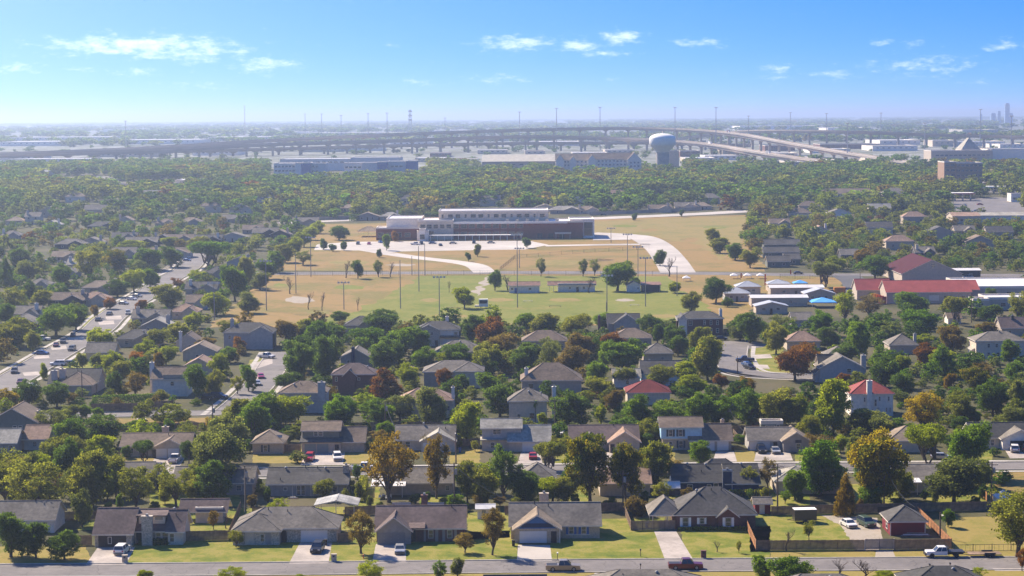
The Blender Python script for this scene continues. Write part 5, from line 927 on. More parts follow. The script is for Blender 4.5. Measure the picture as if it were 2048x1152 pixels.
chain('wire fence beside the red shed school', PP((1560,556),(1680,560)), 1.8)
def hedge(label, a, b, w_, h, k):
    p, q = P(*a), P(*b); d = (q - p); n = int(d.length * 170 * h / 2); rng = np.random.default_rng(int(a[0])); t = rng.uniform(0, 1, n); pts = np.stack([p.x + d.x*t, p.y + d.y*t, np.zeros(n)], 1)
    nx = np.array([-d.y, d.x]) / d.length; f = rng.integers(0, 3, n); off = np.where(f == 0, -w_/2, np.where(f == 1, w_/2, rng.uniform(-w_/2, w_/2, n))) + rng.normal(0, .12, n); z = np.where(f == 2, h, rng.uniform(0, h, n)) + rng.normal(0, .12, n)
    pts[:, 0] += nx[0]*off; pts[:, 1] += nx[1]*off; pts[:, 2] = z; nr = np.stack([nx[0]*np.sign(off), nx[1]*np.sign(off), np.where(f == 2, 1.5, .2)], 1)
    pts -= np.array([p.x, p.y, 0]); o = obj('hedge', quads_mesh('hedge', leaf_quads(pts, nr, .4, rng), rng.uniform(.2,.8,n), [MATS['leaf_' + k]]), None, p); tag(o, label, 'hedge', 'clipped hedges')
hedge('long clipped dark hedge above the fence on the third street', (185,812), (308,808), 1.8, 2.6, 'dk'); hedge('low shrub row beneath the plum house windows', (278,1090), (365,1088), .9, .9, 'dk'); hedge('low shrub bed in front of the red brick house', (1356,1061), (1500,1060), .7, .5, 'ol'); hedge('shrub bed before the navy house', (1430,993), (1520,992), 1.0, 1.2, 'ol')
hedge('climbing hedge beside the long grey ranch house', (722,1004), (728,972), 1.4, 2.2, 'ol'); hedge('dark hedge along the back lane', (700,442), (750,439), 2, 4, 'dk')
# ------------------------------------------------------------------ utility poles and lines
POLES = {}
def pole(px, py, hp, label, trans=True, arm=True, lamp=False, key=None):
    o = P(px, py); s = scl(o); h = hp / s; r = thing('utility_pole', o, label, 'pole', 0, 'utility poles')
    MB().tube([(0,0,-.3),(0,0,h)], [.17,.11], 8).build('shaft', M_polew, r)
    if arm: MB().box(-1.2,1.2,-.06,.06,h-.75,h-.6).build('crossarm', M_polew, r); [MB().tube([(x,0,h-.6),(x,0,h-.4)], .05, 6).build('insulator', M_trim, r) for x in (-1.1,0.001,1.1)]
    if trans: MB().lathe([(.01,h-2.3),(.28,h-2.3),(.28,h-1.3),(.22,h-1.2),(.01,h-1.15)], 12, c=(.35,-.2)).build('transformer', M_metal, r)
    if lamp: MB().tube([(0,0,h-.5),(0,-1.2,h-.1),(0,-1.9,h-.15)], .045, 5).build('lamp_arm', M_metal, r); MB().box(-.15,.15,-2.3,-1.8,h-.25,h-.1).build('lamp_head', M_trim, r)
    POLES[px] = Vector((o.x, o.y, o.z + h - .5)); return r
for a in [(909,1022,98,'utility pole with transformer right of the golden trees'),(491,1022,92,'utility pole with transformer behind the stone house'),(1246,1016,76,'utility pole among the two gold-tipped trees'),(1555,1024,98,'utility pole left of the beige hip roofed house'),(1768,1016,90,'utility pole behind the big gold-tipped tree'),(1983,1006,84,'utility pole by the vacant lot'),(771,868,66,'utility pole behind the two-storey tan house'),(426,872,66,'utility pole by the dry verge'),(1110,862,66,'utility pole between two dark live oaks'),(165,812,72,'bare wooden pole beside the two chimney avenue house'),(1456,858,54,'utility pole behind the shuttered house'),(597,842,50,'slim utility pole before the wide chimney blue house'),(1943,646,58,'dark pole at the red roofed school corner'),(1720,590,46,'leaning dark pole by the school lane')]:
    pole(*a, trans=a[0] not in (165,597,1943,1720,1110), arm=a[0] not in (165,1720))
pole(1880,1076,52,'short yard lamp pole by the sunlit cedar fence',False,False,True); pole(912,928,66,'street lamp pole on the second street behind the golden trees',False,False,True); pole(1475,748,36,'street lamp pole on the cul-de-sac',False,False,True); pole(220,605,32,'street lamp pole on the avenue',False,False,True); pole(1024+680/3.6,640,38,'slim lamp pole among trees near the park',False,False,True)
def wire(label, pts, sag=.9, rad=.022):
    b = MB()
    for p, q in zip(pts, pts[1:]): b.tube([p.lerp(q, t/10) - Vector((0,0,sag*4*(t/10)*(1-t/10))) for t in range(11)], rad, 4)
    o = b.build('power_line', M_wire); tag(o, label, 'power line')
K = POLES
for dx, nm in ((-1.1,'lower'),(0,'middle'),(1.1,'upper')):
    wire(f'{nm} overhead wire over the back fences of the near row', [K[k] + Vector((0,dx,.1)) for k in (491,909,1246,1555,1768,1983)])
    wire(f'{nm} overhead wire behind the third row houses', [K[k] + Vector((0,dx,.1)) for k in (426,597,771,1110,1456)])
p = PD(790, 858, K[771].y - 25); wire('service wire from the pole to the cream gabled ranch', [K[771], P(789,905) + Vector((0,6,4.6))], .5, .05); wire('service wire from the gold-tipped tree pole towards the red shed', [K[1768], P(1838,1068) + Vector((0,4,4.2))], 1.2, .045); wire('service wire from the golden tree pole to the blue gabled house', [K[909], P(1045,1080) + Vector((0,6,5.2))], 1.0, .03); wire('service wire to the slanted gable house', [K[1456], P(1500,904) + Vector((0,5,3.6))], 1.4, .03)
wire('service wire to the stone house', [K[491], P(478,1088) + Vector((0,8,4.2))], .8, .03)
# ------------------------------------------------------------------ small garden things
def brick_mailbox(px, py, label, m='stone'):
    o = P(px, py); r = thing('mailbox', o, label, 'mailbox', 0, 'mailboxes on the near street'); MB().box(-.45,.45,-.3,.3,0,1.25).box(-.5,.5,-.35,.35,1.25,1.35).build('pier', WA[m], r); MB().box(-.16,.16,-.36,.2,.85,1.1).build('box', M_dark, r)
brick_mailbox(250,1125,'stone mailbox pier by the plum house drive'); brick_mailbox(668,1123,'stone mailbox pier by the stone house drive'); brick_mailbox(1407,1116,'brick mailbox pier by the brick house drive','brick')
for px, py, l in [(1115,1120,'white post mailbox by the blue gabled house drive'),(1281,1113,'slim post lamp on the blue gabled house lawn'),(1281,1143,'dark post mailbox beside the lower kerb'),(1859,1143,'black post mailbox left of two above the dark hip roof'),(1900,1141,'black post mailbox right of two above the dark hip roof'),(1843,1150,'pale post mailbox at the dark hip roof corner')]:
    o = P(px, py); r = thing('mailbox', o, l, 'mailbox', 0, 'mailboxes on the near street'); MB().box(-.05,.05,-.05,.05,0,1.1).build('post', M_polew, r); MB().box(-.12,.12,-.28,.2,1.1,1.35).build('box', M_dark if 'white' not in l else M_white, r)
def bin_(px, py, label, c):
    o = P(px, py); r = thing('wheelie_bin', o, label, 'bin', 0, 'wheeled bins'); b = MB(); b.frustum([(-.24,-.25,.05),(.24,-.25,.05),(.24,.25,.05),(-.24,.25,.05)], [(-.3,-.34,1.0),(.3,-.34,1.0),(.3,.34,1.0),(-.3,.34,1.0)]); b.build('bin_body', c, r); MB().box(-.32,.32,-.37,.37,1.0,1.07).build('lid', c, r)
Mb = mat('black_plastic',(.02,.02,.022),.6); Mbl = mat('blue_plastic',(.03,.09,.25),.6)
bin_(651,1090,'black wheeled bin beside the white double garage door',Mb); bin_(1027,1092,'black wheeled bin left of the white garage door',Mb); bin_(1778,1066,'black wheeled bin at the red shed corner',Mb); bin_(920,905,'blue wheeled bin before the board fence',Mbl); bin_(1294,1056,'blue wheeled bin under the carport',Mbl); bin_(1466,902,'black wheeled bin by the shuttered house garage',Mb); bin_(1705,1030,'black water tank bin behind the white sedan',Mb)
for px, py, w_, l in [(585,997,2.6,'grey patio slab furniture row behind the long grey house'),(1830,1072,6,'pile of scrap boards in front of the red shed')]:
    o = P(px, py); r = thing('board_pile', o, l, 'boards'); [MB().box(-w_/2 + k*.4, w_/2 - k*.3, -.5 + k*.22, -.35 + k*.22, k*.1, k*.1 + .14).build('board', (M_wood, M_metal, M_white)[k % 3], r) for k in range(5)]
def patio_set(px, py, label):
    o = P(px, py); r = thing('patio_set', o, label, 'patio furniture'); MB().lathe([(.05,0),(.05,.7),(.6,.7),(.6,.75),(.01,.75)], 14).build('table', M_dark, r)
    for k in range(4):
        a = k*1.57+.4; x, y = 1.1*math.cos(a), 1.1*math.sin(a); MB().box(x-.25,x+.25,y-.25,y+.25,.4,.46).box(x-.25,x+.25,y+.2,y+.25,.46,.9).box(x-.25,x-.2,y-.25,y-.2,0,.4).box(x+.2,x+.25,y+.2,y+.25,0,.4).build('chair', M_white, r)
patio_set(770,998,'pale patio table and chairs under the golden tree'); patio_set(1330,985,'patio chairs beside the white roofed playhouse'); patio_set(700,1028,'patio set beside the garden pavilion')
o = P(727,1117); r = thing('fire_hydrant', o, 'orange fire hydrant at the kerb by the brown sparse tree', 'hydrant'); MB().lathe([(.14,0),(.14,.1),(.1,.12),(.1,.55),(.13,.58),(.09,.7),(.01,.76)], 12).build('barrel', paint('hydrant',(.5,.12,.02)), r); MB().tube([(-.18,0,.42),(.18,0,.42)], .06, 8).build('nozzle', PA['silver'], r)
# ------------------------------------------------------------------ park: floodlights, huts, canopies
def flood(px, py, top, label, lamps=4):
    o = P(px, py); h = (py - top) / scl(o); r = thing('floodlight_pole', o, label, 'light pole', 0, 'floodlight poles around the park'); MB().tube([(0,0,-.3),(0,0,h)], [.2,.13], 7).build('shaft', M_metal, r)
    if lamps:
        MB().box(-2.2,2.2,-.1,.1,h-.25,h-.1).build('crossbar', M_metal, r)
        for k in range(lamps): MB().frustum([(-2+k*4/(lamps-1)-.38,-.45,h-.5),(-2+k*4/(lamps-1)+.38,-.45,h-.5),(-2+k*4/(lamps-1)+.38,-.3,h+.25),(-2+k*4/(lamps-1)-.38,-.3,h+.25)], [(-2+k*4/(lamps-1)-.2,.1,h-.3),(-2+k*4/(lamps-1)+.2,.1,h-.3),(-2+k*4/(lamps-1)+.2,.15,h+.1),(-2+k*4/(lamps-1)-.2,.15,h+.1)]).build('floodlight', M_trim, r)
for px, py, tp, l in [(533,621,521,'tall floodlight pole at the dry field west corner'),(592,587,507,'bare tall pole behind the dry field tree'),(622,554,474,'floodlight pole beside the park road by the tree line'),(688,619,564,'short floodlight pole on the dry field'),(801,617,520,'floodlight pole on the green lawn left of the bare stump'),(838,583,492,'tall slim pole in the middle of the park lawn'),(850,551,486,'tall slim pole on the park road'),(824,550,512,'short dark pole on the park road'),(879,632,553,'floodlight pole in front of the lone lime tree'),(1035,615,468,'tallest floodlight pole left of the white huts'),(1039,536,496,'short floodlight pole beyond the park road'),(1214,622,550,'floodlight pole near the dark gabled house'),(1291,613,515,'floodlight pole right of the big park tree'),(1276,567,493,'floodlight pole behind the big park tree'),(1255,524,468,'floodlight pole at the dry pitch'),(429,641,565,'tall floodlight pole among trees left of the park'),(1354,592,533,'thick grey pole by the sparse dead tree'),(1222,486,456,'lamp pole at the ball court')]:
    flood(px, py, tp, l, 0 if 'slim' in l or 'bare' in l or 'dark pole' in l or 'thick' in l else 4)
ANCH.append(('tallest floodlight pole', 1035, 615)); ANCH.append(('lone lime park tree', 929, 610)); ANCH.append(('dry field floodlight', 620, 600))
house('hut', 'long white hut with rusty roof and blue door in the park', 'hut', 1048, 586, [(1018,1079,0,7,3.2,'x',1.3,'white','rust')], [('d',0,1032,0,1.2,2.2,mat('blue_door',(.05,.12,.3),.6)),('w',0,1024,1.8,1,1),('w',0,1060,1.8,1.2,1)], anchor='white hut with blue door')
house('hut', 'longest white hut with rusty roof and open porch in the park', 'hut', 1145, 584, [(1097,1191,0,6,3.0,'x',1.3,None,'rust'),(1116,1190,.2,5.8,3.0,'f',0,'white','rust')], [('p',1099,.2,3),('p',1107,.2,3),('w',1,1140,1.8,1,1),('w',1,1168,1.8,1,1),('d',1,1155,0,1,2.1,DRd)], anchor='white hut with open porch')
house('hut', 'small white gabled hut in the park', 'hut', 1267, 584, [(1254,1281,0,6,2.8,'y',1.6,'white','rust')], [('d',0,1267,0,1.4,2.2,M_trim),('w',0,1276,1.6,.6,.8)], anchor='small white gabled hut')
house('hut', 'dark open shelter with orange rusty roof in the park', 'hut', 1302, 584, [(1284,1321,0,6.5,3.0,'s',.7,'dark','rust')], [('p',1286,-.3,3),('p',1319,-.3,3)])
o = P(967,616); r = thing('score_stand', o, 'small white box stand on wheels in the park', 'stand'); MB().box(-1.8,1.8,-1,1,.6,3.6).build('box', M_white, r); MB().box(-1.5,1.5,-1.05,-1,1.9,3.2).build('hatch', M_dark, r); MB().box(-3.4,-1.8,-.9,.9,.6,1.2).build('step', M_trim, r); wheels(r, [(-1,-1,.35),(1,-1,.35)], .35)
for px, py, l in [(905,617,'left dark timber bench row by the lime tree'),(929,618,'right dark timber bench row under the lime tree'),(1110,614,'long dark bench right of the tallest floodlight'),(1056,604,'pale low bench left of the huts'),(1269,612,'pale low bench near the park tree')]:
    o = P(px, py); r = thing('bench', o, l, 'bench', 0, 'low benches in the park'); wd = 2.4 if 'pale' not in l else 1.9; M0 = M_polew if 'pale' not in l else M_trim
    MB().box(-wd,wd,-.2,.2,.45,.55).build('seat', M0, r); MB().box(-wd+.2,-wd+.35,-.18,.18,0,.45).build('leg', M0, r); MB().box(wd-.35,wd-.2,-.18,.18,0,.45).build('leg', M0, r)
def canopy(px, py, wpx, hpx, label, m, group):
    o = P(px, py); s = scl(o); w_ = wpx/s/2; h = hpx/s; r = thing('canopy_tent', o, label, 'tent', 0, group); b = MB(); e = h*.62
    b.frustum([(-w_,-w_,e),(w_,-w_,e),(w_,w_,e),(-w_,w_,e)], [(-w_*.08,-w_*.08,h),(w_*.08,-w_*.08,h),(w_*.08,w_*.08,h),(-w_*.08,w_*.08,h)]); b.frustum([(-w_,-w_,e-.3),(w_,-w_,e-.3),(w_,w_,e-.3),(-w_,w_,e-.3)], [(-w_,-w_,e),(w_,-w_,e),(w_,w_,e),(-w_,w_,e)]); b.build('top', m, r)
    for x in (-1,1):
        for y in (-1,1): MB().box(x*w_*.96-.06,x*w_*.96+.06,y*w_*.96-.06,y*w_*.96+.06,0,e-.3).build('leg', M_trim, r)
for px, py, l in [(1373,562,'white canopy tent near the dead tree'),(1468,557,'left of three white canopy tents on the dry ground'),(1495,557,'middle of three white canopy tents on the dry ground'),(1521,557,'right of three white canopy tents on the dry ground')]: canopy(px, py, 15, 11, l, M_white, 'white canopy tents')
canopy(1600,573,28,13,'small bright blue canopy tent behind the portable classrooms',RO['blue'],'blue canopies'); canopy(1645,614,50,19,'large bright blue canopy tent before the portable classrooms',RO['blue'],'blue canopies')
for px, py, tp, l in [(1481,560,546,'orange feather flag right of the left canopy tent'),(1529,580,548,'tall orange feather flag beside the portables'),(1580,552,540,'red feather flag by the park road')]:
    o = P(px, py); h = (py-tp)/scl(o); r = thing('feather_flag', o, l, 'flag', 0, 'feather flags'); MB().tube([(0,0,0),(0,0,h)], .04, 5).build('pole', M_metal, r); MB().box(0,.6,-.02,.02,h*.3,h).build('banner', mat('orange_banner',(.45,.08,.02),.7), r)
# ------------------------------------------------------------------ the school
s_ = scl(P(1000, 478)); print('school px/m', s_)
fe = []
hT = 41 / s_; hB = 27 / s_
sch = house('school', 'long red brick and white two-storey school with flat white roofs', 'school', 1000, 478,
 [(905,1166,0,34,hT-2.4,'f',0,'sbrick','white'), (876,1098,14,44,53/s_,'f',0,'cream','white'), (836,907,-1.5,30,hT-1.2,'f',0,'cream','white'), (772,842,6,44,hT-.5,'f',0,'white','white'), (753,840,-3,16,23/s_,'f',0,'sbrick','white'), (1140,1189,2,30,36/s_,'f',0,'office','white')], (), anchor='long brick and white school')
lx = lambda c: (c - 1000) / s_
b = MB(); b.box(lx(902), lx(1135), -.6, -.05, hT-3.0, hT-1.9); b.build('white_band', M_white, sch)
for k in range(9): put_window(sch, lx(912 + k*16) , -.05, hT*.64, 3.6, 2.6); put_window(sch, lx(912 + k*16), -.05, hT*.26, 3.6, 2.2)
for k in range(14): put_window(sch, lx(884 + k*15.5), 13.95, 53/s_ - 2.6, 3.0 if k % 3 else 1.4, 2.2)
for k in range(5): put_window(sch, lx(846 + k*13), -1.55, hT*.64, 2.8, 2.4)
for k in range(4): put_window(sch, lx(762 + k*18), -3.05, 3.0, 3.4, 2.6)
put_window(sch, lx(1177), 1.95, 5.5, 5.2, 8.0); put_window(sch, lx(858), -1.55, 3.2, 6, 4)
for k in range(3): put_door(sch, lx(1080 + k*22), -.06, 0, 3, 3.2, M_dark)
for k in range(6): MB().box(lx(1015+k*20)-1, lx(1015+k*20)+1, 8, 10.5, hT-2.2, hT-.9).build('roof_unit', M_metal, sch)
o = P(950, 481); r = thing('covered_walkway', o, 'long white covered walkway on posts before the school', 'walkway'); b = MB(); b.box(lx(860)-lx(950), lx(1042)-lx(950), -2, 2, 3.0, 3.35); b.build('roof', M_white, r)
for k in range(14): MB().box(-.12,.12,-.12,.12,0,3).build('post', M_white, r, loc=(lx(862+k*13.8)-lx(950), -1.7, 0))
house('school_entrance', 'white school entrance porch with stepped roof', 'porch', 845, 482, [(834,857,0,8,5.2,'f',0,'office','white'),(839,851,-2,6,6.4,'f',0,'office','white')], [('w',1,845,2.5,3,3)])
house('shelter', 'tan hip roofed shelter left of the school', 'shelter', 738, 474, [(716,758,0,11,3.4,'h',2.6,None,'tan')], [('p',718,.3,3.4),('p',756,.3,3.4),('p',737,.3,3.4)])
house('entrance_gate', 'flat white bus shelter by the school lawn', 'shelter', 1125, 478, [(1110,1142,0,5,3.2,'f',0,None,'white')], [('p',1112,.3,3.2),('p',1140,.3,3.2),('p',1125,.3,3.2)])
# ------------------------------------------------------------------ the red roofed school and its portables
gymn = house('school_gym', 'tan gym with dark maroon gable roof at the red roofed school', 'school', 1864, 568, [(1804,1924,0,44,4.6,'y',6.0,'block','maroon')], [('w',0,1866,8.2,2,2)], anchor='maroon roofed gym')
el_ = house('school', 'long tan school wing with pinkish red metal roof', 'school', 1858, 607, [(1773,1942,0,16,4.6,'x',4.0,'block','red'),(1727,1796,15,27,4.4,'x',3.8,'block','red'),(1905,1968,9,24,4.6,'x',3.2,'block','red')], [('w',0,1800,2.2,3,1.8),('w',0,1830,2.2,3,1.8),('w',0,1870,2.2,3,1.8),('d',0,1896,0,3,3,M_dark),('pan',0,1868,2.2,4,2.2,M_trim),('w',0,1925,2.2,2.4,1.8)], anchor='red roofed school wing')
cols = [(.04,.06,.22),(.03,.16,.32),(.03,.22,.12),(.16,.3,.05),(.5,.32,.03),(.52,.2,.02),(.5,.1,.02),(.42,.03,.02),(.36,.02,.03)]
for k, c in enumerate(cols):
    p = P(1728, 596).lerp(P(1768, 609), k / 8); p.z = g(p.y); o = MB().box(-.9,.9,-.25,.25,0,3.2).build('colour_panel', mat(f'rainbow_{k}', c, .6), el_, loc=p - el_.location)
house('school_block', 'wide flat white roofed school block at the right edge', 'school', 2000, 600, [(1940,2110,0,45,5.0,'f',0,'block','white')], [('w',0,1985,2.5,3,1.8),('w',0,2020,2.5,3,1.8)], anchor='flat white school block')
house('school_block', 'low tan school block with white roof before the red wing', 'school', 1995, 622, [(1946,1978,0,8,4.2,'f',0,'block','white'),(1978,2100,3,18,4.4,'f',0,'block','white')], [('w',0,1962,2.2,2,1.6),('w',1,2010,2.2,2,1.6),('d',1,1990,0,1.6,2.2,DRd)])
for px, py, xa, xb, h, rk, rs, wl, rf, d, l in [(1594,592,1541,1647,3.4,'x',.8,'block','white',9,'long portable classroom with white roof, upper of two'),(1560,613,1503,1615,3.4,'x',.8,'block','white',9,'long portable classroom with white roof, lower of two'),(1560,583,1537,1580,3.2,'h',1.5,'block','steel',9,'small portable with steel hip roof behind the long ones'),(1640,604,1610,1670,3.4,'y',1.8,'taupe','steel',9,'portable with steel gable roof beside the large blue canopy'),(1498,590,1474,1521,3.4,'h',2.0,'beige','steel',9,'hip roofed steel portable nearest the canopy tents'),(1475,603,1450,1500,3.2,'h',2.0,'bluegrey','steel',9,'pale steel hip roofed hut beside the dark park tree'),(1928,557,1895,1961,3.6,'x',.6,'dark','white',10,'long white roofed shed behind the gym'),(1542,628,1512,1575,3.0,'y',1.4,'beige','steel',8,'low steel roofed hut below the portables')]:
    house('portable_classroom', l, 'classroom', px, py, [(xa,xb,0,d,h,rk,rs,wl,rf)], [('w',0,xa+(xb-xa)*.25,1.9,1.4,1),('w',0,xa+(xb-xa)*.7,1.9,1.4,1),('d',0,xa+(xb-xa)*.48,0,1,2.1,DRd)], group='portable classrooms', anchor='upper long portable classroom' if 'upper' in l else None)
o = P(1679,586); r = thing('container', o, 'small orange container at the school lane', 'container'); MB().box(-2.4,2.4,-1.2,1.2,.1,2.5).build('box', mat('orange_paint',(.5,.2,.02),.6), r); MB().box(-1,1,-1.24,-1.2,.3,2.3).build('door', mat('orange_paint2',(.4,.15,.02),.6), r)
for i, (px, py, xa, xb) in enumerate([(1545,500,1528,1600),(1560,516,1528,1598),(1552,535,1535,1580),(1590,530,1570,1600)]):
    house('row_house', f"{('dark row house roof, uppermost of four left of the red school','dark row house roof, second from top of four','dark row house with white strips, lowest left of four','dark row house roof, lowest right of four')[i]}", 'row house', px, py, [(xa,xb,0,9,3,'x',2.4,'dgreen','dark')], [('w',0,xa+12,1.6,1.4,1.2),('w',0,xb-12,1.6,1.4,1.2)], group='dark row houses', anchor='dark row house' if i == 2 else None)
ANCH += [('rust tree by the apartments', 1560, 470), ('avenue street lamp', 220, 605), ('pale avenue house', 140, 540), ('tree line by the dry field', 560, 520), ('turning circle', 1466, 690)]
# ------------------------------------------------------------------ far: offices, hotel, water tower, flyovers, masts, skyline

def block(name, label, cat, px, py, vols, rows=(), anchor=None, autop=None, group=None):
    lift = (9 if py < 380 else 2) if label else 2; dz = lift / scl(P(px, py)) * .97; py += lift; vols = [(*v[:4], v[4] + dz, *v[5:]) for v in vols]; rows = [(*q[:4], q[4] + dz, *q[5:]) for q in rows]
    r = house(name, label, cat, px, py, vols, (), anchor=anchor, auto_=autop, group=group); HROOT.pop(); o = r.location; s = scl(o); x0 = min(v[0] for v in vols); x1 = max(v[1] for v in vols); d = max(v[3] for v in vols)
    n = max(1, int(d // 30) + 1)
    for k in range(n): KEEPOUT.append((o.x + ((x0+x1)/2 - px)/s, o.y + d*(k+.5)/n - 8, max((x1-x0)/s/2, 10)*1.02 + 5))
    for (vi, c0, c1, n, z, w_, h) in rows:
        w_ = min(w_, .78 * (c1 - c0) / n / s); h = min(h, 1.6)
        for k in range(n): put_window(r, (c0 + (c1-c0)*(k+.5)/n - px)/s, vols[vi][2] - .03, z, w_, h, 0, M_dark if 0 else None, False)
    return r
block('office_block', 'white and blue three-storey office block among trees', 'office', 600, 357, [(548,592,0,40,13.5,'f',0,'office','white'),(592,604,-3,30,13.8,'f',0,'office','white'),(604,622,-4,25,14.0,'f',0,'oblue','white'),(622,652,0,30,13.2,'f',0,'officeg','white')], [(0,549,591,6,3.2,5.5,1.8),(0,549,591,6,7.2,5.5,1.8),(0,549,591,6,11.2,5.5,1.8),(3,623,638,2,6.5,5,2),(3,623,638,2,11,5,2)], 'white and blue office block')
block('office_block', 'second white office block with two blue glass bays', 'office', 760, 350, [(688,725,0,35,11,'f',0,'office','white'),(725,756,-3,30,11.2,'f',0,'officeg','white'),(756,775,-4,28,12,'f',0,'oblue','white'),(775,812,4,40,12.2,'f',0,'officeg','white'),(812,833,3,40,12.6,'f',0,'oblue','white')], [(0,689,723,4,3,5.5,1.8),(0,689,723,4,7.5,5.5,1.8),(3,780,806,3,8,4,2)], 'office block with two blue bays')
block('warehouse', 'long pale roofed warehouse behind the blue offices', 'warehouse', 690, 332, [(560,700,0,60,7,'f',0,'office','white'),(700,800,10,60,8,'f',0,'office','white')], [(0,570,690,10,4,4,2)])
block('warehouse', 'broad pale grey low pitched warehouse left of the hotel', 'warehouse', 1040, 335, [(964,1112,0,70,6,'s',6,'block','pale')], [(0,970,1100,8,3,4,2)])
ht = block('hotel', 'white hotel with brown gabled roofs and rows of windows', 'hotel', 1190, 342, [(1178,1270,2,18,11.5,'x',6,'white','brown'),(1112,1182,6,22,11,'x',6,'white','tan'),(1255,1282,-3,20,11,'y',7,'white','brown'),(1176,1192,-2,14,11,'y',5,'white','brown'),(1112,1128,2,18,10.5,'y',6,'white','dark'),(1140,1152,3,14,10.5,'y',4,'white','tan')], [(0,1194,1254,8,9.5,2,2),(0,1194,1254,8,6,2,2),(0,1194,1254,8,2.6,2,2),(1,1128,1140,2,9,2,2),(1,1152,1176,3,9,2,2),(1,1128,1140,2,5.5,2,2),(1,1152,1176,3,5.5,2,2),(2,1258,1280,3,8,2,2),(2,1258,1280,3,4.5,2,2)], 'white gabled hotel')
o = P(1325, 350); s = scl(o); r = thing('water_tower', o, 'white water tower with broad bowl on a fluted concrete column', 'water tower', anchor='white water tower'); q = 26.5 / s; H = (350 - 267) / s
b = MB(); cr = q * .5
b.lathe([(cr*1.04, -.5), (cr, 2), (cr*.98, H*.58)], 28); b.build('column', M_conc, r, smooth=True)
b = MB(); b.lathe([(cr*1.0, H*.55), (cr*1.06, H*.575), (q*.80, H*.66), (q*.93, H*.71), (q*1.0, H*.76), (q*1.0, H*.88), (q*.94, H*.92), (q*.72, H*.965), (q*.4, H*.992), (.01, H*1.0)], 36); b.build('tank', M_white, r, smooth=True)
MB().tube([(0,0,H),(0,0,H+2.5)], .4, 6).build('vent', M_trim, r); MB().box(-1.2,1.2,-cr-.5,-cr+.4,0,4).build('door', M_dark, r); KEEPOUT.append((o.x, o.y, 22))
block('silo_block', 'plain pale block right behind the water tower', 'building', 1350, 336, [(1338,1360,12,30,17,'f',0,'cream','white')])
block('office_block', 'brown four-storey office with dark ribbon windows', 'office', 1925, 366, [(1888,1912,0,26,17.5,'f',0,'obrown','brown'),(1911.5,1964,-1,26,16.6,'f',0,'obrown','brown')], [(0,1889,1911,2,15,5,2.2),(0,1889,1911,2,10.8,5,2.2),(0,1889,1911,2,6.6,5,2.2),(0,1889,1911,2,2.6,5,2.2),(1,1912,1963,6,14.6,5,2.2),(1,1912,1963,6,10.4,5,2.2),(1,1912,1963,6,6.2,5,2.2),(1,1912,1963,6,2.4,5,2.2)], 'brown four-storey office')
block('apartment_block', 'long brown roofed apartment block in the woods', 'apartments', 1690, 402, [(1643,1742,0,14,5.6,'x',3.6,'white','brown')], [(0,1650,1735,14,4.2,1.4,1.2),(0,1650,1735,14,1.6,1.4,1.2)], 'long brown roofed apartments')
block('apartment_block', 'grey roofed apartments right of the brown roofed block', 'apartments', 1790, 402, [(1765,1818,0,14,5.6,'h',4,'cream','grey')], [(0,1768,1815,6,3,1.4,1.2)])
block('shop_row', 'long pinkish and white flat shop row at the right edge', 'shops', 1985, 446, [(1905,1960,0,18,4.5,'x',2,'beige','pink'),(1960,2070,3,22,4.5,'x',1.6,'white','pale')], [(0,1910,1955,5,2,2,1.6)], 'long pinkish shop row')
def station(px, py, w_, label, red):
    o = P(px, py); r = thing('fuel_station', o, label, 'fuel station'); MB().box(-w_/2,w_/2,0,12,5,6.1).build('canopy', [M_white], r); MB().box(-w_/2-.1,w_/2+.1,-.15,-.02,5.1,5.9).build('fascia', mat('red_fascia',(.45,.03,.03),.5) if red else M_white, r)
    for k in range(4): MB().box(-.3,.3,-.3,.3,0,5).build('post', M_white, r, loc=(-w_*.4 + k*w_*.27, 6, 0)); MB().box(-.5,.5,-.4,.4,0,1.9).build('fuel_pump', M_metal, r, loc=(-w_*.4 + k*w_*.27, 4.4, 0))
    KEEPOUT.append((o.x, o.y, w_/2 + 8))
station(1920,402,22,'fuel station with red edged canopy at right',True); station(2000,388,30,'fuel station with wide pale canopy under the brown office',False)
block('shop', 'small red banded corner shop at the right edge', 'shop', 2040, 402, [(2022,2060,0,12,5,'f',0,'white','white')], [(0,2025,2055,3,2,3,1.6)])
mall = block('shopping_centre', 'broad white shopping centre with a pyramid skylight', 'shopping centre', 1950, 318, [(1862,1985,0,40,9,'f',0,'block','white'),(1980,2080,12,60,10,'f',0,'office','white'),(1925,1962,5,35,10,'h',13,'office','pale')], [(0,1870,1980,12,4,4,2)], 'shopping centre with pyramid')
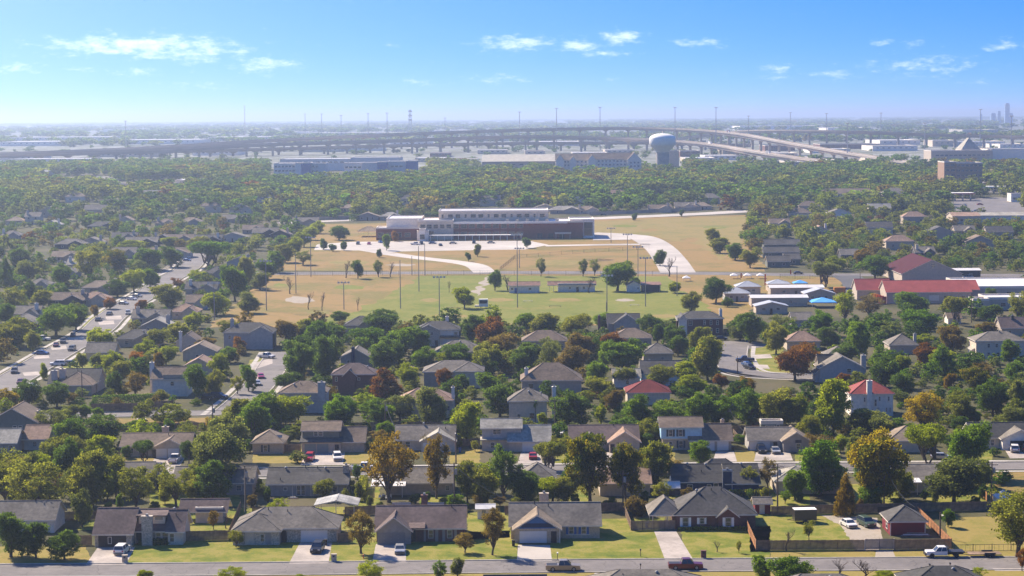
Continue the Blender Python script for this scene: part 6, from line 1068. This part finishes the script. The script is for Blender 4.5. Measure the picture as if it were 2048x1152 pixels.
for i, (px, py, w_, h, d, wl, rf) in enumerate([(90,328,180,9,30,'office','white'),(40,318,80,7,30,'office','white'),(255,312,120,6,40,'cream','white'),(430,309,90,7,40,'office','pale'),(640,302,80,7,40,'cream','white'),(720,300,90,8,40,'office','white'),(860,322,60,5,30,'cream','white'),(920,324,70,5,30,'office','pale'),(880,312,40,6,30,'brick','tan'),(985,306,60,6,30,'cream','white'),(1085,322,120,6,40,'taupe','pale'),(1070,308,40,6,30,'cream','tan'),(1180,312,70,6,30,'office','white'),(1240,305,60,5,30,'cream','white'),(1400,322,60,5,30,'cream','white'),(1380,312,40,10,20,'brick','tan'),(1450,318,80,6,30,'office','white'),(1475,306,60,7,30,'taupe','white'),(1560,312,70,5,30,'cream','white'),(1660,304,80,6,30,'office','white'),(1560,300,60,10,30,'brick','dark'),(1700,296,120,9,30,'brick','grey'),(1790,300,90,9,40,'office','pale'),(1890,291,50,12,30,'cream','white'),(1960,290,100,8,40,'office','white'),(2030,295,60,7,40,'office','white'),(1760,322,60,5,30,'cream','white'),(1600,330,50,5,30,'beige','white'),(1230,322,40,6,30,'taupe','grey'),(1560,345,40,5,24,'cream','white'),(1640,340,40,5,24,'white','pale'),(60,350,70,5,20,'cream','white'),(175,372,60,4,20,'cream','tan'),(290,374,110,4,20,'beige','tan'),(380,368,60,5,24,'cream','white'),
  (700,270,220,8,80,'cream','white'),(560,268,120,8,80,'office','white'),(120,280,200,9,80,'office','white'),(320,286,160,9,80,'office','white'),(60,290,130,9,80,'office','white'),(480,280,130,9,80,'office','white'),(1000,280,90,9,60,'cream','white'),(1120,290,80,8,60,'office','white'),(1560,258,160,14,90,'office','white'),(1700,262,90,12,90,'office','white'),(820,290,80,8,60,'office','white'),(1800,288,80,9,60,'office','white'),(1960,268,70,14,60,'bluegrey','pale'),(250,262,90,10,90,'office','white'),(900,266,80,10,90,'office','white')]):
    nm = {'office': 'pale panelled', 'cream': 'cream', 'taupe': 'taupe', 'brick': 'brick', 'beige': 'beige', 'white': 'white', 'bluegrey': 'blue-grey'}[wl] + ' flat roofed building'
    block('commercial_building', None, 'building', px, py, [(px-w_/2,px+w_/2,0,d*2.2,h*.62,'f',0,wl,rf)], [(0,px-w_*.45,px+w_*.45,max(2,int(w_/12)),h*.34,3.5,1.4)], None, (nm, nm+'s'), 'far commercial buildings')
_rb = np.random.default_rng(8)
for i, (px, py) in enumerate([(60,412),(150,405),(230,418),(300,400),(370,412),(455,402),(520,415),(600,405),(650,418),(720,402),(820,410),(900,402),(980,412),(1050,404),(1150,412),(1230,400),(1420,408),(1480,398),(1560,412),(1620,425),(1680,440),(1760,430),(1830,448),(1880,480),(1760,470),(1600,440),(1960,500),(2000,480),(1800,500),(100,435),(190,432),(420,425),(480,430)]):
    rk = 'xhy'[i % 3]; rf = ('grey','tan','brown','pale','pink','dark')[int(_rb.integers(6))]; wl = ('cream','taupe','beige','white')[int(_rb.integers(4))]; w_ = 15 * scl(P(px, py)) ; ph = {'tan': 'tan', 'grey': 'grey', 'dark': 'charcoal', 'brown': 'brown', 'pale': 'pale grey', 'pink': 'pinkish'}[rf] + ' roofed far house'
    house('house', None, 'house', px, py, [(px-w_/2, px+w_/2, 0, 10, 4.6, rk, 3.0, wl, rf)], [('w',0,px-w_*.25,2.4,1.4,1.3),('w',0,px+w_*.25,2.4,1.4,1.3)], auto_=(ph, ph + 's'), group='houses in the woods'); _o = P(px, py); HROOT.pop(); KEEPOUT.append((_o.x, _o.y - 14, 12))
# flyovers
def flyover(label, pts, wd, th, span, anchor=None):
    q = [PD(*p) for p in pts]; fine = []
    Q = [2*q[0]-q[1]] + q + [2*q[-1]-q[-2]]
    for i in range(1, len(Q)-2):
        for k in range(8):
            t = k/8; fine.append(.5*((2*Q[i]) + (-Q[i-1]+Q[i+1])*t + (2*Q[i-1]-5*Q[i]+4*Q[i+1]-Q[i+2])*t*t + (-Q[i-1]+3*Q[i]-3*Q[i+1]+Q[i+2])*t**3))
    fine.append(Q[-2]); r = thing('flyover', (q[0].x, q[0].y, g(q[0].y)), label, 'bridge', anchor=None); O = r.location
    if anchor: ANCH.append((anchor, pts[len(pts)//2][0], pts[len(pts)//2][1] + 15))
    def ribbon(off0, off1, z0, z1, name, m):
        b = MB(); rows = []
        for i, p in enumerate(fine):
            d = fine[min(i+1,len(fine)-1)] - fine[max(i-1,0)]; n = Vector((-d.y, d.x, 0)).normalized()
            rows.append([p + n*off0 + Vector((0,0,z0)) - O, p + n*off1 + Vector((0,0,z0)) - O, p + n*off1 + Vector((0,0,z1)) - O, p + n*off0 + Vector((0,0,z1)) - O])
        for a, c in zip(rows, rows[1:]):
            for k in range(4): b.face([a[k], a[(k+1)%4], c[(k+1)%4], c[k]])
        b.face(rows[0]); b.face(list(reversed(rows[-1]))); return b.build(name, m, r)
    ribbon(-wd/2, wd/2, -.5, 0, 'deck', M_lot); ribbon(-wd*.36, wd*.36, -th, -.5, 'girder', M_concd); ribbon(-wd/2, -wd/2+.4, 0, 1.3, 'parapet', M_concd); ribbon(wd/2-.4, wd/2, 0, 1.3, 'parapet', M_concd)
    acc = span*.5
    for a, c in zip(fine, fine[1:]):
        L_ = (c - a).length; 
        while acc < L_:
            p = a.lerp(c, acc/L_); z = g(p.y)
            if p.z - th - z > 2.5:
                hh = p.z - th - z; b = MB(); b.box(-1.5,1.5,-1.5,1.5,-.5,hh-2.2); b.frustum([(-1.5,-1.5,hh-2.2),(1.5,-1.5,hh-2.2),(1.5,1.5,hh-2.2),(-1.5,1.5,hh-2.2)], [(-wd*.36,-1.5,hh-.02),(wd*.36,-1.5,hh-.02),(wd*.36,1.5,hh-.02),(-wd*.36,1.5,hh-.02)]); b.build('pier', M_concd, r, loc=(p.x-O.x, p.y-O.y, z-O.z))
            acc += span
        acc -= L_
    return fine
FA = flyover('highest curved flyover sweeping down to the right', [(-60,309,2650),(250,297,2820),(512,281.5,3000),(768,269,3150),(1024,259.5,3230),(1200,256,3250),(1320,257,3160),(1420,262,3000),(1490,270,2820),(1560,283,2650),(1680,304,2420),(1800,323,2200),(1880,335,2050)], 13, 3.6, 43, 'highest flyover')
FB = flyover('second flyover passing behind the water tower', [(-60,312,2420),(40,309,2480),(300,300,2620),(512,289,2760),(768,281,2850),(1024,272.5,2900),(1200,275,2860),(1320,280.5,2760),(1420,289,2600),(1536,308,2330),(1640,322,2180)], 13, 3.6, 42, 'second flyover')
FC = flyover('low straight highway viaduct beneath the flyovers', [(-60,311,2580),(100,307,2620),(512,298,2810),(768,291,2910),(1024,286,2960),(1300,285,2960),(1500,290,2910)], 18, 3.0, 36, 'low viaduct')
FD = flyover('right hand flyover running level to the right edge', [(1330,281,3500),(1420,268.5,3450),(1490,262,3350),(1560,261,3200),(1700,263,3050),(1850,268,3000),(2080,274,2950)], 13, 3.6, 42, 'right hand flyover')
road('frontage_road', [(P(1500,300).x, P(1500,300).y), (P(1640,318).x, P(1640,318).y), (P(1760,335).x, P(1760,335).y), (P(1900,352).x, P(1900,352).y), (P(2080,345).x, P(2080,345).y)], 26, M_lot, 6, kerb=False)
sheet('shop_car_park', PP((1900,440),(1895,412),(1910,398),(2060,392),(2060,440)), M_asph, 2); sheet('junction_meadow', PP((1790,372),(1800,345),(1880,330),(2060,322),(2060,345),(1900,355),(1850,372)), G_pale, 2); sheet('office_car_park', PP((1850,385),(1860,366),(2060,360),(2060,386),(1920,384)), M_asph, 3)
sheet('west_clearing', PP((225,386),(240,372),(330,366),(415,364),(400,374),(300,386)), G_pale, 2); sheet('west_car_park', PP((80,372),(85,356),(235,352),(240,368)), M_asph, 2)
for i, (px, py, k, c) in enumerate([(1812,376,'sedan','white'),(1822,378,'sedan','silver'),(1832,376,'suv','white'),(1842,378,'sedan','grey'),(1900,378,'sedan','white'),(1870,376,'suv','silver'),(1880,380,'sedan','white'),(1912,386,'suv','grey'),(1870,395,'suv','white'),(1905,418,'sedan','white'),(1930,412,'suv','silver'),(1960,410,'sedan','red'),(1870,372,'sedan','silver'),(1950,424,'pickup','white'),(1742,330,'suv','grey'),(1990,384,'suv','black'),(120,362,'sedan','white'),(140,364,'sedan','silver'),(160,361,'suv','white'),(200,360,'sedan','white'),(215,362,'sedan','silver'),(225,359,'suv','white')]):
    car(px, py, 90*(i % 2), k, c, small=True, group='cars parked far off')
def truck(p, d, label, c):
    r = thing('box_truck', p, label, 'truck', math.atan2(d.y, d.x), 'trucks on the flyovers'); MB().box(-5,3.5,-1.25,1.25,1.0,4.0).build('cargo_box', c, r); MB().box(3.7,6,-1.2,1.2,.7,3.0).build('cab', PA['white'], r); wheels(r, [(-3.5,0,.5)], .5)
n = len(FB); truck(FB[int(n*.80)], FB[int(n*.82)] - FB[int(n*.80)], 'white box truck on the second flyover right of the tower', PA['white']); truck(FB[int(n*.9)], FB[int(n*.92)] - FB[int(n*.9)], 'second white box truck lower on the second flyover', PA['silver']); truck(FA[int(len(FA)*.62)], FA[int(len(FA)*.64)] - FA[int(len(FA)*.62)], 'red box truck near the crest of the highest flyover', PA['maroon'])
# high masts, lattice tower, skyline
M_mast = mat('mast_steel', (.42,.42,.44), .6, .1, 1)
def mast(px, top, D, label):
    t = PD(px, top, D); o = Vector((t.x, D, g(D))); h = t.z - o.z; r = thing('high_mast_light', o, label, 'light mast', 0, 'high mast lights of the highway'); MB().tube([(0,0,0),(0,0,h)], [.75,.42], 7).build('shaft', M_mast, r); MB().lathe([(.4,h-.6),(2.6,h-.5),(2.6,h+.3),(.4,h+.5)], 12).build('lamp_ring', M_mast, r)
pos = ['leftmost','second from left','third from left','fourth from left','fifth from left','sixth from left','seventh from left','eighth from left','ninth from left','tenth from left','eleventh from left','twelfth from left','thirteenth from left','fourteenth from left','fifteenth from left','sixteenth from left','rightmost']
for i, (px, top, D) in enumerate([(251,242,3400),(489,212,4300),(610,228,4600),(643,228,4200),(682,231,3700),(736,227,3900),(774,226,3600),(890,236,3900),(1039,224,3400),(1113,217,3100),(1200,215,3000),(1350,215,3000),(1432,215,2900),(1497,232,3300),(1581,225,3700),(1653,227,3300),(1762,226,3400)]): mast(px, top, D, f'{pos[i]} of the tall highway light masts')
for px, top, D, l in [(1961,219,2900,'tall light mast below the far skyline'),(2023,232,2500,'light mast at the right edge of the junction'),(1850,246,2450,'light mast above the shopping centre'),(1695,246,2400,'light mast beside the descending flyover')]: mast(px, top, D, l)
t = PD(820, 219, 5200); o = Vector((t.x, 5200, g(5200))); h = t.z - o.z; r = thing('lattice_tower', o, 'dark lattice tower standing on the horizon', 'tower'); b = MB()
for sx_ in (-1,1):
    for sy in (-1,1): b.tube([(sx_*5,sy*5,0),(sx_*1.6,sy*1.6,h)], [.9,.6], 4)
for k in range(8):
    z0, z1 = h*k/8, h*(k+1)/8; w0, w1 = 5-3.4*k/8, 5-3.4*(k+1)/8; b.tube([(-w0,-w0,z0),(w1,-w1,z1)], .45, 4); b.tube([(w0,-w0,z0),(-w1,-w1,z1)], .45, 4)
b.build('frame', M_mast, r); [MB().lathe([(.5,z),(5,z),(5,z+4),(.5,z+4)], 10).build('antenna_ring', M_mast, r) for z in (h*.55,h*.72,h*.9)]
M_sky = mat('blue_tower_facade', (.30,.40,.55), .4, .1, .02, lines=(2,12,.2))
for px, top, wpx, l in [(2014,206,9,'tallest glass tower of the far skyline'),(2021,226,8,'low tower right of the tallest far tower'),(1998,222,6,'slim tower left of the tallest far tower'),(1986,226,9,'broad low tower at the left of the far skyline'),(1962,228,4,'thin far tower left of the skyline')]:
    D = 8200; t = PD(px, top, D); o = Vector((t.x, D, g(D))); w_ = wpx*D/F; h = t.z - o.z; r = thing('skyscraper', o, l, 'skyscraper', 0, 'far skyline'); MB().box(-w_/2,w_/2,-w_/2,w_/2,0,h*.94).build('shaft', M_sky, r); MB().box(-w_/2.6,w_/2.6,-w_/2.6,w_/2.6,h*.94,h).build('crown', M_sky, r)
# wooded ridge on the horizon
rng = np.random.default_rng(3); b = MB(); xs = np.linspace(-9500, 9500, 240); zz = 70 + 22*np.interp(xs, np.linspace(-9500,9500,30), rng.uniform(-.6,1,30)) + rng.uniform(-5,5,240)
for i in range(239): b.face([(xs[i],30000,40),(xs[i+1],30000,40),(xs[i+1],30600,zz[i+1]),(xs[i],30600,zz[i])]); b.face([(xs[i],30600,zz[i]),(xs[i+1],30600,zz[i+1]),(xs[i+1],33000,40),(xs[i],33000,40)])
tag(b.build('hills', G_far), kind='structure')
ANCH += [('lattice tower', 820, 248), ('far skyline', 2005, 245), ('leftmost light mast', 251, 300), ('junction meadow', 1850, 350)]
# ------------------------------------------------------------------ the woods beyond: too many to count, one mass
def in_poly(x, y, poly):
    c = False; j = len(poly) - 1
    for i in range(len(poly)):
        xi, yi = poly[i]; xj, yj = poly[j]
        if (yi > y) != (yj > y) and x < (xj - xi) * (y - yi) / (yj - yi) + xi: c = not c
        j = i
    return c
OPEN = [[(415,660),(520,560),(500,540),(610,470),(640,440),(800,437),(1100,432),(1500,420),(1500,440),(1480,480),(1540,545),(2060,545),(2060,600),(1700,660),(1000,655)],   # park and school grounds
 [(535,362),(535,318),(860,318),(860,352),(700,362)], [(955,346),(955,312),(1270,312),(1290,342),(1110,346)], [(1290,342),(1290,318),(1370,318),(1370,342)],
 [(1640,406),(1640,398),(1750,400),(1750,410)], [(1905,432),(1905,400),(2060,394),(2060,440)],
 [(80,372),(80,352),(230,352),(230,372)], [(225,388),(225,368),(420,362),(420,380)], [(1500,560),(1530,480),(1600,490),(1600,560)],
 [(0,350),(0,342),(95,340),(95,348)], [(1425,680),(1520,680),(1640,745),(1640,785),(1430,790)], [(455,840),(500,700),(578,700),(562,800)], [(1698,832),(1698,800),(1792,800),(1792,875)]]
LODS = [(2600, .58), (1200, .82), (620, 1.1), (300, 1.7), (150, 2.6), (4200, .5)]
PQ, PT, PI = [], [], []
for lod, (nq, sz) in enumerate(LODS):
    for j in range(6):
        Q, tt, _ = crown_cloud('oottou'[j], nq, sz, 900 + lod * 10 + j); PQ.append(Q); PT.append(tt); PI.append(np.full(len(Q), lod * 6 + j))
KINDS = ['dk', 'gr', 'ol', 'br', 'li', 'gg', 'ru', 'go', 'vi']; PW = np.array([.32,.22,.27,.05,.03,.16,.006,.004,.015]); PW /= PW.sum()
TP, TS, TR, TK, TV = [], [], [], [], []   # spot, size, turn, foliage, prototype
RD = []
for c, w_ in ROADS:
    f = []
    for a, b in zip(c, c[1:]):
        n = max(1, int(math.hypot(b[0]-a[0], b[1]-a[1]) / 5)); f += [(a[0]+(b[0]-a[0])*k/n, a[1]+(b[1]-a[1])*k/n) for k in range(n)]
    RD.append((f, w_))
rng = np.random.default_rng(5)
hx = np.array([(a[0], a[1]) for a in HROOT]); tx = np.array([(a[0], a[1]) for a in TSPOT]); KEEP = np.array(KEEPOUT) if KEEPOUT else np.zeros((0, 3))
WEST = False
def scatter(y0, y1, step, lod, dens, size, clump=0, ylim=None, under=False):
    y = y0; hfront = 9 if under else 20 if y0 < 560 else 40
    while y < y1:
        half = y * 1060 / F + 15; n = int(2 * half / step)
        for i in range(n):
            x = -half + (i + rng.uniform(-.45, .95)) * step; yy = y + rng.uniform(0, step); cl = .5 + .5 * math.sin(x * .011 + 1.3) * math.sin(yy * .0085 + x * .004)
            if rng.uniform() > dens * (1 - clump + clump * cl * 1.6): continue
            px, py = pix((x, yy, g(yy)))
            if any(in_poly(px, py, q) for q in OPEN): continue
            if WEST and 2050 <= y0 < 2100 and (px > 545 or (yy > 2500 and px < 150)): continue
            if not under and px < 600 and 425 < py < 720 and rng.uniform() < .68: continue
            if y >= 1500 and any(min(math.hypot(x - q[0], yy - q[1]) for q in c) < w_/2 + 12 for c, w_ in RD if c[0][1] >= 1500): continue
            if y < 1500:
                if any(in_poly(px, py, q) for q in NOTREE): continue
                if any(min(math.hypot(x - q[0], yy - q[1]) for q in c) < w_/2 + (6 if w_ < 9.2 or y > 500 else 9) for c, w_ in RD if c[0][1] < 1500): continue
                if len(hx) and ((np.abs(hx[:, 0] - x) < (9 if y < 560 else 11)) & (hx[:, 1] - yy < hfront) & (hx[:, 1] - yy > -12)).any(): continue
                if not under and (np.hypot(*(tx - (x, yy)).T) < 5.5).any(): continue
                if any(abs(x - q[0]) < 9.5 and abs(yy - q[1]) < 14 for q in AVE) : continue
            if len(KEEP) and ((np.abs(KEEP[:, 0] - x) < KEEP[:, 2]) & (np.abs(KEEP[:, 1] - yy) < KEEP[:, 2] + 6)).any(): continue
            W = size * (rng.choice([.5, .8, 1.0, 1.3, 1.75], p=[.15,.25,.3,.2,.1]) if yy > 1300 else rng.uniform(.6, 1.12)) * rng.uniform(.9, 1.1) / 10; H = min(W * rng.uniform(.62, .95), ylim or 1.5)
            pw = PW.copy()
            vv = math.exp(1.1 * math.sin(x * .013 + yy * .004) * math.sin(yy * .011 - x * .003 + 1)); pw[[2, 3, 6, 7]] *= vv; pw[[0, 1, 5]] /= vv
            if .2 + .8*math.sin(x*.021+2)*math.sin(yy*.017+x*.006) < -.42 and yy > 1300: continue
            if px > 1400 and 400 < py < 545: pw[[2, 3]] *= 2; pw[6] *= 1.6; pw[[0, 8]] *= .7
            if yy > 2300: pw[[2,3,4,6,7]] *= .25
            if px < 560 and py < 345: pw[[0, 1, 5]] *= 2; pw[[3, 6]] *= .3
            pw /= pw.sum(); k = rng.choice(len(KINDS), p=pw)
            TP.append((x, yy, g(yy) - .6 * H)); TS.append((W, W, H)); TR.append(rng.uniform(0, 6.28)); TK.append(k); TV.append(lod * 6 + (5 if under else rng.integers(6)))
        y += step
scatter(395, 560, 5.5, 1, .5, 4.6, 0, .32, True); scatter(560, 1000, 7, 2, .6, 5.5, 0, .36, True); scatter(1000, 1400, 9, 3, .5, 6.5, 0, .4, True); scatter(430, 560, 9, 5, .42, 7.5); scatter(560, 1000, 11, 0, .6, 9.5); scatter(1000, 1400, 11.5, 1, .80, 11); scatter(1400, 2050, 14, 2, .95, 15.5, .25, 1.3); scatter(2050, 2350, 17, 3, .55, 14, .7, .9); scatter(2350, 3500, 24, 3, .15, 11, .95, .55); WEST = True; scatter(2050, 2400, 17, 3, .75, 14, .3, .9); WEST = False; scatter(3500, 4600, 36, 4, .5, 24, .8, 1.1); scatter(4600, 9000, 95, 4, .6, 48, .9); scatter(9000, 20000, 260, 4, .7, 110, .9)
def woodland():
    "one object: its mesh holds the sprays of each prototype crown and one loose point for each spot; nodes set a crown on every point"
    Q = np.concatenate(PQ); nq = len(Q); n = len(TP); nv = nq * 4 + n
    me = bpy.data.meshes.new('woodland'); me.vertices.add(nv); me.vertices.foreach_set('co', np.concatenate([Q.reshape(-1), np.array(TP).reshape(-1)]).astype(np.float32))
    me.loops.add(nq * 4); me.loops.foreach_set('vertex_index', np.arange(nq * 4, dtype=np.int32)); me.polygons.add(nq); me.polygons.foreach_set('loop_start', np.arange(0, nq * 4, 4, dtype=np.int32))
    wm = wood_mat(); me.materials.append(wm)
    def att(nm, typ, dom, arr, key): me.attributes.new(nm, typ, dom).data.foreach_set(key, np.ascontiguousarray(arr).reshape(-1))
    pad = lambda a, k: np.concatenate([np.zeros((nq * 4, k) if k > 1 else nq * 4), a]).astype(np.float32)
    att('tint', 'FLOAT', 'FACE', np.concatenate(PT).astype(np.float32), 'value')
    att('proto', 'INT', 'POINT', np.concatenate([np.repeat(np.concatenate(PI), 4), np.full(n, -1)]).astype(np.int32), 'value')
    att('pick', 'INT', 'POINT', np.concatenate([np.full(nq * 4, -1), np.array(TV)]).astype(np.int32), 'value')
    att('size', 'FLOAT_VECTOR', 'POINT', pad(np.array(TS), 3), 'vector'); att('turn', 'FLOAT_VECTOR', 'POINT', pad(np.stack([np.zeros(n), np.zeros(n), np.array(TR)], 1), 3), 'vector')
    ca = np.array([[v*q*TB.get(k,1) for v, q in zip(LEAF[k][0], (1.72,1.55,.85))] for k in KINDS]); cb = np.array([[v*q*TB.get(k,1) for v, q in zip(LEAF[k][1], (1.68,1.5,.85))] for k in KINDS])
    vr = rng.uniform(.74, 1.14, (n, 1)) * np.array([[.86, .92, 1.0]]); att('tcol', 'FLOAT_VECTOR', 'POINT', pad(ca[TK] * vr, 3), 'vector'); att('tcol2', 'FLOAT_VECTOR', 'POINT', pad(cb[TK] * vr, 3), 'vector')
    me.update(calc_edges=True); o = obj('woodland', me)
    ng = bpy.data.node_groups.new('woodland', 'GeometryNodeTree'); ng.interface.new_socket('Geometry', in_out='INPUT', socket_type='NodeSocketGeometry'); ng.interface.new_socket('Geometry', in_out='OUTPUT', socket_type='NodeSocketGeometry')
    gi = N(ng, 'NodeGroupInput'); go = N(ng, 'NodeGroupOutput'); jn = N(ng, 'GeometryNodeJoinGeometry'); lk = ng.links.new
    def attr(nm, typ):
        a = N(ng, 'GeometryNodeInputNamedAttribute'); a.data_type = typ; a.inputs['Name'].default_value = nm; return [q for q in a.outputs if q.enabled and q.name == 'Attribute'][0]
    ap, ak, asz, atr = attr('proto', 'INT'), attr('pick', 'INT'), attr('size', 'FLOAT_VECTOR'), attr('turn', 'FLOAT_VECTOR')
    def eq(sock, v):
        c = N(ng, 'FunctionNodeCompare'); c.data_type = 'INT'; c.operation = 'EQUAL'; ia = [q for q in c.inputs if q.enabled and q.type == 'INT']; lk(sock, ia[0]); ia[1].default_value = v; return c.outputs[0]
    sp = N(ng, 'GeometryNodeSeparateGeometry'); sp.domain = 'POINT'; lk(gi.outputs[0], sp.inputs[0]); lk(eq(ap, -1), sp.inputs[1])
    mp = N(ng, 'GeometryNodeMeshToPoints'); lk(sp.outputs[0], mp.inputs[0])
    for v in range(len(PQ)):
        q = N(ng, 'GeometryNodeSeparateGeometry'); q.domain = 'POINT'; lk(gi.outputs[0], q.inputs[0]); lk(eq(ap, v), q.inputs[1])
        ip = N(ng, 'GeometryNodeInstanceOnPoints'); lk(mp.outputs[0], ip.inputs['Points']); lk(eq(ak, v), ip.inputs['Selection']); lk(q.outputs[0], ip.inputs['Instance']); lk(atr, ip.inputs['Rotation']); lk(asz, ip.inputs['Scale']); lk(ip.outputs[0], jn.inputs[0])
    lk(jn.outputs[0], go.inputs[0]); md = o.modifiers.new('woodland', 'NODES'); md.node_group = ng
    tag(o, 'mixed green and brown woods and street trees reaching to the horizon', 'woods', None, 'stuff'); return nq, n
NQ = woodland()
# ------------------------------------------------------------------ haze
hm = bpy.data.materials.new('haze'); hm.use_nodes = True; t = hm.node_tree; t.nodes.remove(t.nodes['Principled BSDF'])
pv = N(t, 'ShaderNodeVolumePrincipled'); pv.inputs['Color'].default_value = (.63, .735, .89, 1); pv.inputs['Density'].default_value = HAZE; pv.inputs['Anisotropy'].default_value = .55
t.links.new(pv.outputs[0], t.nodes['Material Output'].inputs['Volume'])
hz = MB().box(-23000, 23000, -600, 45500, -1.2, 152).build('haze', hm); tag(hz, 'thin pale blue haze over the whole plain', 'haze', None, 'stuff')
# ------------------------------------------------------------------ labels that single out: by the nearest landmark, then by order
ORD = ['first', 'second', 'third', 'fourth', 'fifth', 'sixth', 'seventh', 'eighth', 'ninth', 'tenth']
CNT = ['', 'one', 'two', 'three', 'four', 'five', 'six', 'seven', 'eight', 'nine', 'ten']
bk = {}
for o, ph, pl, px, py, verb in AUTO:
    best = min(ANCH, key=lambda a: math.hypot(a[1] - px, (a[2] - py) * 1.7)); dx, dy = px - best[1], py - best[2]
    rel = ('left of' if dx < 0 else 'right of') if abs(dx) > abs(dy) * 1.6 else ('in front of' if dy > 0 else 'behind')
    bk.setdefault((ph, pl, rel, best[0]), []).append((px, py, o))
for (ph, pl, rel, an), L_ in bk.items():
    L_.sort(key=lambda q: q[0])
    for i, (px, py, o) in enumerate(L_):
        n = len(L_)
        o['label'] = f"{ph} {rel} the {an}" if n == 1 else (f"{('left', 'right')[i]} of two {pl} {rel} the {an}" if n == 2 else f"{ORD[i] if i < 10 else str(i+1)+'th'} {ph} from left {rel} the {an}")
print('woodland quads', NQ, 'objects', len(bpy.data.objects), 'trees', len(TSPOT))
